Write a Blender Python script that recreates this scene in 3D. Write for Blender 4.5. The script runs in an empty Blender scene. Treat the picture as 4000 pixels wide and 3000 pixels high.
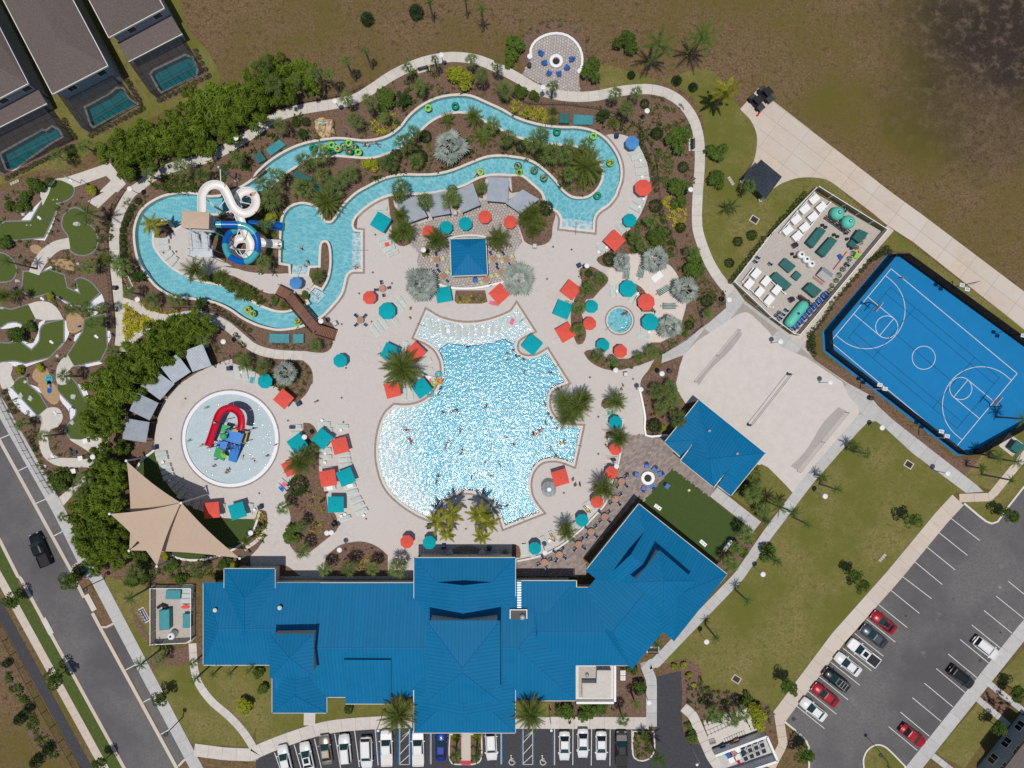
import bpy,bmesh,math,random
import numpy as np
from mathutils import Vector,Matrix
from mathutils.geometry import delaunay_2d_cdt
random.seed(7)
sc=bpy.context.scene
COL=sc.collection
R=math.radians
# ------------------------------------------------------------------ camera, sky, sun, exposure
H=117.0            # drone height in metres
SC=0.042           # metres per photo pixel at ground level
cam=bpy.data.cameras.new('camera');camo=bpy.data.objects.new('camera',cam);COL.objects.link(camo)
camo.location=(0,0,H);camo.rotation_euler=(0,0,0)
cam.sensor_fit='HORIZONTAL';cam.sensor_width=36;cam.lens=36*H / (4000*SC)
cam.clip_start=1;cam.clip_end=2000
sc.camera=camo
SUN_EL,SUN_AZ_X,SUN_AZ_Y=81.5,0.09,1.0      # light travels towards +y (image top)
world=bpy.data.worlds.new('World');sc.world=world;world.use_nodes=True
wn=world.node_tree;bg=wn.nodes['Background']
sky=wn.nodes.new('ShaderNodeTexSky');sky.sky_type='NISHITA';sky.sun_disc=False
sky.sun_elevation=R(SUN_EL);sky.sun_rotation=R(180+5)
wn.links.new(sky.outputs[0],bg.inputs[0]);bg.inputs[1].default_value=0.095
sl=bpy.data.lights.new('sun','SUN');sl.energy=4.2;sl.angle=R(0.53);sl.color=(1,0.955,0.885)
so=bpy.data.objects.new('sun',sl);COL.objects.link(so)
_d=Vector((SUN_AZ_X*math.cos(R(SUN_EL)),SUN_AZ_Y*math.cos(R(SUN_EL)),-math.sin(R(SUN_EL))))
so.rotation_euler=_d.to_track_quat('-Z','Y').to_euler();so.location=(0,-30,150)
vs=sc.view_settings;vs.view_transform='Standard';vs.look='None';vs.gamma=1;vs.exposure=-0.5;vs.use_curve_mapping=False
sc.cycles.max_bounces=6;sc.cycles.transparent_max_bounces=12
sc.cycles.caustics_reflective=False;sc.cycles.caustics_refractive=False
sc.cycles.use_denoising=False
# ------------------------------------------------------------------ photo frames -> metres
FR={'F':(0,0,0.553),'Z':(500,600,2.765),'K':(660,1540,4.6083)}
for _c in range(4):
 for _r in range(4):FR['%d%d' % (_c,_r)]=(1000*_c,750*_r,2.212)
def W(px,py,z=0.0):
 k=SC*(H-z) / H
 return Vector(((px-2000)*k,(1500-py)*k,z))
def tr(s,fr='F'):
 """'00 x,y x,y! 01 x,y ...' -> [(photo x, photo y, sharp, extras)]"""
 out=[]
 for t in s.split():
  if t in FR:fr=t;continue
  sharp=t.endswith('!');v=[float(q) for q in t.rstrip('!').split(',')]
  ox,oy,k=FR[fr]
  out.append((ox+v[0] / k,oy+v[1] / k,sharp,v[2:],1 / k))
 return out
def pts(s,z=0.0,fr='F'):return [W(a[0],a[1],z) for a in tr(s,fr)]
def spline(P,sharp,closed=True,step=0.8):
 n=len(P);out=[]
 P=[np.array((p[0],p[1],p[2] if len(p)>2 else 0.0)) for p in P]
 for i in range(n if closed else n-1):
  a,b=P[i],P[(i+1) % n]
  pa=P[i-1] if (closed or i>0) else a
  nb=P[(i+2) % n] if (closed or i<n-2) else b
  L=np.linalg.norm(b-a)
  ta=(b-a) if sharp[i] else (b-pa)*L / max(1e-6,np.linalg.norm(b-a)+np.linalg.norm(a-pa))
  tb=(b-a) if sharp[(i+1) % n] else (nb-a)*L / max(1e-6,np.linalg.norm(nb-b)+np.linalg.norm(b-a))
  k=1 if (sharp[i] and sharp[(i+1) % n]) else max(1,int(math.ceil(L / step)))
  for j in range(k):
   t=j / k;h=(2*t**3-3*t*t+1,t**3-2*t*t+t,-2*t**3+3*t*t,t**3-t*t)
   out.append(h[0]*a+h[1]*ta+h[2]*b+h[3]*tb)
 if not closed:out.append(P[-1])
 return [Vector(o) for o in out]
def poly(s,smooth=True,step=0.8,z=0.0,fr='F'):
 a=tr(s,fr);P=[W(q[0],q[1],z) for q in a]
 return spline(P,[q[2] or not smooth for q in a],True,step)
def line(s,smooth=True,step=0.8,z=0.0,fr='F'):
 a=tr(s,fr);P=[W(q[0],q[1],z) for q in a]
 return spline(P,[q[2] or not smooth for q in a],False,step)
def circle(c,r,n=48):return [Vector((c[0]+r*math.cos(2*math.pi*i/n),c[1]+r*math.sin(2*math.pi*i/n),0)) for i in range(n)]
def area2(P):return sum(P[i-1].x*P[i].y-P[i].x*P[i-1].y for i in range(len(P)))
def offset(P,d):
 """grow (+) or shrink (-) a dense closed outline"""
 if area2(P)<0:P=P[::-1]
 n=len(P);out=[]
 for i in range(n):
  e1=(P[i]-P[i-1]);e2=(P[(i+1) % n]-P[i]);e1.z=e2.z=0
  if e1.length<1e-6 or e2.length<1e-6:continue
  e1.normalize();e2.normalize()
  n1=Vector((e1.y,-e1.x,0));n2=Vector((e2.y,-e2.x,0));m=n1+n2
  if m.length<1e-3:continue
  m.normalize();k=d / max(0.45,m.dot(n1))
  out.append(P[i]+m*k)
 return out
def ribbon(L,w):
 """outline of a strip of width w round a centre line"""
 a,b=[],[]
 for i,p in enumerate(L):
  t=(L[min(i+1,len(L)-1)]-L[max(i-1,0)]);t.z=0;t.normalize();nrm=Vector((-t.y,t.x,0))*w / 2
  a.append(p+nrm);b.append(p-nrm)
 return a+b[::-1]
def inside(P,x,y):
 c=False;n=len(P);j=n-1
 for i in range(n):
  if (P[i].y>y) != (P[j].y>y) and x<(P[j].x-P[i].x)*(y-P[i].y)/(P[j].y-P[i].y)+P[i].x:c=not c
  j=i
 return c
def clip(P,nx,ny,d):
 """keep the side nx*x+ny*y <= d"""
 out=[];n=len(P)
 for i in range(n):
  a,b=P[i-1],P[i];da=nx*a.x+ny*a.y-d;db=nx*b.x+ny*b.y-d
  if (da <= 0) != (db <= 0):out.append(a+(b-a)*(da/(da-db)))
  if db <= 0:out.append(b.copy())
 return out
# ------------------------------------------------------------------ materials
MATS={}
def nn(t,k,**kw):
 n=t.nodes.new('ShaderNode'+k)
 for a,v in kw.items():
  if a.startswith('i_'):n.inputs[a[2:].replace('_',' ')].default_value=v
  else:setattr(n,a,v)
 return n
def c4(c):return (c[0],c[1],c[2],1)
def mat(name,col,rough=0.7,col2=None,scale=3.0,detail=4,bump=0.0,bscale=None,metal=0.0,spec=0.3,rnd=0.0,coat=0.0,island=0.0,trans=0.0,
  col3=None,scale3=0.3,thr=(0.35,0.65),wear=None):
 m=bpy.data.materials.new(name);MATS[name]=m;m.use_nodes=True;t=m.node_tree;b=t.nodes['Principled BSDF']
 b.inputs['Roughness'].default_value=rough;b.inputs['Metallic'].default_value=metal
 b.inputs['Specular IOR Level'].default_value=spec
 if coat:b.inputs['Coat Weight'].default_value=coat;b.inputs['Coat Roughness'].default_value=0.05
 last=None
 b.inputs['Base Color'].default_value=c4(col)
 g=None
 if col2 is not None or bump:g=nn(t,'NewGeometry')
 if col2 is not None:
  no=nn(t,'TexNoise',i_Scale=scale,i_Detail=detail,i_Roughness=0.65);t.links.new(g.outputs['Position'],no.inputs['Vector'])
  mr=nn(t,'MapRange',i_From_Min=thr[0],i_From_Max=thr[1]);t.links.new(no.outputs[0],mr.inputs[0])
  mx=nn(t,'Mix',data_type='RGBA');mx.inputs['A'].default_value=c4(col);mx.inputs['B'].default_value=c4(col2)
  t.links.new(mr.outputs[0],mx.inputs['Factor']);last=mx.outputs['Result']
  if col3 is not None:
   n3=nn(t,'TexNoise',i_Scale=scale3,i_Detail=5,i_Roughness=0.6);t.links.new(g.outputs['Position'],n3.inputs['Vector'])
   m3=nn(t,'MapRange',i_From_Min=0.42,i_From_Max=0.62);t.links.new(n3.outputs[0],m3.inputs[0])
   mx3=nn(t,'Mix',data_type='RGBA');mx3.inputs['B'].default_value=c4(col3)
   t.links.new(last,mx3.inputs['A']);t.links.new(m3.outputs[0],mx3.inputs['Factor']);last=mx3.outputs['Result']
  if wear:# scuffs and stains
   for sc_,lo,hi,am in ((0.22,.60,.72,.55),(0.9,.66,.74,.5)):
    nw=nn(t,'TexNoise',i_Scale=sc_,i_Detail=8,i_Roughness=0.7);t.links.new(g.outputs['Position'],nw.inputs['Vector'])
    mw=nn(t,'MapRange',i_From_Min=lo,i_From_Max=hi,i_To_Max=am);t.links.new(nw.outputs[0],mw.inputs[0])
    mxw=nn(t,'Mix',data_type='RGBA');mxw.inputs['B'].default_value=c4(wear)
    t.links.new(last,mxw.inputs['A']);t.links.new(mw.outputs[0],mxw.inputs['Factor']);last=mxw.outputs['Result']
 if rnd or island:
  src=nn(t,'ObjectInfo').outputs['Random'] if rnd else nn(t,'NewGeometry').outputs['Random Per Island']
  a=rnd or island
  mr2=nn(t,'MapRange',i_To_Min=1-a,i_To_Max=1+a);t.links.new(src,mr2.inputs[0])
  hs=nn(t,'HueSaturation');t.links.new(mr2.outputs[0],hs.inputs['Value'])
  if last:t.links.new(last,hs.inputs['Color'])
  else:hs.inputs['Color'].default_value=c4(col)
  last=hs.outputs[0]
 if last:t.links.new(last,b.inputs['Base Color'])
 if bump:
  nb=nn(t,'TexNoise',i_Scale=bscale or scale*3,i_Detail=3);t.links.new(g.outputs['Position'],nb.inputs['Vector'])
  bm=nn(t,'Bump',i_Strength=bump,i_Distance=0.1);t.links.new(nb.outputs[0],bm.inputs['Height']);t.links.new(bm.outputs[0],b.inputs['Normal'])
 if trans:
  o=t.nodes['Material Output'];tl=nn(t,'BsdfTranslucent');ms=nn(t,'MixShader',i_Fac=trans)
  if last:t.links.new(last,tl.inputs[0])
  else:tl.inputs[0].default_value=c4(col)
  t.links.new(b.outputs[0],ms.inputs[1]);t.links.new(tl.outputs[0],ms.inputs[2]);t.links.new(ms.outputs[0],o.inputs[0])
 return m
def screen_mat(name,col,alpha,rough=0.8):
 m=bpy.data.materials.new(name);MATS[name]=m;m.use_nodes=True;t=m.node_tree;b=t.nodes['Principled BSDF']
 b.inputs['Base Color'].default_value=c4(col);b.inputs['Roughness'].default_value=rough;b.inputs['Specular IOR Level'].default_value=0.1
 tr_=nn(t,'BsdfTransparent');ms=nn(t,'MixShader',i_Fac=alpha);o=t.nodes['Material Output']
 t.links.new(tr_.outputs[0],ms.inputs[1]);t.links.new(b.outputs[0],ms.inputs[2]);t.links.new(ms.outputs[0],o.inputs[0])
 return m
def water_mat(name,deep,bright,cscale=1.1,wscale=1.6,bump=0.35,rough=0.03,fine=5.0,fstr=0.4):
 """rippled surface: clear water with caustic light lines painted into its tint, with a Fresnel mirror on top"""
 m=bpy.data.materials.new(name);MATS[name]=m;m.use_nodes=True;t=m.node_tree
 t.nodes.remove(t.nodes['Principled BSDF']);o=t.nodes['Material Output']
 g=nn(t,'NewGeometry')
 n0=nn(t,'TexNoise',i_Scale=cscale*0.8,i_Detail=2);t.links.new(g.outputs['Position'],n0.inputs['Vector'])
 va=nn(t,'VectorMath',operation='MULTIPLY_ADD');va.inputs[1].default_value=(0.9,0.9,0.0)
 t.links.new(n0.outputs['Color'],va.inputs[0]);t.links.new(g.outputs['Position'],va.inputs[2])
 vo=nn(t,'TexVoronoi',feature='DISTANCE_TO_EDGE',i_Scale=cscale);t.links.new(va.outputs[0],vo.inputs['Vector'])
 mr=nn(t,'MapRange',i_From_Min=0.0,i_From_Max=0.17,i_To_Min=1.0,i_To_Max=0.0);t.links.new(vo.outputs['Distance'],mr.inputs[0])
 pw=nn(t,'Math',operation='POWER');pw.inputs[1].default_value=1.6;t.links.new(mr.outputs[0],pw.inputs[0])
 mx=nn(t,'Mix',data_type='RGBA');mx.inputs['A'].default_value=c4(deep);mx.inputs['B'].default_value=c4(bright)  # caustic light drawn as bright lines in the transparent colour
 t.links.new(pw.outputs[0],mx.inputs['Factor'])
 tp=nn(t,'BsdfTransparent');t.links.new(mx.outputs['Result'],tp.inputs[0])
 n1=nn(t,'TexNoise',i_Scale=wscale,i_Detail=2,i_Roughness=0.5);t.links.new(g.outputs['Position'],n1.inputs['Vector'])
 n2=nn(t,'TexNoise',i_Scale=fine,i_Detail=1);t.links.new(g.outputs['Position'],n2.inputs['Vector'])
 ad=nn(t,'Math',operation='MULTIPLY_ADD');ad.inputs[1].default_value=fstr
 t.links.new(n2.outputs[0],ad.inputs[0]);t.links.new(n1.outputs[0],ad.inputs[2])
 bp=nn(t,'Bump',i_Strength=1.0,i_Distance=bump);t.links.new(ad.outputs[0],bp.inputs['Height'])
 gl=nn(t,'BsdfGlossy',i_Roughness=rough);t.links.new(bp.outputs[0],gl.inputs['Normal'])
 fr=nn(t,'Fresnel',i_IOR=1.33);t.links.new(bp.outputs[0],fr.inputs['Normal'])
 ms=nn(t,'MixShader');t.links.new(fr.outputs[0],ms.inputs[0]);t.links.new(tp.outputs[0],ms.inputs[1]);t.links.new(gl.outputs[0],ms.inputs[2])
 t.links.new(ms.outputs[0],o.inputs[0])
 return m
def M(n):return MATS[n]
mat('deck',(0.51,0.465,0.44),0.85,(0.56,0.52,0.495),1.6,8,bump=0.15,bscale=6,col3=(0.545,0.50,0.47),scale3=0.12,wear=(0.40,0.36,0.335))
mat('concrete',(0.53,0.49,0.44),0.85,(0.60,0.56,0.51),1.2,6,rnd=0.05)
mat('joint',(0.32,0.285,0.25),0.9,(0.38,0.34,0.30),2)
mat('concrete_tan',(0.52,0.43,0.35),0.85,(0.57,0.48,0.40),1.0,6,rnd=0.03,col3=(0.56,0.50,0.44),scale3=0.1,wear=(.47,.42,.37))
mat('concrete_grey',(0.44,0.43,0.42),0.85,(0.50,0.49,0.48),1.2,6,rnd=0.05)
mat('sand',(0.555,0.505,0.47),0.95,(0.605,0.555,0.52),0.7,7,bump=0.25,bscale=3)
mat('sand_bed',(0.60,0.53,0.48),0.95,(0.66,0.59,0.54),1.5,5,bump=0.2,bscale=5)
mat('mulch',(0.110,0.066,0.045),0.95,(0.215,0.136,0.096),4.0,8,bump=0.5,bscale=9,thr=(0.38,0.62))
mat('mulch_tan',(0.34,0.22,0.12),0.95,(0.46,0.31,0.18),3.0,8,bump=0.4,bscale=9)
mat('verge',(0.050,0.080,0.014),0.95,(0.085,0.110,0.026),2.0,8,bump=0.4,bscale=8)
mat('turf',(0.042,0.074,0.016),0.9,(0.058,0.094,0.023),6,6,bump=0.2,bscale=14)
mat('putting_turf',(0.066,0.094,0.016),0.9,(0.084,0.114,0.024),6,6,bump=0.2,bscale=14)
mat('asphalt',(0.118,0.112,0.112),0.9,(0.160,0.152,0.151),2.5,9,bump=0.2,bscale=12,col3=(0.098,0.091,0.096),scale3=0.08,wear=(0.24,0.23,0.23))
mat('asphalt_dark',(0.042,0.042,0.050),0.85,(0.062,0.060,0.068),2.5,9,bump=0.2,bscale=12)
mat('gravel',(0.40,0.36,0.32),0.95,(0.52,0.47,0.43),5,8,bump=0.5,bscale=10)
mat('gravel_white',(0.66,0.66,0.68),0.95,(0.80,0.80,0.82),6,6,bump=0.5,bscale=10)
mat('edging',(0.17,0.17,0.19),0.85,(0.24,0.24,0.26),3)
mat('coping',(0.60,0.55,0.50),0.7,(0.68,0.63,0.58),2,5)
mat('border_paver',(0.22,0.175,0.155),0.9,(0.36,0.30,0.27),5,3)
mat('patio_joint',(0.29,0.255,0.238),0.9)
mat('paver',(0.255,0.205,0.185),0.85,(0.31,0.255,0.23),2,4,island=0.22)
mat('paver_one',(0.255,0.205,0.185),0.85,(0.31,0.255,0.23),2,4,rnd=0.24)
mat('flagstone',(0.40,0.36,0.34),0.85,(0.48,0.44,0.415),2,4,island=0.13)
mat('flagstone_one',(0.40,0.36,0.34),0.85,(0.48,0.44,0.415),2,4,rnd=0.13)
mat('court',(0.0,0.168,0.415),0.75,(0.002,0.186,0.44),0.4,9,wear=(0.03,0.21,0.42))
mat('line_white',(0.70,0.70,0.68),0.8,(0.58,0.58,0.57),2,8)
mat('line_dark',(0.004,0.03,0.10),0.8)
mat('plaster',(0.255,0.555,0.63),0.6,(0.275,0.585,0.66),0.6)
mat('plaster_deep',(0.135,0.45,0.60),0.6,(0.16,0.49,0.64),0.4)
mat('plaster_shallow',(0.60,0.66,0.70),0.6,(0.64,0.70,0.74),0.6)
def slope_mat():
 m=bpy.data.materials.new('plaster_slope');MATS['plaster_slope']=m;m.use_nodes=True;t=m.node_tree;b=t.nodes['Principled BSDF'];b.inputs['Roughness'].default_value=.6
 g=nn(t,'NewGeometry');s=nn(t,'SeparateXYZ');t.links.new(g.outputs['Position'],s.inputs[0]);r=nn(t,'ValToRGB');e=r.color_ramp.elements
 q=nn(t,'MapRange',i_From_Min=-.98,i_From_Max=0);t.links.new(s.outputs['Z'],q.inputs[0]);t.links.new(q.outputs[0],r.inputs[0])
 e[0].color=c4((.145,.465,.615));e[1].color=c4((.70,.72,.74));e.new(.5).color=c4((.42,.60,.68));t.links.new(r.outputs[0],b.inputs['Base Color'])
slope_mat()
mat('plaster_kids',(0.49,0.575,0.625),0.6,(0.53,0.615,0.665),0.6)
mat('plaster_home',(0.03,0.34,0.40),0.6,(0.04,0.40,0.46),0.8)
def grass_mat(name,dry,straw,green,gscale,gthr,dark_patch=None):
 """matted grass: straw flecks over thatch, greener in drifts; optional dark patch"""
 m=bpy.data.materials.new(name);MATS[name]=m;m.use_nodes=True;t=m.node_tree;b=t.nodes['Principled BSDF'];b.inputs['Roughness'].default_value=.95;b.inputs['Specular IOR Level'].default_value=.1
 g=nn(t,'NewGeometry');P=g.outputs['Position']
 def noise(s,d,r=.65):n=nn(t,'TexNoise',i_Scale=s,i_Detail=d,i_Roughness=r);t.links.new(P,n.inputs['Vector']);return n.outputs[0]
 def ramp(x,lo,hi):r=nn(t,'MapRange',i_From_Min=lo,i_From_Max=hi);t.links.new(x,r.inputs[0]);return r.outputs[0]
 def mix(a,b_,f):
  x=nn(t,'Mix',data_type='RGBA')
  for k,v in (('A',a),('B',b_)):
   if isinstance(v,tuple):x.inputs[k].default_value=c4(v)
   else:t.links.new(v,x.inputs[k])
  t.links.new(f,x.inputs['Factor']);return x.outputs['Result']
 c=mix(tuple(q*.8 for q in dry),tuple(q*1.12 for q in straw),ramp(noise(3.0,9,.8),.40,.60))
 c=mix(c,tuple(q*.62 for q in dry),ramp(noise(1.1,7,.7),.52,.66))
 c=mix(c,green,ramp(noise(gscale,9,.72),*gthr))
 c=mix(c,tuple(min(1,q*1.9) for q in straw),ramp(noise(.55,12,.85),.645,.70))
 if dark_patch:  # darkens the field round one centre, edge broken by noise
  sx,sy,sr=dark_patch;v=nn(t,'VectorMath',operation='DISTANCE');v.inputs[1].default_value=(sx,sy,0);t.links.new(P,v.inputs[0])
  a=nn(t,'Math',operation='MULTIPLY_ADD');a.inputs[1].default_value=26.0;t.links.new(noise(.06,7),a.inputs[0]);t.links.new(v.outputs['Value'],a.inputs[2])
  f=nn(t,'MapRange',i_From_Min=sr+13,i_From_Max=sr-7);f.inputs['To Max'].default_value=.86;t.links.new(a.outputs[0],f.inputs[0])
  c=mix(c,mix((.022,.019,.018),(.115,.088,.070),ramp(noise(.45,10,.75),.50,.62)),f.outputs[0])
 t.links.new(c,b.inputs['Base Color'])
 bp=nn(t,'Bump',i_Strength=.5,i_Distance=.1);t.links.new(noise(7,5),bp.inputs['Height']);t.links.new(bp.outputs[0],b.inputs['Normal'])
grass_mat('field',(0.126,0.080,0.040),(0.202,0.136,0.076),(0.120,0.098,0.024),.035,(.44,.62),(82,58,27))
grass_mat('lawn',(0.178,0.156,0.050),(0.230,0.195,0.075),(0.128,0.132,0.028),.10,(.38,.60))
mat('tile_white',(0.76,0.76,0.80),0.5)
mat('tile_blue',(0.02,0.12,0.30),0.5)
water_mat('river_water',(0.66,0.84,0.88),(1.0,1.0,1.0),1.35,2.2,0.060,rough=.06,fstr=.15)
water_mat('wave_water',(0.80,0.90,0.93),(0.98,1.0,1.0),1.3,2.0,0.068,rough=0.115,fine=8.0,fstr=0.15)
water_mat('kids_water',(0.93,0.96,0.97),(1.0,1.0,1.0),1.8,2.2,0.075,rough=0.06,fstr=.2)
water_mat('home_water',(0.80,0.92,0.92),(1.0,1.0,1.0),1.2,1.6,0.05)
for n_,c_ in dict(teal=(0.0,0.40,0.46),red=(0.82,0.115,0.080),skyblue=(0.09,0.30,0.62)).items():mat('canvas_'+n_,c_,0.85,tuple(q*0.9 for q in c_),4,4,trans=0.12)
mat('canvas_tan',(0.56,0.425,0.315),0.85,(0.59,0.45,0.335),0.5,5,bump=0.1,bscale=6,trans=0.15)
mat('white',(0.78,0.78,0.77),0.45)
mat('offwhite',(0.66,0.63,0.59),0.8,(0.72,0.69,0.65),2)
mat('sling',(0.46,0.52,0.49),0.8,(0.50,0.56,0.53),3,rnd=0.06)
mat('navy',(0.018,0.035,0.10),0.6,rnd=0.15)
mat('blue_plastic',(0.01,0.10,0.38),0.4,rnd=0.12)
mat('green_sling',(0.48,0.55,0.20),0.7)
mat('wood',(0.36,0.19,0.13),0.7,(0.42,0.24,0.17),3,rnd=0.1)
mat('wood_dark',(0.15,0.07,0.045),0.8,(0.20,0.10,0.065),3,rnd=0.12)
mat('plank',(0.185,0.088,0.062),0.85,(0.22,0.11,0.078),3,rnd=0.12)
mat('metal_grey',(0.42,0.43,0.45),0.5,metal=0.3)
mat('metal_dark',(0.04,0.04,0.045),0.5)
mat('black',(0.012,0.012,0.014),0.6)
mat('galvanised',(0.46,0.50,0.55),0.42,(0.54,0.58,0.62),1.0,metal=0.55,rnd=0.05)
mat('roof_blue',(0.0,0.140,0.305),0.6,(0.002,0.154,0.328),0.5,6,spec=0.2,rnd=0.04,col3=(0.004,0.152,0.335),scale3=0.15)
mat('roof_under',(0.0,0.075,0.21),0.7,spec=0.1)
mat('ridge_blue',(0.0,0.150,0.38),0.6,rnd=0.06)
mat('trim',(0.62,0.60,0.50),0.6)
mat('wall_cream',(0.55,0.48,0.40),0.85)
mat('wall_grey',(0.30,0.33,0.37),0.85,(0.34,0.37,0.41),1)
mat('shingle',(0.108,0.086,0.080),0.9,(0.160,0.128,0.118),5,7,bump=0.4,bscale=10,rnd=0.06,thr=(0.36,0.64))
mat('shingle_slate',(0.028,0.038,0.055),0.85,(0.050,0.060,0.080),5,6,rnd=0.1)
mat('glass_dark',(0.012,0.016,0.022),0.08,spec=0.6)
mat('glass_teal',(0.015,0.045,0.045),0.08,spec=0.6)
mat('tyre',(0.015,0.015,0.015),0.85)
mat('rim',(0.40,0.40,0.42),0.3,metal=0.8)
mat('lamp_red',(0.35,0.01,0.01),0.3)
mat('lamp_clear',(0.65,0.66,0.68),0.15)
for n_,c_,me in (('car_white',(0.72,0.72,0.72),0),('car_silver',(0.30,0.31,0.32),0.6),('car_red',(0.36,0.008,0.02),0.1),('car_black',(0.004,0.005,0.007),0.0),
                   ('car_blue',(0.008,0.03,0.24),0.2),('car_tan',(0.34,0.30,0.24),0.6),('car_steel',(0.075,0.09,0.11),0.5),('car_grey',(0.035,0.04,0.048),0.3)):
 mat(n_,c_,0.35,metal=me,coat=0.3,spec=0.35)
mat('rock',(0.48,0.33,0.19),0.9,(0.62,0.46,0.29),1.5,7,bump=0.6,bscale=3)
mat('boulder',(0.40,0.42,0.38),0.9,(0.56,0.57,0.53),2.5,6,bump=0.5,bscale=5)
mat('stone_wall',(0.50,0.44,0.40),0.85,(0.58,0.52,0.47),3)
mat('flume_white',(0.74,0.71,0.68),0.3,spec=0.4)
mat('tube_blue',(0.0,0.10,0.42),0.3,coat=0.3)
mat('tube_teal',(0.05,0.36,0.42),0.3,coat=0.3)
mat('play_red',(0.50,0.010,0.030),0.35);mat('play_blue',(0.05,0.22,0.60),0.5);mat('play_green',(0.05,0.36,0.14),0.5)
mat('play_lime',(0.22,0.58,0.04),0.5);mat('play_yellow',(0.50,0.32,0.06),0.6);mat('play_navy',(0.03,0.05,0.16),0.5)
mat('tube_lime',(0.26,0.55,0.07),0.4);mat('tube_green',(0.0,0.23,0.12),0.4)
mat('tank_mint',(0.10,0.52,0.40),0.5);mat('tank_green',(0.012,0.105,0.100),0.55,(0.02,0.13,0.12),1.5,rnd=0.12)
mat('tank_blue',(0.03,0.22,0.26),0.5,(0.05,0.27,0.30),1.5)
mat('orange',(0.75,0.22,0.03),0.6);mat('pink',(0.75,0.12,0.28),0.6)
mat('trunk',(0.16,0.13,0.105),0.95,(0.24,0.195,0.16),6,4)
mat('trunk_dark',(0.075,0.055,0.042),0.95,(0.12,0.09,0.07),6,4)
LEAF=dict(sabal=(0.086,0.120,0.030),date=(0.100,0.128,0.026),royal=(0.190,0.190,0.024),queen=(0.055,0.095,0.020),silver=(0.25,0.285,0.25),tree=(0.06,0.095,0.016),
   hedge=(0.100,0.146,0.016),shrub=(0.028,0.055,0.012),bush=(0.066,0.105,0.018),gold=(0.200,0.215,0.018),conifer=(0.026,0.044,0.016),cover_gold=(0.330,0.310,0.030),cover=(0.085,0.110,0.028),tuft=(0.125,0.135,0.040),brown=(0.055,0.028,0.016))
for k_,c_ in LEAF.items():mat('leaf_'+k_,c_,0.7,tuple(min(1,q*1.7) for q in c_),1.5,3,rnd=0.22,trans=0.25,spec=0.12)
mat('crownshaft',(0.20,0.28,0.06),0.6)
mat('skin_a',(0.50,0.27,0.18),0.6);mat('skin_b',(0.22,0.11,0.065),0.6);mat('skin_c',(0.62,0.38,0.27),0.6)
for n_,c_ in dict(black=(0.02,0.02,0.025),blue=(0.03,0.10,0.35),red=(0.5,0.03,0.05),pink=(0.7,0.15,0.35),white=(0.7,0.7,0.7),yellow=(0.7,0.5,0.05),hair=(0.03,0.018,0.012),purple=(0.15,0.06,0.22)).items():mat('cloth_'+n_,c_,0.8)
screen_mat('screen',(0.02,0.024,0.028),0.48);screen_mat('windscreen',(0.006,0.007,0.009),0.93);screen_mat('net',(0.03,0.03,0.035),0.19)
screen_mat('fence_mesh',(0.10,0.09,0.075),0.8)
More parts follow.
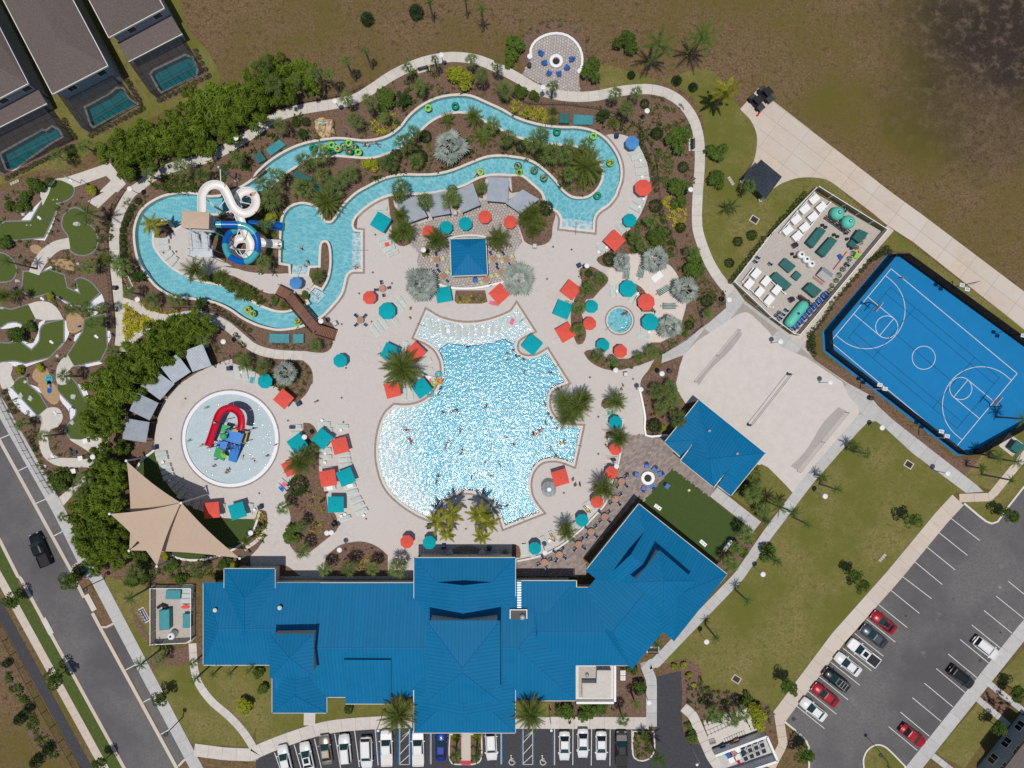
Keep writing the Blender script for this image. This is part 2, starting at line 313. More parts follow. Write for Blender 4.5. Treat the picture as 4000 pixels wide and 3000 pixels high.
# ------------------------------------------------------------------ mesh building
def link(name,me,parent=None):
 o=bpy.data.objects.new(name,me);COL.objects.link(o)
 if parent:o.parent=parent
 return o
class MB:
 def __init__(s):s.v=[];s.f=[];s.m=[]
 def add(s,vv,ff,mi=0):
  k=len(s.v);s.v+=[tuple(q) for q in vv];s.f+=[tuple(i+k for i in f) for f in ff];s.m+=[mi]*len(ff);return s
 def box(s,cx,cy,cz,sx,sy,sz,rz=0.0,mi=0,taper=1.0):
  c,n=math.cos(rz),math.sin(rz);vv=[]
  for z,q in ((-.5,1.0),(.5,taper)):
   for x,y in ((-.5,-.5),(.5,-.5),(.5,.5),(-.5,.5)):
    X,Y=x*sx*q,y*sy*q;vv.append((cx+X*c-Y*n,cy+X*n+Y*c,cz+z*sz))
  return s.add(vv,[(3,2,1,0),(4,5,6,7),(0,1,5,4),(1,2,6,5),(2,3,7,6),(3,0,4,7)],mi)
 def prism(s,P,z0,z1,mi=0):
  if area2(P)<0:P=P[::-1]
  n=len(P)
  return s.add([(p.x,p.y,z0) for p in P]+[(p.x,p.y,z1) for p in P],
                     [tuple(range(n-1,-1,-1)),tuple(range(n,2*n))]+[(i,(i+1) % n,n+(i+1) % n,n+i) for i in range(n)],mi)
 def tube(s,P,r,n=6,mi=0,cap=True):
  P=[Vector(p) for p in P];k=len(P);rr=r if isinstance(r,(list,tuple)) else [r]*k;vv=[];ff=[];up=None
  for i in range(k):
   t=(P[min(i+1,k-1)]-P[max(i-1,0)]).normalized()
   if up is None:up=t.orthogonal().normalized()
   a=(up-t*up.dot(t)).normalized();up=a;b=t.cross(a)
   for j in range(n):
    q=2*math.pi*j/n;vv.append(P[i]+(a*math.cos(q)+b*math.sin(q))*rr[i])
  for i in range(k-1):
   for j in range(n):ff.append((i*n+j,i*n+(j+1) % n,(i+1)*n+(j+1) % n,(i+1)*n+j))
  if cap:ff+=[tuple(range(n-1,-1,-1)),tuple(range((k-1)*n,k*n))]
  return s.add(vv,ff,mi)
 def lathe(s,prof,n=16,c=(0,0,0),mi=0,sx=1.0,sy=1.0):
  vv=[];ff=[]
  for r,z in prof:
   for j in range(n):q=2*math.pi*j/n;vv.append((c[0]+r*sx*math.cos(q),c[1]+r*sy*math.sin(q),c[2]+z))
  for i in range(len(prof)-1):
   for j in range(n):ff.append((i*n+j,i*n+(j+1) % n,(i+1)*n+(j+1) % n,(i+1)*n+j))
  ff+=[tuple(range(n-1,-1,-1)),tuple(range((len(prof)-1)*n,len(prof)*n))]
  return s.add(vv,ff,mi)
 def mesh(s,name,mats,smooth=False):
  me=bpy.data.meshes.new(name);me.from_pydata(s.v,[],s.f)
  for m_ in (mats if isinstance(mats,(list,tuple)) else [mats]):me.materials.append(M(m_))
  if isinstance(mats,(list,tuple)) and len(mats)>1:me.polygons.foreach_set('material_index',s.m)
  if smooth:me.polygons.foreach_set('use_smooth',[True]*len(me.polygons))
  me.update();return me
 def obj(s,name,mats,parent=None,smooth=False):return link(name,s.mesh(name,mats,smooth),parent)
THINGS=[]
def thing(name,desc,cat,loc=(0,0,0),rz=0.0,group=None,own=False,scale=None):
 o=link(name,None);o.location=loc;o.rotation_euler=(0,0,rz)
 if scale:o.scale=(scale,)*3 if not isinstance(scale,tuple) else scale
 return tag(o,desc,cat,group,own)
def tag(o,desc,cat,group=None,own=False):
 o['label']=desc;o['category']=cat
 if group:o['group']=group
 THINGS.append((o,desc,own));return o
def struct(o,label,kind='structure'):
 o['kind']=kind;o['label']=label;return o
def dup(root,loc,rz=0.0,desc=None,group=None,scale=None):
 r=root.copy();COL.objects.link(r);r.location=loc;r.rotation_euler=(0,0,rz)
 if scale:r.scale=(scale,)*3 if not isinstance(scale,tuple) else scale
 for ch in root.children:
  c=ch.copy();COL.objects.link(c);c.parent=r
  for g_ in ch.children:d=g_.copy();COL.objects.link(d);d.parent=c
 if desc:r['label']=desc
 if group:r['group']=group
 THINGS.append((r,r['label'],False));return r
PROTO={}
def place(key,maker,loc,rz=0.0,desc=None,group=None,scale=None):
 """first call builds the thing, later calls copy it with its parts"""
 if key not in PROTO:
  o=maker();PROTO[key]=o;o.location=loc;o.rotation_euler=(0,0,rz)
  if scale:o.scale=(scale,)*3 if not isinstance(scale,tuple) else scale
  if desc:
   o['label']=desc
   for i in range(len(THINGS)-1,-1,-1):
    if THINGS[i][0] is o:THINGS[i]=(o,desc,THINGS[i][2]);break
  if group:o['group']=group
  return o
 return dup(PROTO[key],loc,rz,desc,group,scale)
LAND=[]
def landmark(phrase,s,fr='F'):a=tr(s,fr)[0];LAND.append((phrase,W(a[0],a[1])))
# ------------------------------------------------------------------ figures, grown once while the scene is still empty
def body_mesh(pose,skin,top,bottom,hair):
 """one continuous skinned figure; clothing by the bone each face lies on"""
 if pose in ('stand','wade'):
  J=dict(pel=(0,0,.95),che=(0,0,1.28),nec=(0,0,1.46),hea=(.03,0,1.60),crn=(.02,0,1.74),shl=(0,.19,1.40),ell=(.02,.27,1.12),wrl=(.14,.25,.88),hal=(.2,.24,.80),shr=(0,-.19,1.40),elr=(.02,-.27,1.12),wrr=(.16,-.24,.90),har=(.23,-.22,.82),hpl=(0,.1,.90),knl=(.06,.12,.50),anl=(0,.13,.09),tol=(.17,.14,.04),hpr=(0,-.1,.90),knr=(.02,-.12,.50),anr=(-.06,-.13,.09),tor=(.11,-.14,.04))
  if pose=='wade':J.update(ell=(.12,.42,1.2),wrl=(.34,.45,1.12),hal=(.42,.43,1.1),elr=(.12,-.42,1.2),wrr=(.34,-.45,1.12),har=(.42,-.43,1.1))
 elif pose=='lie':
  J=dict(pel=(0,0,.1),che=(.34,0,.14),nec=(.52,0,.2),hea=(.64,0,.26),crn=(.78,0,.3),shl=(.46,.19,.15),ell=(.2,.3,.1),wrl=(-.02,.25,.08),hal=(-.1,.22,.08),shr=(.46,-.19,.15),elr=(.2,-.3,.1),wrr=(-.02,-.25,.08),har=(-.1,-.22,.08),hpl=(-.06,.1,.1),knl=(-.46,.14,.2),anl=(-.86,.12,.08),tol=(-.9,.14,.2),hpr=(-.06,-.1,.1),knr=(-.46,-.13,.12),anr=(-.88,-.13,.08),tor=(-.92,-.14,.2))
 elif pose=='swim':
  J=dict(pel=(0,0,.02),che=(.34,0,.06),nec=(.52,0,.1),hea=(.64,0,.14),crn=(.77,0,.18),shl=(.46,.2,.05),ell=(.62,.42,.02),wrl=(.86,.36,.02),hal=(.95,.32,.02),shr=(.46,-.2,.05),elr=(.3,-.44,.0),wrr=(.1,-.5,-.02),har=(.02,-.5,-.02),hpl=(-.06,.1,0),knl=(-.44,.2,-.06),anl=(-.82,.16,-.06),tol=(-.95,.16,-.06),hpr=(-.06,-.1,0),knr=(-.42,-.22,-.08),anr=(-.74,-.34,-.08),tor=(-.86,-.38,-.08))
 else:# sit, reclining in a tube
  J=dict(pel=(0,0,.05),che=(-.26,0,.3),nec=(-.38,0,.44),hea=(-.44,0,.56),crn=(-.48,0,.7),shl=(-.32,.2,.4),ell=(-.12,.42,.34),wrl=(.08,.5,.32),hal=(.16,.5,.32),shr=(-.32,-.2,.4),elr=(-.12,-.42,.34),wrr=(.08,-.5,.32),har=(.16,-.5,.32),hpl=(.05,.1,.06),knl=(.42,.16,.4),anl=(.72,.15,.22),tol=(.82,.16,.28),hpr=(.05,-.1,.06),knr=(.44,-.14,.38),anr=(.76,-.16,.2),tor=(.86,-.18,.26))
 rad=dict(pel=.15,che=.155,nec=.06,hea=.095,crn=.085,shl=.07,ell=.048,wrl=.036,hal=.042,shr=.07,elr=.048,wrr=.036,har=.042,hpl=.105,knl=.07,anl=.045,tol=.04,hpr=.105,knr=.07,anr=.045,tor=.04)
 E=[('pel','che'),('che','nec'),('nec','hea'),('hea','crn'),('che','shl'),('shl','ell'),('ell','wrl'),('wrl','hal'),('che','shr'),('shr','elr'),('elr','wrr'),('wrr','har'),('pel','hpl'),('hpl','knl'),('knl','anl'),('anl','tol'),('pel','hpr'),('hpr','knr'),('knr','anr'),('anr','tor')]
 K=list(J);me=bpy.data.meshes.new('body');me.from_pydata([J[q] for q in K],[(K.index(a),K.index(b)) for a,b in E],[])
 ob=bpy.data.objects.new('tmp',me);COL.objects.link(ob);ob.modifiers.new('s','SKIN');sv=me.skin_vertices[0].data
 for i,q in enumerate(K):sv[i].radius=(rad[q],rad[q]);sv[i].use_root=q=='pel'
 ob.modifiers.new('d','SUBSURF').levels=1
 dg=bpy.context.evaluated_depsgraph_get();out=bpy.data.meshes.new_from_object(ob.evaluated_get(dg));bpy.data.objects.remove(ob)
 out.materials.clear()
 for m_ in (skin,top,bottom,hair):out.materials.append(M(m_))
 seg=[(Vector(J[a]),Vector(J[b]),a,b) for a,b in E]
 for f in out.polygons:
  c=f.center;best=None
  for a,b,na,nb in seg:
   t=max(0,min(1,(c-a).dot(b-a)/max(1e-9,(b-a).length_squared)));d=(c-a.lerp(b,t)).length-.5*(rad[na]+(rad[nb]-rad[na])*t)
   if best is None or d<best[0]:best=(d,na,nb,t)
  _,na,nb,t=best;mi=0
  if (na,nb)==('pel','che') and top != skin:mi=1
  if nb in ('hpl','hpr') or na in ('hpl','hpr') and t<.45 or ((na,nb)==('pel','che') and t<.25):mi=2
  if (na,nb)==('hea','crn') and (t>.45):mi=3
  f.material_index=mi;f.use_smooth=True
 return out
PM={}
PCOL=[('skin_a','skin_a','cloth_blue','blue trunks'),('skin_b','skin_b','cloth_red','red trunks'),('skin_c','cloth_black','cloth_black','a black swimsuit'),('skin_b','cloth_pink','cloth_pink','a pink swimsuit'),('skin_a','cloth_white','cloth_black','a white top'),('skin_c','skin_c','cloth_black','black trunks'),('skin_b','cloth_yellow','cloth_yellow','a yellow top'),('skin_b','cloth_purple','cloth_black','a purple top')]
for _p in ('stand','wade','lie','swim','sit'):
 for _k in range(8):sk,tp,bt,_c=PCOL[_k];PM[_p,_k]=body_mesh(_p,sk,tp,bt,'cloth_hair')
# ------------------------------------------------------------------ the ground as one plan of regions (later ones lie over earlier ones)
REG=[]
def reg(name,P,z,m,label,only=None,kind='structure'):REG.append(dict(name=name,P=P,z=z,m=m,label=label,only=only,kind=kind));return P
def rect(x0,y0,x1,y1):return [Vector((x0,y0,0)),Vector((x1,y0,0)),Vector((x1,y1,0)),Vector((x0,y1,0))]
reg('ground',rect(-420,-420,420,420),0.0,'field','dry brown and olive grass field around the resort')
# lawns
reg('lawn',poly('32 860,330 930,320 1000,370 1250,600 1710,940! 1610,945! 33 1010,0! 60,1170! -100,1100 23 2120,1080 1950,1010 1700,960 1640,880 1600,780 1480,720! 1300,760! 1430,560! 23 2000,0! 32 0,1340! 400,850 700,480'),0.02,'lawn','broad olive lawn between the clubhouse and the car park')
reg('lawn',poly('20 1660,1250 1650,1050 1600,900 1480,780 1300,700 700,560 760,780 880,800 1300,690 1700,600 1950,900 2080,1040 2110,1150 2100,1350 2000,1530 30 20,1640 21 2212,380 1890,770 1830,790 1720,620 1640,300 1650,0'),0.02,'lawn','grass strip between the promenade and the equipment yard')
reg('lawn',poly('30 30,1659 110,1590 250,1540 400,1535 540,1560 650,1659 31 980,340 480,0 400,-40 0,400'),0.02,'lawn','small grass wedge above the equipment yard')
reg('lawn',poly('31 1085,335! 2212,1190! 2500,1380 2500,1660 2212,1290 1210,520! 980,480'),0.02,'lawn','grass strip between driveway and blue court')
reg('lawn',poly('32 2212,150! 1840,620! 1700,790! 1800,870! 1930,920! 2212,590! 2600,200!',False),0.02,'lawn','grass beside the transformer pad')
reg('lawn',poly('32 1700,1025! 1940,1010! 1970,970! 2212,700! 2600,300! 2600,500! 2212,900! 2050,1090 1980,1190 1930,1208 1880,1190'),0.02,'lawn','grass point at the top of the car park')
reg('lawn',poly('03 900,0! 1300,100! 1300,560! 1700,700! 1750,780! 13 -450,200! 0,780! 130,790! 140,1190! 420,1190! 410,1260 380,1310 0,1450! 03 2212,1300 2150,1480! 1650,1440! 1000,300',False),0.02,'lawn','lawn beside the street at the clubhouse corner')
reg('lawn',poly('13 500,1190! 620,1060! 780,1060! 780,1110! 1350,1100! 1360,1200 1000,1210 800,1220 530,1275',False),0.02,'lawn','narrow lawn along the clubhouse front')
reg('lawn',poly('33 1960,900! 2212,620! 2700,100! 2700,1500 2212,1000! 2160,1080! 33 1820,1090! 1440,1530! 1700,1659! 1960,1290! 2100,1100 2212,1000',False),0.02,'lawn','grass in front of the corner house')
reg('lawn',poly('00 500,-200 1500,-60 1620,250 1800,450 1900,700 1700,830 1350,1000 1000,1180 800,1300 600,1450 300,1480 0,1600 -400,1700 -400,-200'),0.02,'lawn','olive grass round the homes')
# street and verges
reg('verge',poly('02 -300,1000! 0,1370! 130,1659! 03 190,140! 380,400! 590,780! 1090,1659! 1300,2000! 900,2000! 850,1600! 30,0! -400,-700!',False),0.02,'verge','mown green verge along the street')
reg('trail',poly('03 -300,-330! 0,190! 800,1659! 950,1950! 850,1950! 700,1659! 0,390! -300,-100!',False),0.03,'asphalt_dark','dark asphalt trail left of the street')
reg('mulch_bed',poly('03 0,700 60,720 130,880 230,1000 290,1150 330,1280 430,1380 520,1500 500,1590 400,1560 300,1460 230,1330 200,1120 100,1000 0,900'),0.03,'mulch','mulch strip with low shrubs at the far corner')
reg('street',poly('02 -350,-150! 0,480! 03 -3,-1180! 670,80! 830,330 900,460! 1530,1659! 1750,2060! 1320,2060! 1090,1659! 390,380! 170,0! 02 0,1340! -350,700!',False),0.02,'asphalt','grey asphalt street along the left side')
reg('parking_bay',poly('02 -100,60! 0,250! 560,1270! 700,1510! 610,1590! 0,480! -100,300!',False),0.021,'asphalt','row of kerbside parking bays on the street')
reg('parking_bay',poly('03 910,460! 1000,425! 1150,690! 1610,1570! 1540,1640!',False),0.021,'asphalt','lower kerbside parking bays on the street')
# resort planting ground (mulch) inside the promenade
reg('mulch_bed',poly('01 1040,-20 1090,300 1040,560 1060,700 1090,1000 1040,1330 900,1659! 02 700,1000! 720,1500 900,1659! 03 1100,0! 1250,60! 13 0,-100! 12 0,1659! 1130,1659! 1130,1400! 22 1000,-200 21 1100,1660! 1300,1400 1500,1270 1850,1000 1830,800 1740,690 1640,450 1597,200 20 1600,1659 1620,1300 1560,1040 1430,860 1200,773 980,782 600,838 320,805 0,648 10 1900,515 1720,493 1450,535 1140,675 870,850 400,945 0,1115 00 1900,1315 1430,1470 1190,1625'),0.03,'mulch','dark red mulch planting beds inside the promenade')
reg('mulch_bed',poly('20 140,640 60,480 120,250 300,170 480,200 620,300 700,480 740,620 750,780 590,790 590,640'),0.03,'mulch','mulch bed around the fire pit patio')
reg('mulch_bed',poly('00 2212,950 10 350,860 700,690 10 450,780 200,900 0,1060 00 2000,1190 1500,1360 1130,1580 900,1420 1000,1200 1500,1150'),0.025,'mulch','mulch strip under the tall hedge')
# putting course ground
reg('mulch_bed',poly('00 -300,1659! 0,1659! 150,1600 300,1630 440,1540 560,1540 950,1400 1100,1560 1170,1659 01 990,100 930,350 960,800 1000,1300 02 1000,0! 1000,500! 820,760! 500,960! 0,100! -300,-400!',False),0.03,'mulch','mulch ground of the putting course')
GW=[('01 180,250! 430,0! 370,0 440,-60 560,-30 420,70 260,260!','beside the topmost green'),('01 290,410! 380,390! 520,95! 450,300! 390,420!','right of the topmost green'),('01 350,700! 440,640 470,665 420,690!','above the forked green'),('01 470,890! 640,970! 660,1000! 600,985!','below the forked green'),('01 630,850! 690,830! 705,880!','inside the fork'),
      ('01 740,990! 880,880! 910,960! 830,1060! 800,1080!','under the palms'),('01 0,1180 60,1120 150,1110 210,1140 180,1170 60,1180','left of the curved path'),('01 560,1110! 590,1120 600,1210 560,1300 420,1440! 200,1520! 0,1480! 0,1440 220,1470 430,1420 550,1290!','around the hooked green'),('01 80,1300 200,1270 270,1310 330,1220 340,1130 400,1100! 350,1200 350,1290 280,1370! 200,1310!','inside the hooked green'),
      ('01 640,1290! 650,1240 730,1200! 650,1290!','left of the long green'),('01 920,1200! 950,1200 960,1260 920,1330!','right of the long green'),('01 650,1500! 860,1465! 890,1480 760,1510!','below the long green'),('02 70,30 130,60 320,270 280,285 190,240 100,130','left of the rock green'),('02 230,0 310,20 390,70 360,80 250,20','above the rock green'),('02 500,60 530,80 620,190 670,240 640,320 610,310 600,240 530,150','left of the kidney green'),('02 670,0 730,30 760,80 760,140 720,100','above the kidney green')]
for s_,w_ in GW:reg('gravel_patch',poly(s_),0.05,'gravel_white','white gravel '+w_)
for s_,w_ in (('01 580,1060 640,1040 720,1090 740,1150 650,1220 590,1200','by the blue cup'),('01 260,470 310,455 370,490 330,540 270,510','by the curved path'),('01 430,600 560,580 640,620 640,680 520,650','above the forked green'),('01 300,1540 360,1490 420,1550 430,1659 350,1659 280,1600','by the blue teeing mat'),('02 330,0 420,-20 490,20 520,130 470,180 390,120','beside the rock green'),('01 1140,1090 1240,1090 1250,1150 1190,1180 1130,1150','in the golden shrubs')):
 reg('sand_patch',poly(s_),0.05,'mulch_tan','tan wood chips '+w_)
GR=[('00 430,1659 450,1600 500,1560 560,1555 630,1600 640,1659 01 620,40 560,80 510,90! 470,200! 380,390! 0,425! -200,440! -200,330! 0,290 50,260! 270,255! 420,0','dogleg putting green at the top of the course'),
      ('01 590,170 650,140 740,190 720,260 790,300 830,360 845,440 810,510 730,545 650,530 600,480 600,390 545,300 550,220','keyhole putting green with a white boulder'),
      ('01 -200,560 0,530 80,560 130,620 140,700 100,760 0,775 -200,760','round putting green at the edge of the frame'),
      ('01 210,690! 360,700! 430,675! 555,720! 580,830! 700,885! 660,760! 690,745 780,780 860,870! 740,990! 640,970! 430,870! 300,905! 195,855!','forked putting green'),
      ('01 -200,1000 0,1000 100,1020! 250,975! 310,1095! 240,1155 150,1120 60,1130 0,1170 -200,1150','bent putting green beside a fan path'),
      ('01 355,1195 380,1150 550,1105! 550,1290! 430,1425! 220,1475! 120,1455 -200,1475 -200,1310 80,1310! 180,1300! 275,1370! 345,1290','hooked putting green'),
      ('01 740,1100! 910,1060! 925,1340! 870,1450! 645,1500! 590,1410! 720,1210!','long wedge putting green'),
      ('01 120,1659! 170,1610 230,1600 240,1659 02 260,20 340,90 370,140! 410,205! 330,270! 130,50! 110,0','putting green with two white rocks'),
      ('02 505,0 600,-60 660,0! 720,120 770,190 800,250 780,450 700,480 620,470 575,400 580,370 660,270 665,220! 510,55','kidney putting green beside the hedge')]
for s_,w_ in GR:
 P_=poly(s_);reg('stone_edging',offset(P_,0.22),0.10,'edging','grey stone edging of the '+w_);reg('putting_green',P_,0.07,'putting_turf',w_)
for s_,w_ in (('00 400,1659 430,1580 480,1545 560,1535 950,1405! 1090,1590! 1020,1659! 860,1659! 960,1560! 920,1520! 640,1620! 620,1600 500,1555 450,1600 430,1659 01 370,120! 350,0','zigzag concrete path into the putting course'),('01 760,80! 900,0! 1010,-10! 850,140! 770,90!','lower end of the zigzag path'),
               ('01 595,395! 610,490! 520,505 440,570 380,650 340,720! 250,690! 290,600 350,510 460,430','curved concrete path between greens'),('01 245,970! 330,945 430,955 500,1010 550,1100! 400,1110! 310,1095!','fan shaped concrete path'),
               ('01 590,1410! 640,1500! 600,1540 610,1600 580,1659 500,1659 490,1530 530,1450','short concrete path below the long green'),('01 0,1480 100,1480 110,1530 95,1580 125,1659 02 30,50 0,-20 0,-60','concrete path at the frame edge'),
               ('02 330,280! 410,210 470,200 520,220 545,290 500,370 440,390 420,480 440,580 500,630 640,640 800,650! 830,760! 700,880! 550,1050! 510,980! 650,860 780,730 620,720 480,700 380,630 340,520 345,400 360,340','winding concrete path past the litter bin'),('02 600,475 700,480 780,450 850,420 940,440! 945,520 900,620! 800,600 700,540','concrete walk behind the hedge')):
 reg('footpath',poly(s_),0.06,'concrete',w_)
# main deck
DECK=reg('pool_deck',poly('F 467,787 500,776 655,758! 700,762 716,752 719,738 728,714! 700,680! 740,640! 765,540! 778,430! 828,397! 878,390! 953,385! 1028,367! 1106,356! 1143,370! 1176,395! 1200,425! 1240,455! 1290,440! 1326,375! 1321,337! 1306,310! 1295,297! 1318,290 1336,290 1356,295 1376,310 1388,330 1398,355 1402,388 1400,415 1396,432 1385,460 1372,480 1356,497 1325,532 1306,548 1291,556 1288,562 1303,575 1330,575! 1400,700! 1420,765! 1400,800 1388,815 1383,829 1386,867 1391,904 1391,939! 1342,942! 1340,990 1332,1020 1318,1055 1301,1092 1281,1114 1253,1142 1211,1177 1168,1197 1116,1210! 1116,1250! 541,1250! 541,1202! 558,1184! 573,1159 578,1129 575,1104 560,1101! 553,1121! 487,1119 442,1112 420,1097 390,1077 365,1049 347,1014 335,977 336,929 344,894 357,862 382,834 400,822 430,803'),0.08,'deck','pale textured pool deck')
reg('pool_deck',poly('Z 250,905! 270,905! 400,910 500,840! 570,800! 880,800! 930,1100! 1200,1250 1400,1290 1600,1300 1740,1290! 1950,1310! 2010,1400! 1930,1520! 1620,1520! 1480,1500 1300,1400 1100,1310 900,1300 860,1360 700,1340 560,1300 420,1200 300,1060 265,980'),0.08,'deck','pale deck below the water slides')
reg('footpath',poly('Z 1080,270! 1170,175! 1265,280! 1180,350!',False),0.06,'concrete','slide footing slab')
# spa sand garden
reg('sand_bed',poly('21 830,690 860,655 950,570 1010,535 1130,530 1250,560 1370,640 1440,740 1500,900 1500,1000 1460,1140 1380,1250 1280,1300 1190,1290 1180,1200 1230,1050 1140,850 1080,800 950,760 860,820'),0.085,'sand_bed','pale sand hammock garden beside the spa')
# patios
FLAG=reg('patio_base',poly('11 1330,300! 1500,250 1750,170 1950,70! 21 0,60! 60,180! 60,330! 90,430! 60,470 20,540 40,600 0,640! 11 2212,780! 2150,790 1950,825 1800,830 1650,820 1560,760 1400,640 1390,600! 1410,530! 1330,455! 1380,350!'),0.085,'patio_joint','flagstone patio round the bar pavilion')
PAV=reg('patio_base',poly('22 945,440! 1140,440! 1150,450! 1340,430! 1450,640! 1760,890! 1710,970! 1385,725! 1140,1010! 1100,960! 620,1510! 640,1580! 640,1659! 30,1659! 40,1535! 250,1490 420,1410 590,1270 700,1160 790,1060 830,980 900,800 940,650'),0.085,'patio_joint','brown paver patio between pool and lounge')
FIRE=reg('patio_base',poly('20 85,645! 160,520! 160,450 200,380 280,320 380,300 480,320 560,390 600,480 600,560 580,640! 585,795! 450,790 350,770'),0.05,'patio_joint','round flagstone patio with fire pit')
# planting beds set into the deck
BED=[('11 1140,20! 1170,20! 1200,130! 1360,320! 1350,420 1310,460 1240,465 1180,400 1170,260! 1150,120!','bed left of the cabanas'),('20 230,1659! 21 100,0! 230,50! 350,130! 375,200 350,300 340,400 290,450 190,465 110,430 90,380! 60,300! 60,100!','bed at the end of the cabanas'),
       ('11 1330,40! 1410,40! 1500,60! 1560,30! 1650,0! 1700,140! 1740,160! 1830,20! 1960,60! 10 1990,1500! 1900,1540! 1700,1640! 11 1400,10! 1200,30!','bed behind the cabanas'),('20 0,1659 0,1510 100,1530 190,1600 240,1659 21 260,60 100,0 0,10! 10 2190,1659! 2150,1520','bed beside the upper cabanas'),
       ('11 1430,530 1450,480 1520,400 1660,390! 1670,480! 1560,530 1480,575 1440,560','bed at the bar corner with lamp'),('11 1980,400! 2090,380! 2212,470! 2140,520 2100,530 1990,470!','bed at the right of the bar'),('11 1725,850! 1980,850! 2000,950! 1950,965! 1740,965! 1715,940!','raised bed below the bar'),
       ('21 740,575 840,530 900,480 960,360 1000,330 1100,240 1180,60 1250,0! 1300,0! 1430,560! 1370,640! 1250,560! 1130,530! 1010,535! 950,570! 860,655! 790,640','bed of shrubs right of the river'),('21 585,690 590,660 640,640 700,650 770,690 830,740 820,790 760,850! 700,920! 640,930! 600,1050! 620,1110! 640,1240 610,1310 570,1320 540,1270 510,1150 510,1020 550,900 600,800','long palm bed beside the spa'),
       ('21 620,1390 640,1370 700,1360! 740,1400! 850,1440! 1000,1440! 1130,1380! 1200,1300! 1280,1300! 1380,1250! 1460,1140! 1500,1000! 1540,960! 1660,1120! 1500,1270! 1300,1400! 1200,1460 1050,1510 920,1540 800,1530 680,1470','crescent bed below the spa'),('21 1110,1659! 1130,1600 1190,1550 1290,1500! 1480,1410! 1450,1500! 1410,1659! 22 1490,170! 1520,260! 1340,430! 1160,430! 1160,300 1140,150 1110,50!','bed beside the sand court'),
       ('11 -200,1400 0,1400! 150,1440! 405,1455! 460,1500 490,1560 490,1659 12 480,0 440,80 370,150! 340,160! 200,40 100,0! 11 60,1600! -60,1520! -200,1480!','bed with the silver palm'),('12 410,335! 470,340 520,390 550,500! 545,740! 600,900 620,1050! 690,1130 705,1200 700,1260 660,1300! 470,1450! 380,1460 320,1430 280,1340 300,1150 240,960! 300,860! 380,700! 410,500!','long mulch bed between the pools'),
       ('12 595,1530 650,1450 730,1390 850,1362 950,1365 1060,1410 1140,1480! 1140,1659! 590,1659!','mulch bed before the clubhouse'),('12 130,1659! 150,1590 220,1560 300,1590 380,1659!','small dark bed at the clubhouse corner'),('12 1400,1480! 1590,1480! 1640,1500! 2212,1500! 2212,1430! 22 30,1470! 30,1500! 12 1400,1500!','bed along the clubhouse front'),
       ('22 770,190 780,140 820,120 860,130 870,170 840,205 800,215','round palm planter by the umbrella'),('22 805,450 815,415 850,405 890,420 890,470 850,490 815,480','small palm planter'),('22 700,900 740,850 800,870 830,920 780,950 720,940','palm planter beside the red umbrella'),('22 430,1210 470,1200 500,1240 470,1280 420,1260','palm planter by the teal umbrella'),('22 0,1380! 60,1400 75,1470 70,1500! 0,1500!','corner bed by the teal umbrella'),
       ('11 450,650! 545,640! 550,520 560,450 600,425 630,450 645,530 640,650 625,760 570,840! 510,790! 450,720!','mulch tongue in the splash pool'),('11 210,625! 290,630! 295,705! 0,690! -300,640! 01 2212,640! 1900,570! 1850,320! 2100,350! 11 0,260! 210,300!','bed under the slides'),('11 430,880! 440,910! 370,900! 300,960! 400,960!','bed by the bridge steps'),('11 545,1085! 590,1070! 660,1140! 690,1190! 640,1180!','bed at the bridge foot'),('01 1310,380! 1320,330 1380,255 1430,240 1465,265 1495,330! 1400,390!','mulch nub with the golden palm'),
       ('Z 560,1320 700,1360 900,1310 1100,1320 1300,1410 1480,1510! 1620,1520! 1700,1640! 1500,1640! 1200,1560 1000,1420 800,1380','bed along the inner river bank'),('F 1330,1050! 1400,1010! 1401,1040!','paver corner planter')]
for s_,w_ in BED[:-1]:reg('mulch_bed',poly(s_),0.11,'mulch','mulch '+w_)
reg('turf_lawn',poly('02 1340,560! 1345,600 1390,740 1460,880 1560,990 1680,1070 1950,1160 2212,1170! 12 0,1150 20,1090 30,1110! 0,1230 02 2180,1260 2100,1370 1950,1460 1700,1510 1500,1490 1400,1420 1150,1050 1140,900 1190,700 1300,570'),0.09,'turf','artificial turf under the shade sails')
reg('turf_lawn',poly('22 1385,725! 2000,1210! 1745,1530! 1130,1010!',False),0.09,'turf','artificial turf game lawn')
# promenade and walks (joint colour; slabs are laid on top)
PROM=line('01 1037,1330 1045,1100 1030,950 1015,800 998,650 990,500 988,380 1005,280 1035,180 1085,80 1140,0 00 1190,1625 1310,1530 1430,1470 1580,1420 1750,1378 1900,1315 2050,1235 2212,1132 10 180,1010 400,945 700,895 870,850 1010,765 1140,675 1280,600 1450,535 1600,503 1720,493 1900,515 2050,570 2212,648 20 100,705 200,765 320,805 450,830 600,838 750,825 870,800 980,782 1100,772 1200,773 1320,800 1430,860 1510,940 1570,1040 1605,1150 1622,1300 1620,1450 1605,1659 21 1597,200 1605,330 1640,450 1690,580 1750,690 1830,800 1890,870')
WALK2=line('01 1060,950 1180,990 1280,1050 1380,1088 1480,1092 1600,1070 1720,1065 1840,1095 1960,1155 2080,1255 2200,1350 11 150,1398 410,1415')
WALK3=line('01 1390,1120 1280,1170 1180,1240 1090,1340 1040,1400')
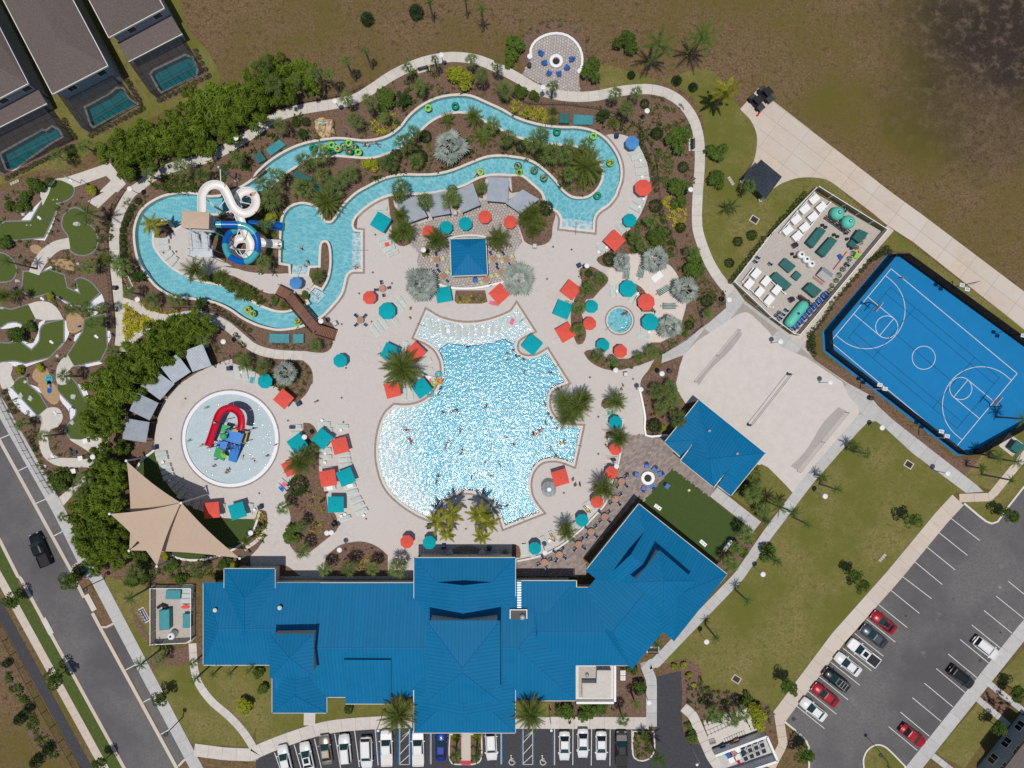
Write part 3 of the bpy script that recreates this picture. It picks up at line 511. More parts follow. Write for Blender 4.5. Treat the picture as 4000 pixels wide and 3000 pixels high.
STRIPS=[('promenade',PROM,1.68,1.75,'concrete','curving concrete promenade'),('footpath',WALK2,1.5,1.6,'concrete','concrete walk along the lower river'),('footpath',WALK3,1.2,1.4,'concrete','short walk under the hedge'),
          ('sidewalk',line('02 -120,20! 0,185! 510,1090! 790,1659! 03 825,0! 1190,695! 1700,1659! 1830,1900!',False),2.0,2.5,'concrete_grey','sidewalk on the resort side of the street'),
          ('sidewalk',line('03 -200,-330! 15,40! 865,1585! 960,1760!',False),1.35,1.5,'concrete_tan','sidewalk across the street'),
          ('footpath',line('03 1665,580 1670,660 1680,800 1720,930 1830,1080 1980,1210 2100,1340 2190,1480 2212,1540'),1.3,1.5,'concrete','narrow walk round the clubhouse corner'),
          ('sidewalk',line('03 1680,1500! 1950,1535! 2212,1545! 13 0,1520 300,1400 600,1310 900,1275 1350,1255!'),2.1,2.2,'concrete','concrete walk along the front parking'),
          ('footpath',line('13 465,1170! 462,1290!',False),1.9,1.2,'concrete','stub walk to the clubhouse door'),
          ('sidewalk',line('23 30,1265! 1180,1270!',False),2.0,2.4,'concrete','front sidewalk under the big palms'),
          ('footpath',line('23 1205,1300! 1205,900! 1150,760! 1230,760! 1420,560! 1960,0! 32 0,1290! 190,1040! 350,830! 700,430! 820,290!',False),1.75,2.2,'concrete_grey','diagonal walk beside the lounge roof'),
          ('sidewalk',line('32 1640,1000! 1500,1150! 33 1080,0! 600,540! 95,1215!',False),2.55,2.6,'concrete_tan','sidewalk along the car park'),('footpath',line('33 90,1190! 130,1450! 60,1580! 20,1659!',False),1.5,1.6,'concrete_tan','walk to the refuse yard'),
          ('footpath',line('32 1650,985! 1920,975! 2170,670! 2400,400!',False),1.4,2.3,'concrete_tan','walk to the transformer pad'),('sidewalk',line('33 2900,-330! 2212,460! 1270,1640! 900,2100!',False),2.3,2.6,'concrete_grey','sidewalk on the far side of the car park'),
          ('footpath',line('33 1900,920! 2212,1170!',False),1.0,1.2,'concrete_grey','garden walk to the corner house'),('footpath',line('33 1810,1060! 2080,1290!',False),1.0,1.2,'concrete_grey','second garden walk to the corner house'),('footpath',line('33 1420,1550! 1600,1690!',False),1.0,1.2,'concrete_grey','third garden walk by the car park'),
          ('footpath',line('22 1740,930! 2120,1230!',False),1.9,2.0,'concrete_grey','walk beside the game lawn'),('footpath',line('23 1480,1130! 1560,1200! 1720,1560! 1790,1659!',False),1.6,1.5,'concrete','walk past the refuse enclosure'),('footpath',line('12 -100,1430! 0,1360 120,1230! 190,1100!',False),0.6,1.2,'concrete','path sliver by the turf')]
for n_,L_,w_,sp_,m_,lb_ in STRIPS:reg(n_,ribbon(L_,w_),0.055,'joint',lb_)
APRON=reg('apron',poly('21 1290,1480! 1300,1400! 1500,1270! 1700,1130! 1850,1000! 1840,830! 1900,790! 2010,940! 31 0,1095! 180,1240! 240,1250! 330,1290! 320,1340! 400,1450! 700,1659! 32 870,90! 950,190! 1080,310! 1800,870! 1860,930! 1710,940! 1250,600! 1000,370! 930,320! 860,330! 650,540! 200,700! 21 1600,1600! 1480,1410!',False),0.055,'joint','concrete apron round the sand court')
TANP=reg('footpath',poly('31 1030,290! 1085,335! 640,850! 330,1290! 180,1240! 530,860!',False),0.056,'joint','tan path between yard and court')
reg('sand_court',poly('21 1415,1659! 1450,1500! 1480,1410! 1600,1285! 1945,1062! 2010,1038 2060,1055 2212,1200! 31 110,1340! 330,1430! 640,1640! 32 700,110! 770,190 785,250 740,340! 350,830! 220,950! 150,870! 0,720! -150,680! 22 1620,140! 1500,170! 1430,60!'),0.075,'sand','pale sand volleyball court')
reg('lawn',poly('22 2000,900! 2150,690! 32 0,720! 150,870! 210,960! 120,1060 0,1160! 22 2150,1150! 1890,960!',False),0.085,'lawn','grass at the foot of the sand court')
DRIVE=reg('driveway',poly('30 40,870! 215,1005! 1060,1659! 31 1390,240! 2212,860! 2700,1230! 2700,1570! 2212,1190! 1250,430! 1030,290! 900,180! 660,0! 30 520,1560 400,1535 250,1540 110,1590 20,1650! 20 2000,1530! 2070,1430 2100,1350 2115,1250 2110,1150 2060,1040 1970,945! 2130,760!'),0.03,'joint','wide concrete service driveway')
# yards
reg('gravel_yard',poly('31 390,0! 985,345! 240,1250! 180,1240! 0,1095! 21 1900,790! 2212,380!',False),0.06,'gravel','gravel floor of the pool equipment yard')
reg('gravel_yard',poly('03 1310,80! 1690,80! 1690,530! 1640,580! 1305,590!',False),0.06,'gravel','gravel floor of the small equipment yard')
# court
COURT=poly('31 1040,560! 1135,560! 2212,1340! 2560,1600! 2400,1880! 32 1740,590! 1640,600! 31 495,1370! 485,1220!',False)
reg('mulch_bed',poly('31 1000,470! 1100,530! 410,1220! 400,1400! 900,1659! 32 1100,290! 1590,640! 1830,640! 1700,790! 1080,310! 870,90! 31 700,1659! 330,1380! 320,1290! 950,480!',False),0.05,'mulch','mulch border of the blue court')
reg('court',offset(COURT,0.35),0.06,'court','blue basketball court')
# car parks
reg('car_park',poly('32 1690,1035! 1880,1190 1930,1208 1980,1190 2050,1090! 2900,0! 33 3000,-600! 2212,390! 1190,1640! 1000,1900! 200,1900! 33 350,1659! 350,1490 310,1400 135,1250! 1160,0! 32 1570,1165!',False),0.04,'asphalt','grey asphalt car park')
ISL=poly('33 820,1659 815,1580 850,1500 910,1455 970,1450 1030,1480 1190,1640! 1150,1800! 830,1800!');reg('kerb',ISL,0.15,'coping','kerb of the car park island');reg('lawn',offset(ISL,-0.25),0.16,'lawn','grass island in the car park')
reg('car_park',poly('03 2212,1700! 13 0,1590! 160,1520 330,1450 500,1400 700,1355 900,1325 1030,1318! 1350,1310! 1350,1200! 23 30,1200! 30,1318! 1030,1330! 1240,1330! 1250,870! 1460,820! 1470,1000 1465,1180 1510,1430 1640,1460! 1750,1700! 1700,1900! 13 0,1900!'),0.04,'asphalt_dark','dark asphalt front parking')
for s_,w_ in (('13 1670,1360! 1665,1560 1690,1620 1750,1630! 1870,1630! 1930,1610 1955,1560 1955,1360!','strip before the entrance'),('23 1040,1335! 1035,1500 1050,1570 1120,1600 1200,1570 1235,1500 1230,1335!','island at the end of the row')):
 P_=poly(s_);reg('kerb',P_,0.15,'coping','kerb of the planted '+w_);reg('mulch_bed',offset(P_,-0.22),0.16,'mulch','planted '+w_)
reg('footpath',poly('13 1775,1300! 1855,1300! 1855,1590! 1775,1590!',False),0.165,'concrete_tan','tan entrance walk between palms')
reg('tactile_strip',poly('13 1775,1590! 1855,1590! 1855,1628! 1775,1628!',False),0.166,'play_red','red tactile strip at the entrance walk')
reg('mulch_bed',poly('23 340,1080! 880,1080! 890,780! 990,790! 1060,720! 1140,880! 1160,1000! 1160,1210! 340,1205!',False),0.05,'mulch','mulch bed along the clubhouse front wall')
reg('mulch_bed',poly('23 1260,860! 1460,720 1560,740 1640,820 1650,950 1740,1000 1950,1020 2100,1060 2212,1120! 33 0,1110 60,1250! 20,1500! -100,1500! 23 2200,1560! 2160,1330! 1650,1270! 1580,1120! 1470,1090! 1470,1000! 1460,820!'),0.05,'mulch','mulch bed around the refuse enclosure')
reg('mulch_bed',poly('23 1480,1190! 1540,1220! 1640,1450! 1520,1450!',False),0.05,'mulch','narrow planted strip beside the drive')
reg('mulch_bed',poly('22 1990,1220! 2110,1290 2100,1400 2000,1480 1940,1600 1850,1659! 1750,1530!',False),0.05,'mulch','mulch bed at the end of the game lawn')
reg('mulch_bed',poly('03 1300,200! 1180,250 1150,300 1250,440! 1310,600! 1290,690 1480,640 1650,600! 1760,560! 1780,780! 1650,760 1450,780! 1300,820! 1290,600! 1180,450 1130,280!',False),0.05,'mulch','mulch round the small equipment yard')
reg('mulch_bed',poly('33 1920,930! 2130,1100! 2040,1220! 1840,1060!',False),0.05,'mulch','planted bed between the garden walks')
reg('mulch_bed',poly('23 30,1090! 340,1090! 340,1200! 30,1200!',False),0.05,'lawn','grass under the large entrance palm')
# homes behind the hedge
for s_,w_ in (('00 1150,560! 1230,520 1570,310! 1770,635! 1350,860! 1130,560!','upper'),('00 560,850! 980,620! 1180,920! 780,1160! 700,1110!','middle'),('00 -150,1180! 420,910! 640,1210! 50,1510! -150,1540!','lower')):reg('lanai',poly(s_,False),0.06,'shingle',w_+' home pool terrace')
for s_,w_ in (('00 1670,410! 1720,480 1830,660 1800,690 1390,900 1350,870! 1770,640! 1660,430!','upper'),('00 1080,660! 1140,700 1250,920 1230,970 800,1190 780,1165! 1190,925! 1060,680!','middle'),('00 530,1030! 570,1040 670,1210 640,1260 50,1560 20,1520! 640,1215!','lower')):reg('mulch_bed',poly(s_),0.04,'mulch','mulch strip round the %s home terrace' % w_)
HP=[('00 1310,640 1330,615! 1600,485! 1655,500! 1700,600! 1690,650! 1400,790! 1380,770!','upper'),('00 745,930! 940,830! 1010,770! 1060,770! 1110,860! 1170,900! 810,1090! 790,1070!','middle'),('00 15,1330! 370,1130! 400,1140! 450,1100! 510,1130! 530,1180! 440,1230! 120,1460! 60,1460!','lower')]
for s_,w_ in HP:
 P_=poly(s_,False);reg('pool_coping',offset(P_,0.35),0.07,'concrete_grey',w_+' home pool coping');reg('home_pool',P_,-0.9,'plaster_home',w_+' home pool basin')
# river
ROUT=poly('10 0,1520 100,1420 250,1320 400,1255 560,1220 720,1205 950,1225 1130,1190 1250,1110 1330,1010 1430,925 1560,860 1700,832 1850,838 2000,900 2130,960 20 0,1008 100,1050 250,1090 420,1110 560,1112 680,1135 770,1180 850,1260 910,1360 935,1460 930,1560 900,1645 21 890,20 830,100 740,165 705,220 695,330! 430,300! 435,230 400,165 340,130 290,60 265,0 20 180,1580 90,1510 0,1505 10 2050,1500 1930,1525 1800,1590 1650,1635 11 1450,5 1300,10 1180,15 1100,35 1000,85 900,160 840,230 825,290 850,340 905,350! 905,670! 820,675 775,720 755,800 730,880 650,980 560,1070 430,1140 300,1172 180,1180 80,1160 0,1135 01 2100,1080 2000,1010 1900,960 1800,930 1650,910 1550,900 1450,870 1350,800 1270,700 1210,600 1180,480 1170,370 1180,280 1220,180 1290,110 1400,50 1530,20 1650,20 Z 760,450 870,475 1060,455 1150,410 1240,365 1340,300 1440,225 1530,145')
RIN=poly('Z 1840,115 1700,205 1580,310 1480,400 1350,480 1230,560 1100,615 1000,640 880,650! 800,700! 580,770! 510,810! 470,760 430,715 360,710 300,740 270,820 262,905! 265,980 300,1060 420,1200 560,1300 700,1350 01 1600,740 1750,785 1880,810 2000,850 2100,910 2212,975 11 150,1035 250,1045 330,1025 470,965! 435,910! 510,825! 575,855! 620,780 645,700 655,600 650,500 630,430 590,415 555,440 545,500 540,635! 450,640! 440,710! 305,710! 300,625! 215,610! 220,400 230,260 250,190 300,135 370,108 430,108 500,130 550,180 565,230 600,265 650,270 690,230 740,150 800,80 880,10 10 950,1630 1100,1555 1250,1520 1400,1520 1550,1515 1700,1480 1850,1420 2000,1365 2150,1355 20 0,1365 100,1380 200,1420 290,1490 370,1570 430,1650 21 510,50 590,62 660,50 720,10 20 770,1600 795,1510 780,1430 720,1340 640,1280 540,1255 400,1240 250,1225 100,1190 0,1160 10 2100,1100 2000,1050 1900,1000 1800,965 1680,970 1560,1010 1470,1070 1400,1140 1310,1210 1230,1280 1130,1320 1000,1355 850,1350 720,1340 630,1340 450,1370')
WOUT=poly('11 1480,1045! 1600,1110 1800,1150 2000,1130 2212,1050 21 40,1000! 165,1195! 100,1225 40,1270 20,1340 50,1410 130,1440 220,1430 300,1385! 460,1640! 22 370,20 320,60 300,150 310,230 370,320 430,370! 590,380! 525,685! 430,650 350,640 250,660 170,740 140,850 150,960 190,1040 240,1105! 0,1200! 12 2150,1225! 2110,1110 2050,1030 1970,960 1880,925 1780,920 1670,960 1590,1020 1530,1100 1490,1150! 1400,1110 1250,1010 1130,880 1070,700 1060,550 1080,400 1130,270 1200,200! 1300,205 1420,180 1530,110 1590,20 11 1620,1600 1625,1520 1610,1440 1560,1350 1480,1290 1390,1250!')
KC=W(900.7,1714);SPA=W(2420.4,1251.8)
for P_ in (ROUT,WOUT):reg('paver_border',offset(P_,0.72),0.082,'border_paver','brown paver border of the water',only='pool_deck')
reg('pool_coping',offset(ROUT,0.38),0.13,'coping','pale coping of the river pool')
reg('river_basin',ROUT,-0.9,'plaster','turquoise floor of the river pool')
reg('island_edge',RIN,0.13,'coping','pale coping of the river island')
RIN2=offset(RIN,-0.38)
ISLAND_AT=len(REG)
reg('mulch_bed',RIN2,0.05,'mulch','mulch island inside the river')
# repaint what stands on the island
for q in list(REG):
 if q['label'] in ('pale deck below the water slides','slide footing slab','mulch tongue in the splash pool','mulch bed under the slides','mulch bed by the bridge steps','mulch nub with the golden palm','mulch bed along the inner river bank'):
  REG.remove(q);q['inside']=RIN2;REG.append(q)
reg('pool_coping',offset(WOUT,0.38),0.12,'coping','pale coping of the wave pool')
reg('wave_pool_basin',WOUT,-1.0,'plaster_deep','blue floor of the wave pool')
reg('sun_shelf',poly('11 1480,1030! 1600,1110 1800,1150 2000,1130 2212,1050 21 40,990! 180,1195! 100,1235 40,1280 0,1310! 11 2150,1270! 1950,1320 1800,1325 1650,1310! 1580,1370! 1480,1290 1380,1250!'),-0.15,'plaster_shallow','pale tanning shelf of the wave pool')
REG[-1]['inside']=WOUT
for c_,r0,r1,r2,nm in ((KC,8.15,7.9,7.35,'splash pad'),(SPA,2.45,2.2,2.0,'spa')):
 reg('paver_border',circle(c_,r0,72),0.085,'border_paver','brown paver ring of the '+nm)
 reg('pool_coping',circle(c_,r1,72),0.12,'tile_white' if nm=='splash pad' else 'coping','pale rim of the '+nm)
 reg('basin',circle(c_,r2,72),-0.12 if nm=='splash pad' else -0.45,'plaster_kids' if nm=='splash pad' else 'plaster','shallow floor of the '+nm)
reg('basin',circle(SPA,1.62,48),-0.95,'plaster','deep well of the spa')
# ---- plan arrangement
def arrange():
 V=[];E=[]
 for q in REG:
  P=q['P'];k=len(V);V+=[(p.x,p.y) for p in P];n=len(P)
  E+=[(k+i,k+(i+1) % n) for i in range(n)]
 vo,eo,fo,_,_,_=delaunay_2d_cdt([Vector(v) for v in V],E,[],0,1e-4,False)
 VX=np.array([(v[0],v[1]) for v in vo]);T=np.array([tuple(f) for f in fo])
 C=VX[T].mean(axis=1)
 own=np.full(len(T),-1)
 def hit(P):
  A=np.array([(p.x,p.y) for p in P]);r=np.zeros(len(C),bool)
  sel=np.where((C[:,0] >= A[:,0].min()) & (C[:,0] <= A[:,0].max()) & (C[:,1] >= A[:,1].min()) & (C[:,1] <= A[:,1].max()))[0]
  if len(sel)==0:return r
  x,y=C[sel,0][:,None],C[sel,1][:,None];B=np.roll(A,-1,axis=0)
  ax,ay,bx,by=A[:,0],A[:,1],B[:,0],B[:,1]
  with np.errstate(divide='ignore',invalid='ignore'):
   cr=((ay>y) != (by>y)) & (x<(bx-ax)*(y-ay)/(by-ay)+ax)
  r[sel]=(cr.sum(axis=1) % 2).astype(bool);return r
 names=np.array([q['name'] for q in REG])
 for i,q in enumerate(REG):
  h=hit(q['P'])
  if q.get('inside'):h &= hit(q['inside'])
  if q['only']:h &= np.array([own[t] >= 0 and REG[own[t]]['name']==q['only'] for t in range(len(T))])
  own[h]=i
 edges={}
 for ti,t in enumerate(T):
  if own[ti]<0:continue
  for a,b in ((t[0],t[1]),(t[1],t[2]),(t[2],t[0])):edges.setdefault((min(a,b),max(a,b)),[]).append(ti)
 walls={}
 for (a,b),ts in edges.items():
  if len(ts)==2 and own[ts[0]] != own[ts[1]]:
   i,j=own[ts[0]],own[ts[1]];zi,zj=REG[i]['z'],REG[j]['z']
   if abs(zi-zj)>1e-4:walls.setdefault(i if zi>zj else j,[]).append((a,b,min(zi,zj),max(zi,zj)))
 for i,q in enumerate(REG):
  sel=T[own==i]
  if len(sel)==0:continue
  ids=np.unique(sel);rm={int(v):k for k,v in enumerate(ids)}
  vv=[(VX[v][0],VX[v][1],q['z']) for v in ids];ff=[]
  for t in sel:
   a,b,c=(VX[t[k]] for k in range(3))
   cw=(b[0]-a[0])*(c[1]-a[1])-(b[1]-a[1])*(c[0]-a[0])<0
   t=tuple(rm[int(k)] for k in t);ff.append(t[::-1] if cw else t)
  for a,b,z0,z1 in walls.get(i,[]):
   k=len(vv);vv+=[(*VX[a],z0),(*VX[b],z0),(*VX[b],z1),(*VX[a],z1)];ff.append((k,k+1,k+2,k+3))
  me=bpy.data.meshes.new(q['name']);me.from_pydata(vv,[],ff);me.materials.append(M(q['m']));me.update()
  q['obj']=struct(link(q['name'],me),q['label'],q['kind'])
arrange()
def reg_obj(label):
 for q in REG:
  if q['label']==label:return q.get('obj')
# water sheets
def sheet(name,P,holes,z,m,label):
 V=[];E=[]
 for L in [P]+holes:
  k=len(V);V+=[Vector((p.x,p.y)) for p in L];n=len(L);E+=[(k+i,k+(i+1) % n) for i in range(n)]
 vo,_,fo,_,_,_=delaunay_2d_cdt(V,E,[],0,1e-4,False);ff=[]
 for f in fo:
  c=sum((vo[i] for i in f),Vector((0,0))) / len(f)
  if inside(P,c.x,c.y) and not any(inside(h_,c.x,c.y) for h_ in holes):ff.append(tuple(f))
 me=bpy.data.meshes.new(name);me.from_pydata([(v[0],v[1],z) for v in vo],[],ff);me.materials.append(M(m));me.update()
 bm=bmesh.new();bm.from_mesh(me);bmesh.ops.recalc_face_normals(bm,faces=bm.faces)
 if sum(f.normal.z for f in bm.faces)<0:bmesh.ops.reverse_faces(bm,faces=bm.faces)
 bm.to_mesh(me);bm.free()
 return struct(link(name,me),label)
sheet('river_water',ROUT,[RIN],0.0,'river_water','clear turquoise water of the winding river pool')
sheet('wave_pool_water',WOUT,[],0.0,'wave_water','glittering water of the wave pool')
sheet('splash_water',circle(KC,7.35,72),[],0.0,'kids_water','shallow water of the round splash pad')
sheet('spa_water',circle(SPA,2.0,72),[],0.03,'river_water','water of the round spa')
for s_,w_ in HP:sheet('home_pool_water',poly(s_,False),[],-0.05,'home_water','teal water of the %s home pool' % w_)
# sloping beach of the wave pool
_o=line('12 1200,195 1130,270 1080,400 1058,550 1068,700 1130,880 1250,1010 1400,1112 1490,1152',True,1.0);_i=line('12 1560,150 1500,300 1490,420 1480,560 1490,700 1530,820 1560,900 1580,960 1580,1010',True,1.0);mb=MB();K_=24
for i in range(41):
 t=i/40;a=_o[min(len(_o)-1,int(t*(len(_o)-1)))].lerp(_o[min(len(_o)-1,int(t*(len(_o)-1))+1)],t*(len(_o)-1) % 1);b=_i[min(len(_i)-1,int(t*(len(_i)-1)))].lerp(_i[min(len(_i)-1,int(t*(len(_i)-1))+1)],t*(len(_i)-1) % 1)
 for j in range(K_+1):q=j/K_;p=a.lerp(b,q);mb.v.append((p.x,p.y,-.03-.965*q))
 if i:mb.f+=[((i-1)*(K_+1)+j,(i-1)*(K_+1)+j+1,i*(K_+1)+j+1,i*(K_+1)+j) for j in range(K_)];mb.m+=[0]*K_
struct(mb.obj('beach_entry','plaster_slope',None,True),'white sloping beach of the wave pool')
L_=line('11 1580,1365! 1650,1310! 1800,1325 1950,1320 2150,1270! 21 0,1310!');n=len(L_);P_=ribbon(L_,.16);mb=MB()
for i in range(n-1):mb.prism([P_[i],P_[i+1],P_[2*n-2-i],P_[2*n-1-i]],-.14,-.10)
struct(mb.obj('tile_edge','tile_blue'),'dark blue tile edge of the tanning shelf')
# steps under water at the river entries
def steps(label,a,b,d,n,z0):
 """a-b: top edge, d: direction into the water"""
 A,B=a,b;dd=Vector(d)
 for k in range(n):
  mb=MB();mb.prism([A+dd*0.38*k,B+dd*0.38*k,B+dd*0.38*(k+1),A+dd*0.38*(k+1)],-0.88,z0-0.14*k)
  struct(mb.obj('pool_step','plaster_shallow'),'%s, number %d from the top' % (label,k+1))
_p=lambda s:pts(s)[0]
steps('pool step at the right river arm',_p('21 432,298'),_p('21 693,328'),(0.06,1,0),4,-0.1)
steps('pool step by the river deck',_p('11 903,352'),_p('11 903,668'),(-1,0,0),4,-0.1)
steps('pool step by the bridge',_p('11 437,908'),_p('11 512,828'),(0.85,-0.55,0),5,-0.1)
steps('pool step in the splash pool',_p('11 307,708'),_p('11 438,708'),(0,1,0),4,-0.1)
# ---- slabs
def slab_strip(parent,L,w,sp,m,zt):
 acc=0.0;rows=[L[0]];last=L[0]
 dist=[0.0]
 for i in range(1,len(L)):dist.append(dist[-1]+(L[i]-L[i-1]).length)
 n=max(1,int(dist[-1] / sp));cuts=[dist[-1]*i/n for i in range(n+1)]
 def at(s):
  for i in range(1,len(L)):
   if dist[i] >= s-1e-9:
    t=(s-dist[i-1]) / max(1e-9,dist[i]-dist[i-1]);return L[i-1].lerp(L[i],t)
  return L[-1]
 def nrm(s):
  t=at(min(dist[-1],s+0.4))-at(max(0,s-0.4));t.z=0;t.normalize();return Vector((-t.y,t.x,0))
 g_=0.022
 for i in range(n):
  s0,s1=cuts[i]+g_,cuts[i+1]-g_;a,b=at(s0),at(s1);na,nb=nrm(s0)*(w/2-0.01),nrm(s1)*(w/2-0.01)
  mid=at((s0+s1)/2);nm=nrm((s0+s1)/2)*(w/2-0.01)
  MB().prism([a-na,mid-nm,b-nb,b+nb,mid+nm,a+na],0.055,zt).obj('slab',m,parent)
for i_,(n_,L_,w_,sp_,m_,lb_) in enumerate(STRIPS):
 o_=reg_obj(lb_)
 if o_:slab_strip(o_,L_,w_,sp_,m_,0.08+.0022*i_)
def slab_grid(parent,P,org,ang,su,sv,m,z0,z1,skip=None):
 c,s=math.cos(ang),math.sin(ang)
 U=[(p.x-org.x)*c+(p.y-org.y)*s for p in P];V_=[-(p.x-org.x)*s+(p.y-org.y)*c for p in P];g_=0.025
 for i in range(math.floor(min(U)/su),math.ceil(max(U)/su)):
  for j in range(math.floor(min(V_)/sv),math.ceil(max(V_)/sv)):
   o0=org.x*c+org.y*s;o1=-org.x*s+org.y*c
   Q=clip(P,c,s,o0+(i+1)*su-g_);Q=clip(Q,-c,-s,-(o0+i*su+g_)) if Q else Q
   Q=clip(Q,-s,c,o1+(j+1)*sv-g_) if Q else Q;Q=clip(Q,s,-c,-(o1+j*sv+g_)) if Q else Q
   if len(Q)>2 and abs(area2(Q))>0.3:
    ctr=sum(Q,Vector((0,0,0))) / len(Q)
    if skip and skip(ctr):continue
    MB().prism(Q,z0,z1).obj('slab',m if not callable(m) else m(i,j),parent)
_a=math.atan2(-(860-240),2212-1390)
slab_grid(reg_obj('wide concrete service driveway'),DRIVE,_p('31 1390,240'),_a,4.9,2.42,'concrete_tan',0.03,0.06)
SANDP=next(q['P'] for q in REG if q['name']=='sand_court')
slab_grid(reg_obj('concrete apron round the sand court'),APRON,_p('32 1080,310'),math.atan2(-(870-310),1800-1080),2.4,2.4,'concrete_grey',0.055,0.07,lambda c:inside(SANDP,c.x,c.y) or (c.x<-1000))
slab_grid(reg_obj('tan path between yard and court'),TANP,_p('31 1030,290'),math.atan2(560,-390),2.4,3.0,'concrete_tan',0.056,0.072)
# ---- pavers: the 300 nearest a point as pieces, the rest as one mass
def pavers(parent,P,m,m1,su,sv,ang,z,centre,limit=300,jit=0.0):
 c,s=math.cos(ang),math.sin(ang);cells=[]
 U=[p.x*c+p.y*s for p in P];V_=[-p.x*s+p.y*c for p in P]
 rng=random.Random(3)
 for j in range(math.floor(min(V_)/sv),math.ceil(max(V_)/sv)):
  for i in range(math.floor(min(U)/su)-1,math.ceil(max(U)/su)):
   u,v=(i+0.5+(0.5 if j % 2 else 0))*su,(j+0.5)*sv
   x,y=u*c-v*s,u*s+v*c
   if inside(P,x,y):cells.append(((x-centre.x)**2+(y-centre.y)**2,x,y))
 cells.sort();g_=0.022
 shapes=[]
 for q in range(5):
  mb=MB();r_=random.Random(q)
  if jit:
   L=[Vector((math.cos(t+r_.uniform(-.2,.2))*su*r_.uniform(.42,.52),math.sin(t+r_.uniform(-.2,.2))*sv*r_.uniform(.42,.52),0)) for t in (math.pi*2*k/6 for k in range(6))]
   mb.prism(L,0,0.02+0.004*q)
  else:mb.box(0,0,0.0125,su-g_,sv-g_,0.025)
  shapes.append(mb)
 me=[sh.mesh('paver',m1) for sh in shapes]
 for k,(d,x,y) in enumerate(cells[:limit]):
  o=link('paver',me[rng.randrange(5)],parent);o.location=(x,y,z+rng.uniform(0,.004));o.rotation_euler=(0,0,ang+(rng.uniform(0,6.28) if jit else 0))
 mass=MB()
 for k,(d,x,y) in enumerate(cells[limit:]):
  sh=shapes[rng.randrange(5)];th=ang+(rng.uniform(0,6.28) if jit else 0);c,s=math.cos(th),math.sin(th)
  dz=rng.uniform(0,0.006);mass.add([(x+vx*c-vy*s,y+vx*s+vy*c,z+vz+(dz if vz>0 else 0)) for vx,vy,vz in sh.v],sh.f[1:])
 if mass.v:o=mass.obj('paver_field',m,parent);o['kind']='stuff'
pavers(reg_obj('brown paver patio between pool and lounge'),PAV,'paver','paver_one',0.62,0.31,R(38),0.085,_p('22 1100,640'),300)
pavers(reg_obj('flagstone patio round the bar pavilion'),FLAG,'flagstone','flagstone_one',0.5,0.42,R(10),0.085,_p('11 1800,330'),300,1)
pavers(reg_obj('round flagstone patio with fire pit'),FIRE,'flagstone','flagstone_one',0.5,0.42,R(25),0.05,_p('20 380,540'),300,1)
# ---- painted lines
def stripe(parent,a,b,w,m,z,name='painted_line'):
 d=(b-a);d.z=0;d.normalize();n_=Vector((-d.y,d.x,0))*w/2
 return MB().prism([a-n_,b-n_,b+n_,a+n_],z,z+0.006).obj(name,m,parent)
def arc_line(parent,c,r,t0,t1,w,m,z,n=40,ang=0.0):
 mb=MB();A=[];B=[]
 for i in range(n+1):
  t=t0+(t1-t0)*i/n+ang;A.append(c+Vector((math.cos(t),math.sin(t),0))*(r-w/2));B.append(c+Vector((math.cos(t),math.sin(t),0))*(r+w/2))
 mb.add([(p.x,p.y,z+0.006) for p in A+B],[(i,i+n+1,i+n+2,i+1) if t1>t0 else (i+1,i+n+2,i+n+1,i) for i in range(n)])
 return mb.obj('painted_line',m,parent)
CO=reg_obj('blue basketball court')
a_,b_=_p('31 1062,664'),_p('31 537,1296');u_=(b_-a_);CW=u_.length;u_.normalize();ux=Vector((-u_.y,u_.x,0))
if ux.x<0:ux=-ux
CL=(_p('31 2180,1532')-a_).length
zc=0.062
c0,c1,c2,c3=a_,b_,b_+ux*CL,a_+ux*CL
for p,q in ((c0,c1),(c1,c2),(c2,c3),(c3,c0)):stripe(CO,p,q,0.10,'line_white',zc)
mid=(c0+c1+c2+c3)/4;arc_line(CO,mid,1.9,0,2*math.pi,0.09,'line_white',zc+0.002)
for base,dx in ((c0,ux),(c3,-ux)):
 m_=base+u_*CW/2
 for sgn in (-1,1):
  stripe(CO,m_+u_*sgn*1.83,m_+u_*sgn*1.83+dx*5.55,0.09,'line_white',zc+0.002)
  stripe(CO,m_+u_*sgn*6.35,m_+u_*sgn*6.35+dx*1.2,0.09,'line_white',zc+0.002)
 fl=m_+dx*5.55;stripe(CO,fl-u_*1.83,fl+u_*1.83,0.09,'line_white',zc+0.004)
 arc_line(CO,fl,1.83,0,2*math.pi,0.09,'line_white',zc+0.006)
 ring=m_+dx*1.2;t0=math.atan2(dx.y,dx.x);arc_line(CO,ring,6.35,t0-math.pi/2,t0+math.pi/2,0.09,'line_white',zc+0.008,48)
for off,L_ in ((-4.1,1),(-5.4,1),(4.1,1),(5.4,1)):stripe(CO,mid+u_*off-ux*(11.6),mid+u_*off+ux*(11.6),0.06,'line_dark',zc+0.01)
for dxx in (-11.6,-6.4,6.4,11.6):stripe(CO,mid+ux*dxx-u_*5.4,mid+ux*dxx+u_*5.4,0.06,'line_dark',zc+0.012)
stripe(CO,mid-ux*6.4,mid+ux*6.4,0.06,'line_dark',zc+0.014)
CP=reg_obj('grey asphalt car park')
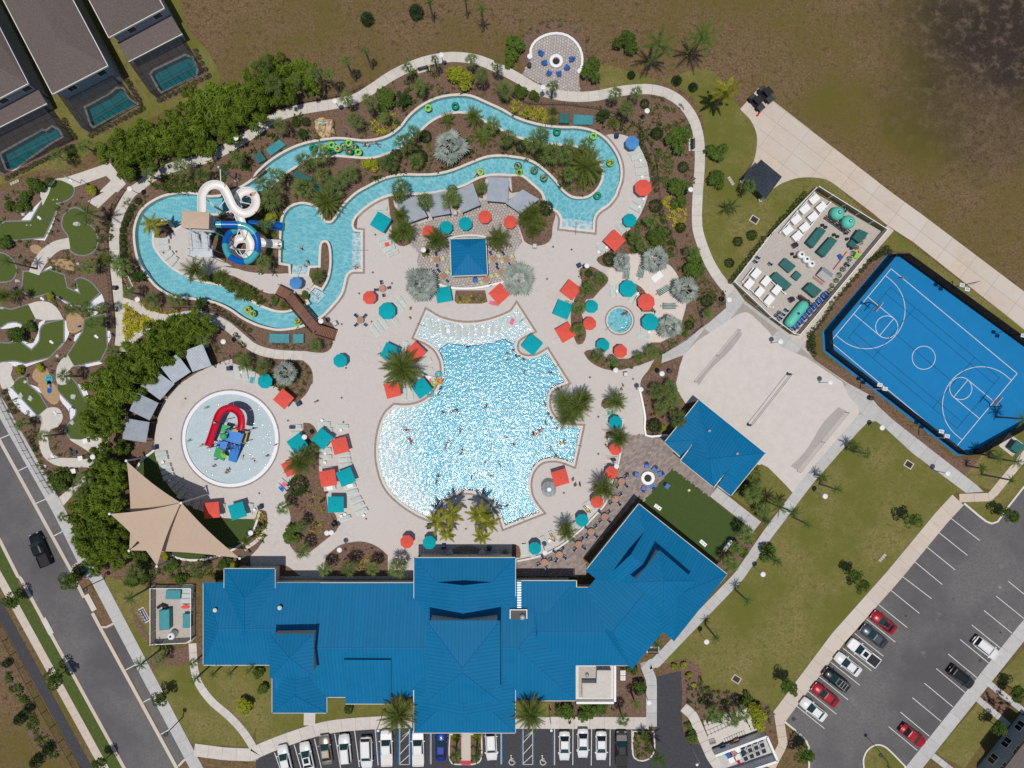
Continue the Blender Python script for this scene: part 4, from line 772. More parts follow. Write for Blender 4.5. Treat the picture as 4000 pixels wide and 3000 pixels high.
for s_ in ('32 1580,1160 1828,1352','32 1475,1283 1722,1480','32 1368,1405 1615,1605','32 1262,1532 1505,1732','33 1162,5 1412,195','33 1060,122 1307,322','33 955,247 1202,445','33 850,372 1098,570','33 748,495 996,692','33 645,620 893,818','33 543,745 792,943','33 442,870 690,1068','33 340,992 590,1193','33 240,1117 487,1318',
           '33 2075,45 2320,245','33 1970,173 2215,372','33 1865,297 2115,500','33 1760,422 2010,625','33 1658,547 1907,752','33 1555,673 1804,878','33 1452,798 1700,1005','33 1350,925 1597,1130','33 1246,1050 1494,1255','33 1143,1175 1392,1382','33 1040,1300 1288,1505'):
 p_=pts(s_);stripe(CP,p_[0],p_[1],0.11,'line_white',0.042)
_r=random.Random(8)
for s_,r_,m_ in (('33 1190,345',.22,'asphalt_dark'),('33 2008,487',.2,'asphalt_dark'),('33 1600,195',.14,'asphalt_dark'),('33 1905,433',.1,'asphalt_dark'),('33 1862,415',.1,'asphalt_dark'),('33 220,1235',.4,'asphalt_dark'),('32 1648,1165',.14,'asphalt_dark'),('33 2003,97',.32,'border_paver'),('33 1830,730',.3,'asphalt_dark'),('33 1158,750',.08,'asphalt_dark')):
 c=pts(s_)[0];MB().prism([c+Vector((math.cos(t),math.sin(t),0))*r_*_r.uniform(.7,1.15) for t in (6.283*k/14 for k in range(14))],.041,.0445).obj('oil_stain' if m_ != 'border_paver' else 'manhole_cover',m_,CP)
FP=reg_obj('dark asphalt front parking')
for s_ in ('13 160,1525 230,1720','13 330,1455 400,1700','13 505,1405 565,1659','13 680,1362 732,1659','13 852,1335 893,1650','13 1030,1320 1055,1635','13 1512,1360 1512,1625','13 2118,1360 2118,1625','23 368,1320 368,1632','23 527,1320 525,1632','23 688,1322 684,1636','23 848,1325 846,1640','23 1035,1330 1035,1500'):
 p_=pts(s_);stripe(FP,p_[0],p_[1],0.12,'line_white',0.042)
for s_ in ('13 1042,1320 1065,1635','13 1232,1310 1232,1630','13 1335,1310 1333,1630','13 1500,1360 1500,1625','13 2128,1360 2128,1625','23 87,1320 87,1632','23 188,1320 186,1632','23 357,1320 357,1632'):
 p_=pts(s_);stripe(FP,p_[0],p_[1],0.10,'court',0.042)
for x0,x1,fr in ((1243,1325,'13'),(96,178,'23')):
 for y0,y1 in ((1345,1400),(1440,1350),(1540,1450),(1620,1545),(1400,1340)):
  p_=pts('%s %d,%d %d,%d' % (fr,x0,max(y0,y1),x1,min(y0,y1)) );stripe(FP,p_[0],p_[1],0.10,'line_white',0.042)
 for p_ in (pts('%s %d,1320 %d,1628' % (fr,x0,x0)),pts('%s %d,1320 %d,1628' % (fr,x1,x1)),pts('%s %d,1628 %d,1628' % (fr,x0,x1))):stripe(FP,p_[0],p_[1],0.08,'line_white',0.046)
def wheelchair(c,s=1.0):
 mb=MB();z=0.044
 def st(a,b,w=0.13):
  a=Vector((*a,0));b=Vector((*b,0));d=(b-a).normalized();n_=Vector((-d.y,d.x,0))*w/2
  mb.prism([c+(a-n_)*s,c+(b-n_)*s,c+(b+n_)*s,c+(a+n_)*s],z,z+0.006)
 st((-.02,.55),(.02,-.12));st((.0,-.12),(.45,-.12));st((.42,-.1),(.55,-.5));st((.5,-.5),(.7,-.42));st((0,.2),(.35,.2))
 mb.prism(circle((c.x-.02*s,c.y+.72*s),.12*s,10),z,z+.006)
 for i in range(10):
  t0,t1=R(110+25*i),R(110+25*(i+1));st((.12+.48*math.cos(t0),-.32+.48*math.sin(t0)),(.12+.48*math.cos(t1),-.32+.48*math.sin(t1)),.12)
 mb.obj('wheelchair_symbol','line_white',FP)
wheelchair(_p('23 262,1590'));wheelchair(_p('13 2205,1590'));wheelchair(_p('13 1405,1590'))
ST=reg_obj('grey asphalt street along the left side')
for s_ in ('02 5,470 100,430','02 155,752 252,706','02 310,1032 410,988','02 468,1312 562,1262','03 1085,812 1180,762','03 1238,1090 1332,1042','03 1388,1368 1480,1318'):
 p_=pts(s_);stripe(ST,p_[0],p_[1],0.14,'line_white',0.03)
def gutter(label,s,w=0.55,h=0.06,m='concrete_tan'):
 L=line(s,True,1.5);o=MB()
 P=ribbon(L,w)
 n=len(L)
 for i in range(n-1):o.prism([P[i],P[i+1],P[2*n-2-i],P[2*n-1-i]],0.0,h)
 return struct(o.obj('kerb',m),label)
gutter('pale gutter strip beside the parking bays','02 -120,270! 0,490! 620,1620! 03 680,90! 740,210')
gutter('pale gutter strip lower down the street','03 800,320! 880,470! 1540,1680! 1650,1880!')
gutter('pale kerb across the street','02 -160,1080! 0,1350! 155,1659! 03 180,20! 390,410! 1075,1659! 1170,1830!')
gutter('kerb round the bay end','02 615,1610 640,1570 710,1530',0.35,0.12);gutter('kerb round the lower bay end','03 870,440 920,440 1000,400',0.35,0.12);gutter('kerb at the bottom bay','03 1545,1640 1590,1590 1640,1570',0.35,0.12)
gutter('kerb of the grass point','32 1690,1030 1880,1185 1930,1205 1980,1188 2050,1088 2300,770',0.3,0.14,'coping')
gutter('kerb of the grass corner','33 140,1255 300,1390 348,1470 352,1659',0.3,0.14,'coping')
# ------------------------------------------------------------------ plants
def rot_leaf(vv,az,el,origin=(0,0,0)):
 ca,sa,ce,se=math.cos(az),math.sin(az),math.cos(el),math.sin(el);out=[]
 for x,y,z in vv:
  X,Z=x*ce-z*se,x*se+z*ce
  out.append((origin[0]+X*ca-y*sa,origin[1]+X*sa+y*ca,origin[2]+Z))
 return out
def fan_leaf(rng,lp=0.75,r=0.75,n=11,spread=105,droop=0.25,wide=0.085):
 vv=[(0,-.018,0),(0,.018,0),(lp,.014,-.02),(lp,-.014,-.02)];ff=[(0,3,2,1)]
 for i in range(n):
  t=R(-spread+2*spread*i/(n-1))+rng.uniform(-.05,.05);q=r*(1.0-0.22*abs(2*i/(n-1)-1))*rng.uniform(.88,1.06)
  c,s=math.cos(t),math.sin(t);w=wide*r/0.75;k=len(vv)
  m=0.5
  vv+=[(lp,0,-.02),(lp+c*q*m-s*w,s*q*m+c*w,.01),(lp+c*q,s*q,-droop*q*rng.uniform(.6,1.3)),(lp+c*q*m+s*w,s*q*m-c*w,.01)]
  ff+=[(k,k+3,k+2,k+1)]
 return vv,ff
def feather_leaf(rng,L=2.0,n=16,w=0.34,arch=0.5,lw=0.05,vee=0.15):
 """arching frond with leaflets on both sides"""
 vv=[];ff=[];P=[]
 for i in range(9):
  t=i/8;P.append((L*t*(1-.10*arch*t),0,L*arch*(0.45*t-0.95*t*t)))
 for i in range(8):
  a,b=P[i],P[i+1];r0,r1=0.03*(1-i/9),0.03*(1-(i+1)/9);k=len(vv)
  vv+=[(a[0],-r0,a[2]),(a[0],r0,a[2]),(b[0],r1,b[2]),(b[0],-r1,b[2])];ff.append((k,k+3,k+2,k+1))
 for i in range(n):
  t=0.14+0.86*(i+.5)/n;j=min(7,int(t*8));u=t*8-j;a,b=P[j],P[j+1];o=[a[q]+(b[q]-a[q])*u for q in range(3)]
  ln=w*L*math.sin(math.pi*min(1,.18+.82*t))**.6*rng.uniform(.85,1.1)*(1.15-.45*t)
  for s in (-1,1):
   f=rng.uniform(.5,.8)+.35*t;d=math.hypot(1,f);k=len(vv);ex,ey=f/d*ln,s/d*ln;z=ln*(vee*rng.uniform(-.6,1)-.30)
   vv+=[(o[0]-lw,0,o[2]),(o[0]+lw,0,o[2]),(o[0]+ex,ey,o[2]+z),];ff.append((k,k+1,k+2) if s>0 else (k+1,k,k+2))
 return vv,ff
def crown_fan(seed,n,lp,r,nb,spread,droop,wide=.085):
 rng=random.Random(seed);mb=MB()
 for i in range(n):
  t=(i+.5)/n;el=R(66-100*t+rng.uniform(-9,9));vv,ff=fan_leaf(rng,lp*rng.uniform(.7,1.25)*(.3+.7*t),r*(.75+.25*t)*rng.uniform(.75,1.15),nb,spread,droop,wide)
  mb.add(rot_leaf(vv,i*2.39996+rng.uniform(-.2,.2),el),ff)
 return mb
def crown_feather(seed,n,L,nl,w,arch,e0=70,e1=-25,lw=.05):
 rng=random.Random(seed);mb=MB()
 for i in range(n):
  t=(i+.5)/n;el=R(e0+(e1-e0)*t+rng.uniform(-8,8));vv,ff=feather_leaf(rng,L*rng.uniform(.8,1.1),nl,w,arch*rng.uniform(.7,1.2),lw)
  mb.add(rot_leaf(vv,i*2.39996+rng.uniform(-.25,.25),el),ff)
 return mb
def leaf_cloud(seed,blobs,n,size,flat=0.5,shell=.55,asp=.42):
 rng=random.Random(seed);mb=MB();tot=sum(b[3]**2 for b in blobs)
 for bx,by,bz,br,sq in blobs:
  for _ in range(int(n*br*br/tot)):
   z=rng.uniform(-.55,1);a=rng.uniform(0,2*math.pi);rr=math.sqrt(1-z*z);q=br*(shell+(1-shell)*rng.random()**.5)*rng.uniform(.9,1.12)
   p=Vector((bx+rr*math.cos(a)*q,by+rr*math.sin(a)*q,bz+z*q*sq))
   nrm=Vector((rr*math.cos(a)*(1-flat),rr*math.sin(a)*(1-flat),z*(1-flat)+flat))+Vector((rng.gauss(0,.45),rng.gauss(0,.45),rng.gauss(0,.3)))
   nrm.normalize();u=nrm.orthogonal().normalized();v=nrm.cross(u);t=rng.uniform(0,6.28);s=size*rng.uniform(.6,1.35)
   a1=u*math.cos(t)+v*math.sin(t);b1=-u*math.sin(t)+v*math.cos(t);k=s*asp
   mb.add([p-a1*s,p+b1*k,p+a1*s,p-b1*k],[(0,1,2,3)])
 return mb
def blob_tree(seed,n,size,spread=.75,br=(.35,.6),k=9,sq=.75,flat=.5,asp=.42):
 rng=random.Random(seed);bl=[]
 for i in range(k):
  a=rng.uniform(0,6.28);d=spread*math.sqrt(rng.random());bl.append((d*math.cos(a),d*math.sin(a),rng.uniform(-.25,.45)*(1-.4*d),rng.uniform(*br),sq))
 return leaf_cloud(seed,bl,n,size,flat,.55,asp)
VM={}
def vm(kind):
 """shared crown meshes, each about one metre in radius"""
 if kind in VM:return VM[kind]
 o=[]
 for s in range(4):
  if kind=='sabal':m=crown_fan(s,16,.42,.72,7,44,.24,.036).mesh('crown','leaf_sabal')
  elif kind=='date':m=crown_feather(s+10,30,1.05,13,.30,.55,75,-25,.022).mesh('crown','leaf_date')
  elif kind=='queen':m=crown_feather(s+20,13,1.08,18,.22,.75,55,-15,.02).mesh('crown','leaf_queen')
  elif kind=='tree':m=blob_tree(s+30,900,.13).mesh('crown','leaf_tree')
  elif kind=='hedge':m=blob_tree(s+40,1700,.17,.95,(.13,.30),22,1.7,.15,.2).mesh('crown','leaf_hedge')
  elif kind=='shrub':m=leaf_cloud(s+50,[(0,0,0,.92,.85)],520,.12,.35,.8).mesh('foliage','leaf_shrub')
  elif kind=='bush':m=blob_tree(s+60,700,.15,.6,(.35,.55),7).mesh('foliage','leaf_bush')
  elif kind=='gold':m=blob_tree(s+70,700,.16,.6,(.35,.55),7).mesh('foliage','leaf_gold')
  elif kind=='conifer':m=leaf_cloud(s+80,[(0,0,0,.8,.8),(.1,.1,.6,.5,.9),(0,0,1.1,.3,1)],700,.12,.3,.7).mesh('foliage','leaf_conifer')
  elif kind=='small':m=leaf_cloud(s+90,[(0,0,0,.92,.8)],110,.2,.35,.8).mesh('foliage','leaf_shrub')
  elif kind=='fern':m=crown_feather(s+100,16,1.05,11,.26,.5,60,0,.03).mesh('foliage','leaf_date')
  elif kind=='banana':
   rng=random.Random(s);mb=MB()
   for i in range(16):
    L=rng.uniform(.75,1.1);w=.16;vv=[(0,0,0),(L*.35,-w,.12),(L*.35,w,.12),(L*.75,-w*.9,.05),(L*.75,w*.9,.05),(L,0,-.12)]
    mb.add(rot_leaf(vv,i*2.4,R(rng.uniform(5,65))),[(0,1,2),(1,3,4,2),(3,5,4)])
   m=mb.mesh('foliage','leaf_shrub')
  o.append(m)
 VM[kind]=o;return o
TRUNK=MB().tube([(0,0,0),(.02,0,.35),(0,.015,.7),(0,0,1)],[1.25,.95,.9,.85],7).mesh('trunk','trunk')
TRUNKD=MB().tube([(0,0,0),(.02,0,.35),(0,.015,.7),(0,0,1)],[1.25,.95,.9,.85],6).mesh('trunk','trunk_dark')
LIMBS=None
KIND={  # code: (name, mesh kind, description, category, default crown height, trunk radius)
 's':('fan_palm','sabal','green fan palm','palm',4.6,.16),'S':('fan_palm','sabal','tall fan palm on a bare trunk','palm',7.0,.17),
 'd':('feather_palm','date','bushy feather palm','palm',3.2,.14),'w':('queen_palm','queen','dark feather palm with drooping fronds','palm',6.0,.15),
 't':('street_tree','tree','young round street tree','tree',3.6,.08),'h':('hedge_tree','hedge','bright green bamboo-like hedge tree','tree',3.2,.10),
 'k':('round_shrub','shrub','dark clipped round shrub','shrub',.9,.05),'u':('leafy_bush','bush','loose leafy bush','bush',1.1,.05),'q':('golden_bush','gold','yellow-green bush','bush',1.1,.05),
 'c':('conical_shrub','conifer','dark pointed evergreen shrub','shrub',.9,.06),'m':('small_shrub','small','little round shrub','shrub',.4,.02),'f':('fern_palm','fern','low cycad with spreading fronds','plant',.5,.08),'a':('banana_plant','banana','broad-leaved dark plant','plant',.8,.06)}
VRNG=random.Random(11)
def plant(code,px,py,rpx,h=None,group=None,desc=None):
 nm,mk,ds,cat,h0,tr_=KIND[code];h=h0*VRNG.uniform(.9,1.1) if h is None else h
 if code=='h':h *= VRNG.uniform(.7,1.2)
 if code in 'sSdu':rpx *= VRNG.uniform(.85,1.15)*(1.12 if code in 'sS' else 1.05)
 r=rpx*SC*(H-h)/H;c=W(px,py,h)
 o=thing(nm,desc or ds,cat,(c.x,c.y,0.05),VRNG.uniform(0,6.28),group or {'palm':'palms in the planting','tree':'trees in the grounds','shrub':'shrubs in the beds','bush':'bushes in the beds','plant':'leafy plants in the beds'}[cat])
 low=code in 'kuqcmfa'
 top=h if not low else max(.25,r*.75)
 cr=link('crown' if not low else 'foliage',VRNG.choice(vm(mk)),o);cr.location=(0,0,top-.05);sz=r*VRNG.uniform(.95,1.08)
 cr.scale=(sz,sz,sz*(VRNG.uniform(.85,1.1) if not low else min(1,.8)))
 tk=link('trunk' if not low else 'stem',TRUNK if code in 'sSdw' else TRUNKD,o);tk.scale=(tr_,tr_,top);tk.location=(0,0,-.06)
 return o
def plants(s,code,**kw):
 for a in tr(s):plant(code,a[0],a[1],a[3][0]*a[4] if a[3] else 25,a[3][1] if len(a[3])>1 else None,**kw)
def frond_palm(px,py,rpx,h,style,desc,n,seed):
 """large palm whose fronds are separate pieces"""
 r=rpx*SC*(H-h)/H;c=W(px,py,h);rng=random.Random(seed)
 nm={'b':'silver_palm','D':'date_palm','y':'royal_palm'}[style]
 o=thing(nm,desc,'palm',(c.x,c.y,0.05),rng.uniform(0,6.28),{'b':'silver fan palms','D':'large date palms','y':'yellow-green royal palms'}[style])
 if ('frond',style) not in VM:
  L=[]
  for k in range(4):
   g=random.Random(k+200);mb=MB()
   if style=='b':vv,ff=fan_leaf(g,.46,.58,11,72,.20,.085);mt='leaf_silver'
   elif style=='D':vv,ff=feather_leaf(g,1.05,22,.19,.45,.018);mt='leaf_date'
   else:vv,ff=feather_leaf(g,1.05,30,.27,.85,.034,.4);mt='leaf_royal'
   L.append(mb.add(vv,ff).mesh('frond',mt))
  VM[('frond',style)]=L
 e0,e1={'b':(50,-30),'D':(72,-20),'y':(60,-20)}[style]
 for i in range(n):
  t=(i+.5)/n;f=link('frond',rng.choice(VM[('frond',style)]),o);f.location=(0,0,h)
  f.rotation_euler=(0,-R(e0+(e1-e0)*t**.8+rng.uniform(-7,7)),i*2.39996+rng.uniform(-.2,.2));s=r*rng.uniform(.88,1.08)*(.55+.45*min(1,t*2) if style=='b' else 1);f.scale=(s,s,s)
 tk=link('trunk',TRUNK,o);q=.24 if style != 'y' else .2;tk.scale=(q,q,h);tk.location=(0,0,-.06)
 if style=='y':
  cs=MB().tube([(0,0,h-1.1),(0,0,h-.2),(0,0,h+.1)],[.2,.17,.1],8).obj('crownshaft','crownshaft',o)
 return o
# ---- hedge trees
plants('00 1000,1330,130 1100,1290,140,3.4 1230,1250,150 1120,1420,130 1220,1150,110 1330,1330,130 1400,1230,130,3.6 1500,1130,140 1600,1050,150,3.6 1560,1250,120 1680,1180,140 1700,920,130 1780,1050,150,3.8 1850,880,150 1900,1030,150,3.6 1950,800,130 2030,940,150,3.6 2100,820,140 2180,960,140 2190,650,90 2000,1130,110 1780,1270,110 1640,800,70 10 60,680,130,3.6 180,600,120 130,800,120 300,640,110 50,900,90 400,700,80 250,820,110 430,600,90 480,740,80','h',group='tall hedge behind the promenade')
plants('01 1100,1500,150 1230,1400,160,3.6 1350,1280,150 1500,1200,150,3.5 1650,1160,140 1300,1500,140 1450,1350,140 1000,1560,130 1180,1600,140,3.5 1600,1280,110 900,1650,110 1780,1160,90 02 860,60,140,3.5 1000,40,140 1100,60,110 950,170,140,3.6 870,280,140 980,330,100 780,380,90 880,430,80','h',group='hedge behind the striped cabanas')
plants('02 930,650,140 1000,760,120 870,780,130,3.5 950,880,130 830,960,120 930,1020,140,3.6 760,1060,130 880,1120,150 760,1180,130 990,1150,110 800,1280,140,3.6 930,1290,140 1010,1350,120 780,1400,120 900,1440,140,3.5 1000,1480,110 830,1540,100 700,1170,90 820,620,70','h',group='hedge beside the shade sails')
# ---- fan palms
plants('00 1560,1440,80 1280,1500,80 2040,1360,80 1740,1500,80 720,1260,70 490,1340,80 10 150,720,100,6 340,690,70,7 500,630,80,7 620,640,80,7 60,560,80,6 780,850,80 970,880,85,5.5 1950,650,80,5.5 1415,740,80 2150,770,90 200,1080,90 850,1030,85,3.5 1110,1010,65,3.5 2050,1070,80,3.5 2170,1180,90 1270,1230,90 1360,1150,80 1380,1390,90,3.5 1150,1400,100,3 550,1330,110 420,1390,90 570,1500,95,3 810,1500,80,3.5 690,1590,90,3.5 180,1530,90 60,1600,90 400,1620,100,3.5 1240,1620,90 620,1640,60 1690,1630,50,3.5 1950,1620,70,3.5 20 900,800,90,5.5 1075,800,75 995,930,90,5.5 250,1180,120,4 170,1240,80 350,1330,100 490,1260,80 640,1250,90 470,1350,80 500,1500,90 2060,1610,80 01 1050,640,110,3.5 1110,860,80 1300,930,80,3 1510,930,75,3 760,640,80,3.5 600,1010,70 760,1010,80 870,1000,70 790,1140,85 990,1380,70 1740,1240,90,3.5 2110,1470,80,3 560,1590,80','s')
plants('11 130,50,110 50,300,70,3 60,610,80 530,730,70,2.5 1230,40,80,3.5 1460,80,80 1690,60,90 510,1330,80,2.5 60,1510,70,3 21 1200,250,80,3 1060,400,80,3 1120,460,70,3 770,740,70,2.5 660,830,75 585,1000,70,3.5 570,1180,65,3.5 1690,1050,70,2.5 750,1410,70,3 880,1460,60,3 1100,1420,70,3 1210,1380,90,3.5 1560,520,80,3 02 380,450,60 720,820,80 670,950,70 660,1350,80 540,1150,60 180,350,70,3.5 1150,1640,80 1690,1600,70 12 230,1070,75 390,1230,80 400,1440,80 590,1600,80 800,1590,75 1010,1600,70 1220,1590,90 470,580,70,3 22 1260,60,80,3 1370,40,80,3 1390,150,80,3 1280,210,70,3 1440,310,90,4.5 2080,810,70,3.5 2120,900,80 2080,960,90 2170,1090,80 2030,1310,80 1940,1420,80,3 1900,1560,90 32 840,600,70 03 1380,730,80,3 1670,750,50 23 960,1240,65 1070,1110,60 1750,1200,80 2000,1190,80 1910,1250,70','s')
plants('10 770,520,65,7.7 940,440,45,6.5 1310,580,65,6 1545,510,45,6 1855,510,70,5 2085,560,60,5.5 20 355,740,60,5','S')
# ---- feather palms
plants('10 1880,1000,100 20 870,1060,50,1 355,960,50,1 350,1040,40,1 01 1690,680,120,4.5 950,590,70 40,900,80 150,880,60 1900,720,60,1.5 1990,790,60,1.5 2080,830,60,1.5 2150,860,60,1.5 2060,900,50,1.2 11 1250,200,100,4 1280,330,110,4 1200,380,80 1560,410,120,4.5 2090,400,120,4.5 240,980,50,1.2 21 180,180,110 120,230,100 240,270,90 180,330,90,3.6 12 380,680,120,4 22 440,150,130,4 560,200,130,4 480,280,110,3.5 610,130,100,3.5 900,150,120,3.5 920,460,110,3.5 790,900,120,4.2 470,1280,120,4.2 23 1140,1400,60,2 02 2120,1350,70,3 11 1330,1640,30,1','d')
plants('10 1950,80,70,7 1500,20,50 1810,0,40 20 1270,400,165,8 1640,330,170,8 01 760,180,120,6 60,600,70,7 21 1890,130,90,3 32 2200,300,80 1990,630,70 590,910,70,6 90,1060,90 220,1110,80 340,1210,60 70,1530,60,6 2100,830,50,7 2140,670,80 1850,730,50,4 740,540,70,3 470,800,60,3 03 1220,760,70,6 1130,190,70,6 1700,880,60 1840,850,50 1990,840,50 2150,820,50 23 1250,590,70,3 2030,210,60,6 1760,530,50,6 1260,1580,110,6 13 1720,1550,50,5 1900,1560,50,5 22 2200,1180,60,5','w')
# ---- low planting
plants('10 400,1160,60 01 1200,740,70 1740,960,70 20 790,1010,80 10 1280,880,90','a')
plants('10 1960,1200,110 1660,1050,90 20 600,1600,60 11 1880,920,30 1760,920,28 1950,930,26 12 300,1330,50','f')
plants('00 420,1570,45 600,1300,50 10 340,1050,42 425,1045,42 1460,1180,60 1420,1350,60 1210,1340,55 20 80,1265,55 240,1345,55 1255,1150,58 1485,1440,50 1150,890,45 21 1240,120,65 1460,305,45 845,580,60 1690,940,58 665,700,35 1540,1150,40 1960,425,45 2080,370,50 1885,610,42 290,140,70 12 360,880,85 22 1235,360,65 02 690,1610,60 13 795,1160,40','k')
plants('01 1180,70,32 1130,130,32 1105,185,32 1085,225,32 1065,270,32 1050,325,32 1045,385,32 1050,437,32 1055,490,32 1060,545,32','k',group='clipped shrubs along the promenade',desc='clipped round shrub in the promenade row')
plants('00 280,1600,60 330,1610,50 10 1100,870,90 2180,530,60 20 80,780,60 190,830,50 690,630,100 970,380,110 1430,1230,120 1780,1310,100 1770,1560,90 1430,1600,100 40,430,90 01 50,430,70 200,120,60 80,120,50 220,30,60 150,1220,80 230,1160,60 11 410,890,40 1470,510,35 150,930,40 21 1240,370,100 1550,640,100 1450,100,80 02 1060,540,80 550,830,90 1210,1520,90 1480,1560,70 1950,1560,60 12 320,1310,85 22 2190,1460,80 13 10,850,50 60,990,50 03 1120,50,60 1250,30,60 1560,30,60 23 450,1160,70 640,1150,90 760,1150,60 1040,830,60 1090,970,70 1250,500,50 1560,1410,60 1530,1310,40 2030,1060,60','u')
plants('10 1760,690,120 985,1430,70 01 150,1540,50 330,1530,45 420,910,45 02 1420,1500,50 2000,1570,40 22 1310,380,40 13 1720,1410,45 1900,1410,45 23 1410,800,35 1490,780,35 1540,870,35 1580,960,25 2100,1170,90 2150,1260,80 03 2120,1130,80 11 130,230,60 12 2150,1470,30 00 780,1630,60','q')
plants('10 960,165,75 1385,110,75 20 1035,640,45 1425,690,55 1570,750,50 03 50,760,50 410,1500,60 240,1150,50 170,1240,60 320,1600,70','c')
plants('03 100,210,75 600,50,80 460,890,80 1380,1070,65 870,1620,60 32 1250,1190,70 2080,1140,70 760,1659,60 33 170,950,70 820,100,60 320,1540,80 2010,1320,60 2170,1010,70 220,1000,35','t')
def row(s0,n,r,code='m',**kw):
 a,b=tr(s0)
 for i in range(n):
  t=i/max(1,n-1);plant(code,a[0]+(b[0]-a[0])*t+VRNG.uniform(-2,2),a[1]+(b[1]-a[1])*t+VRNG.uniform(-2,2),r*a[4],**kw)
for s_,n_,g_ in (('00 1685,440 1800,650',5,'shrubs round the upper home terrace'),('00 1775,665 1370,865',10,'shrubs round the upper home terrace'),('00 1095,690 1230,930',8,'shrubs round the middle home terrace'),('00 1205,950 785,1165',11,'shrubs round the middle home terrace'),('00 550,1040 640,1190',6,'shrubs round the lower home terrace'),('00 620,1260 60,1535',15,'shrubs round the lower home terrace'),
                   ('20 1120,1230 1195,1410',6,'shrubs along the river fence'),('20 1215,1450 1240,1640',5,'shrubs along the river fence'),('01 1840,985 2150,1190',8,'shrubs along the lower river'),('01 2030,1230 2100,1330',4,'shrubs by the pavilion gate'),
                   ('21 2180,400 1890,770',13,'shrubs along the equipment yard'),('31 320,10 10,365',12,'shrubs along the equipment yard'),('31 1030,480 930,560',5,'shrubs at the top of the court'),('31 1060,510 900,580',6,'shrubs at the top of the court'),('31 880,600 560,960',10,'shrubs beside the court fence'),('31 540,1010 420,1170',6,'shrubs beside the court fence'),
                   ('31 385,1190 400,1400',8,'shrubs at the court corner'),('31 355,1230 365,1360',6,'shrubs at the court corner'),('31 830,390 500,900',12,'shrubs outside the yard fence'),('02 30,70 120,240',4,'shrubs inside the street fence'),('02 250,460 300,555',4,'shrubs inside the street fence'),('02 415,770 500,940',5,'shrubs inside the street fence'),('21 1290,190 1380,500',6,'shrubs along the garden fence')):
 row(s_,n_,24,group=g_)
# ---- large palms with separate fronds
frond_palm(*tr('10 1680,1260')[0][:2],75,3.2,'b','silver fan palm on the river island',19,1)
frond_palm(*tr('11 1430,790')[0][:2],77,4.2,'b','large silver fan palm left of the bar pavilion',21,2)
frond_palm(*tr('21 60,740')[0][:2],77,4.2,'b','large silver fan palm right of the bar pavilion',21,3)
frond_palm(*tr('11 250,1570')[0][:2],54,3.2,'b','silver fan palm above the splash pad',17,4)
frond_palm(*tr('21 950,600')[0][:2],44,2.8,'b','smaller silver fan palm beside the dark shrub',15,5)
frond_palm(*tr('21 1250,580')[0][:2],60,3.4,'b','silver fan palm at the top of the hammock garden',17,6)
frond_palm(*tr('21 1500,840')[0][:2],60,3.4,'b','silver fan palm right of the hammocks',17,7)
frond_palm(*tr('21 1370,1160')[0][:2],56,3.2,'b','silver fan palm below the hammocks',17,8)
frond_palm(*tr('20 630,1440')[0][:2],88,2.4,'D','huge spreading date palm in the river bend',44,11)
frond_palm(*tr('11 610,90')[0][:2],68,2.4,'D','spreading date palm at the splash pool',42,12)
frond_palm(*tr('11 1260,1530')[0][:2],90,4.2,'D','dense date palm among the pool umbrellas',48,13)
frond_palm(*tr('13 1230,1200')[0][:2],78,6.5,'D','tall date palm left of the entrance roof',46,14)
frond_palm(*tr('23 160,1190')[0][:2],74,6.5,'D','tall date palm right of the entrance roof',46,15)
for i_,(s_,r_,h_,d_) in enumerate((('12 1570,1190',52,5.5,'royal palm leaning over the pool deck, lower crown'),('12 1690,1120',56,6.5,'royal palm at the pool tip, tallest of its clump'),('12 1650,1290',42,5.0,'small royal palm beside the teal umbrella'),('12 1930,1120',56,6.5,'royal palm with long fronds by the pool tip'),
                              ('12 2010,1190',50,6.0,'royal palm nearest the pool corner'),('12 1950,1310',42,5.0,'small royal palm before the clubhouse wall'),('01 1320,280',50,5.0,'golden royal palm in the river bend'),('20 1850,790',68,7.0,'bright royal palm beside the driveway'))):
 frond_palm(*tr(s_)[0][:2],r_,h_,'y',d_,11,30+i_)
# ---- ground cover (nobody could count it)
def cover(label,s,n,leaf,size,h=0.25,tuft=False,seed=0):
 P=poly(s);rng=random.Random(seed+n);mb=MB();k=0;x0,x1=min(p.x for p in P),max(p.x for p in P);y0,y1=min(p.y for p in P),max(p.y for p in P);tries=0
 while k<n and tries<n*30:
  tries+=1;x,y=rng.uniform(x0,x1),rng.uniform(y0,y1)
  if not inside(P,x,y):continue
  k+=1;s_=size*rng.uniform(.6,1.4)
  for i in range(14 if tuft else 12):
   a=rng.uniform(0,6.28);e=R(rng.uniform(15,75));L=s_*rng.uniform(.7,1.2);w=s_*(.05 if tuft else .22);c,q=math.cos(a),math.sin(a)
   bx,by=(x,y) if tuft else (x+rng.uniform(-.5,.5)*s_,y+rng.uniform(-.5,.5)*s_);z=.1 if tuft else .1+rng.random()*h
   mb.add([(bx-q*w*.4,by+c*w*.4,z),(bx+q*w*.4,by-c*w*.4,z),(bx+c*L*math.cos(e)*.6+q*w,by+q*L*math.cos(e)*.6-c*w,z+L*.55*math.sin(e)),(bx+c*L*math.cos(e),by+q*L*math.cos(e),z+L*math.sin(e)*.8)],[(0,1,2,3)])
 o=mb.obj('ground_cover','leaf_'+leaf);return struct(o,label,'stuff')
cover('golden ground cover above the river','10 1000,1050 1240,1000 1180,1130 1020,1180',26,'cover_gold',.45)
cover('golden lilies beside the upper river','20 0,860 150,920 300,950 300,1060 150,1030 0,970',70,'cover_gold',.38)
cover('golden shrubs in the path triangle','01 1085,960 1150,1010 1250,1080 1370,1130 1250,1180 1150,1250 1090,1300',130,'cover_gold',.40)
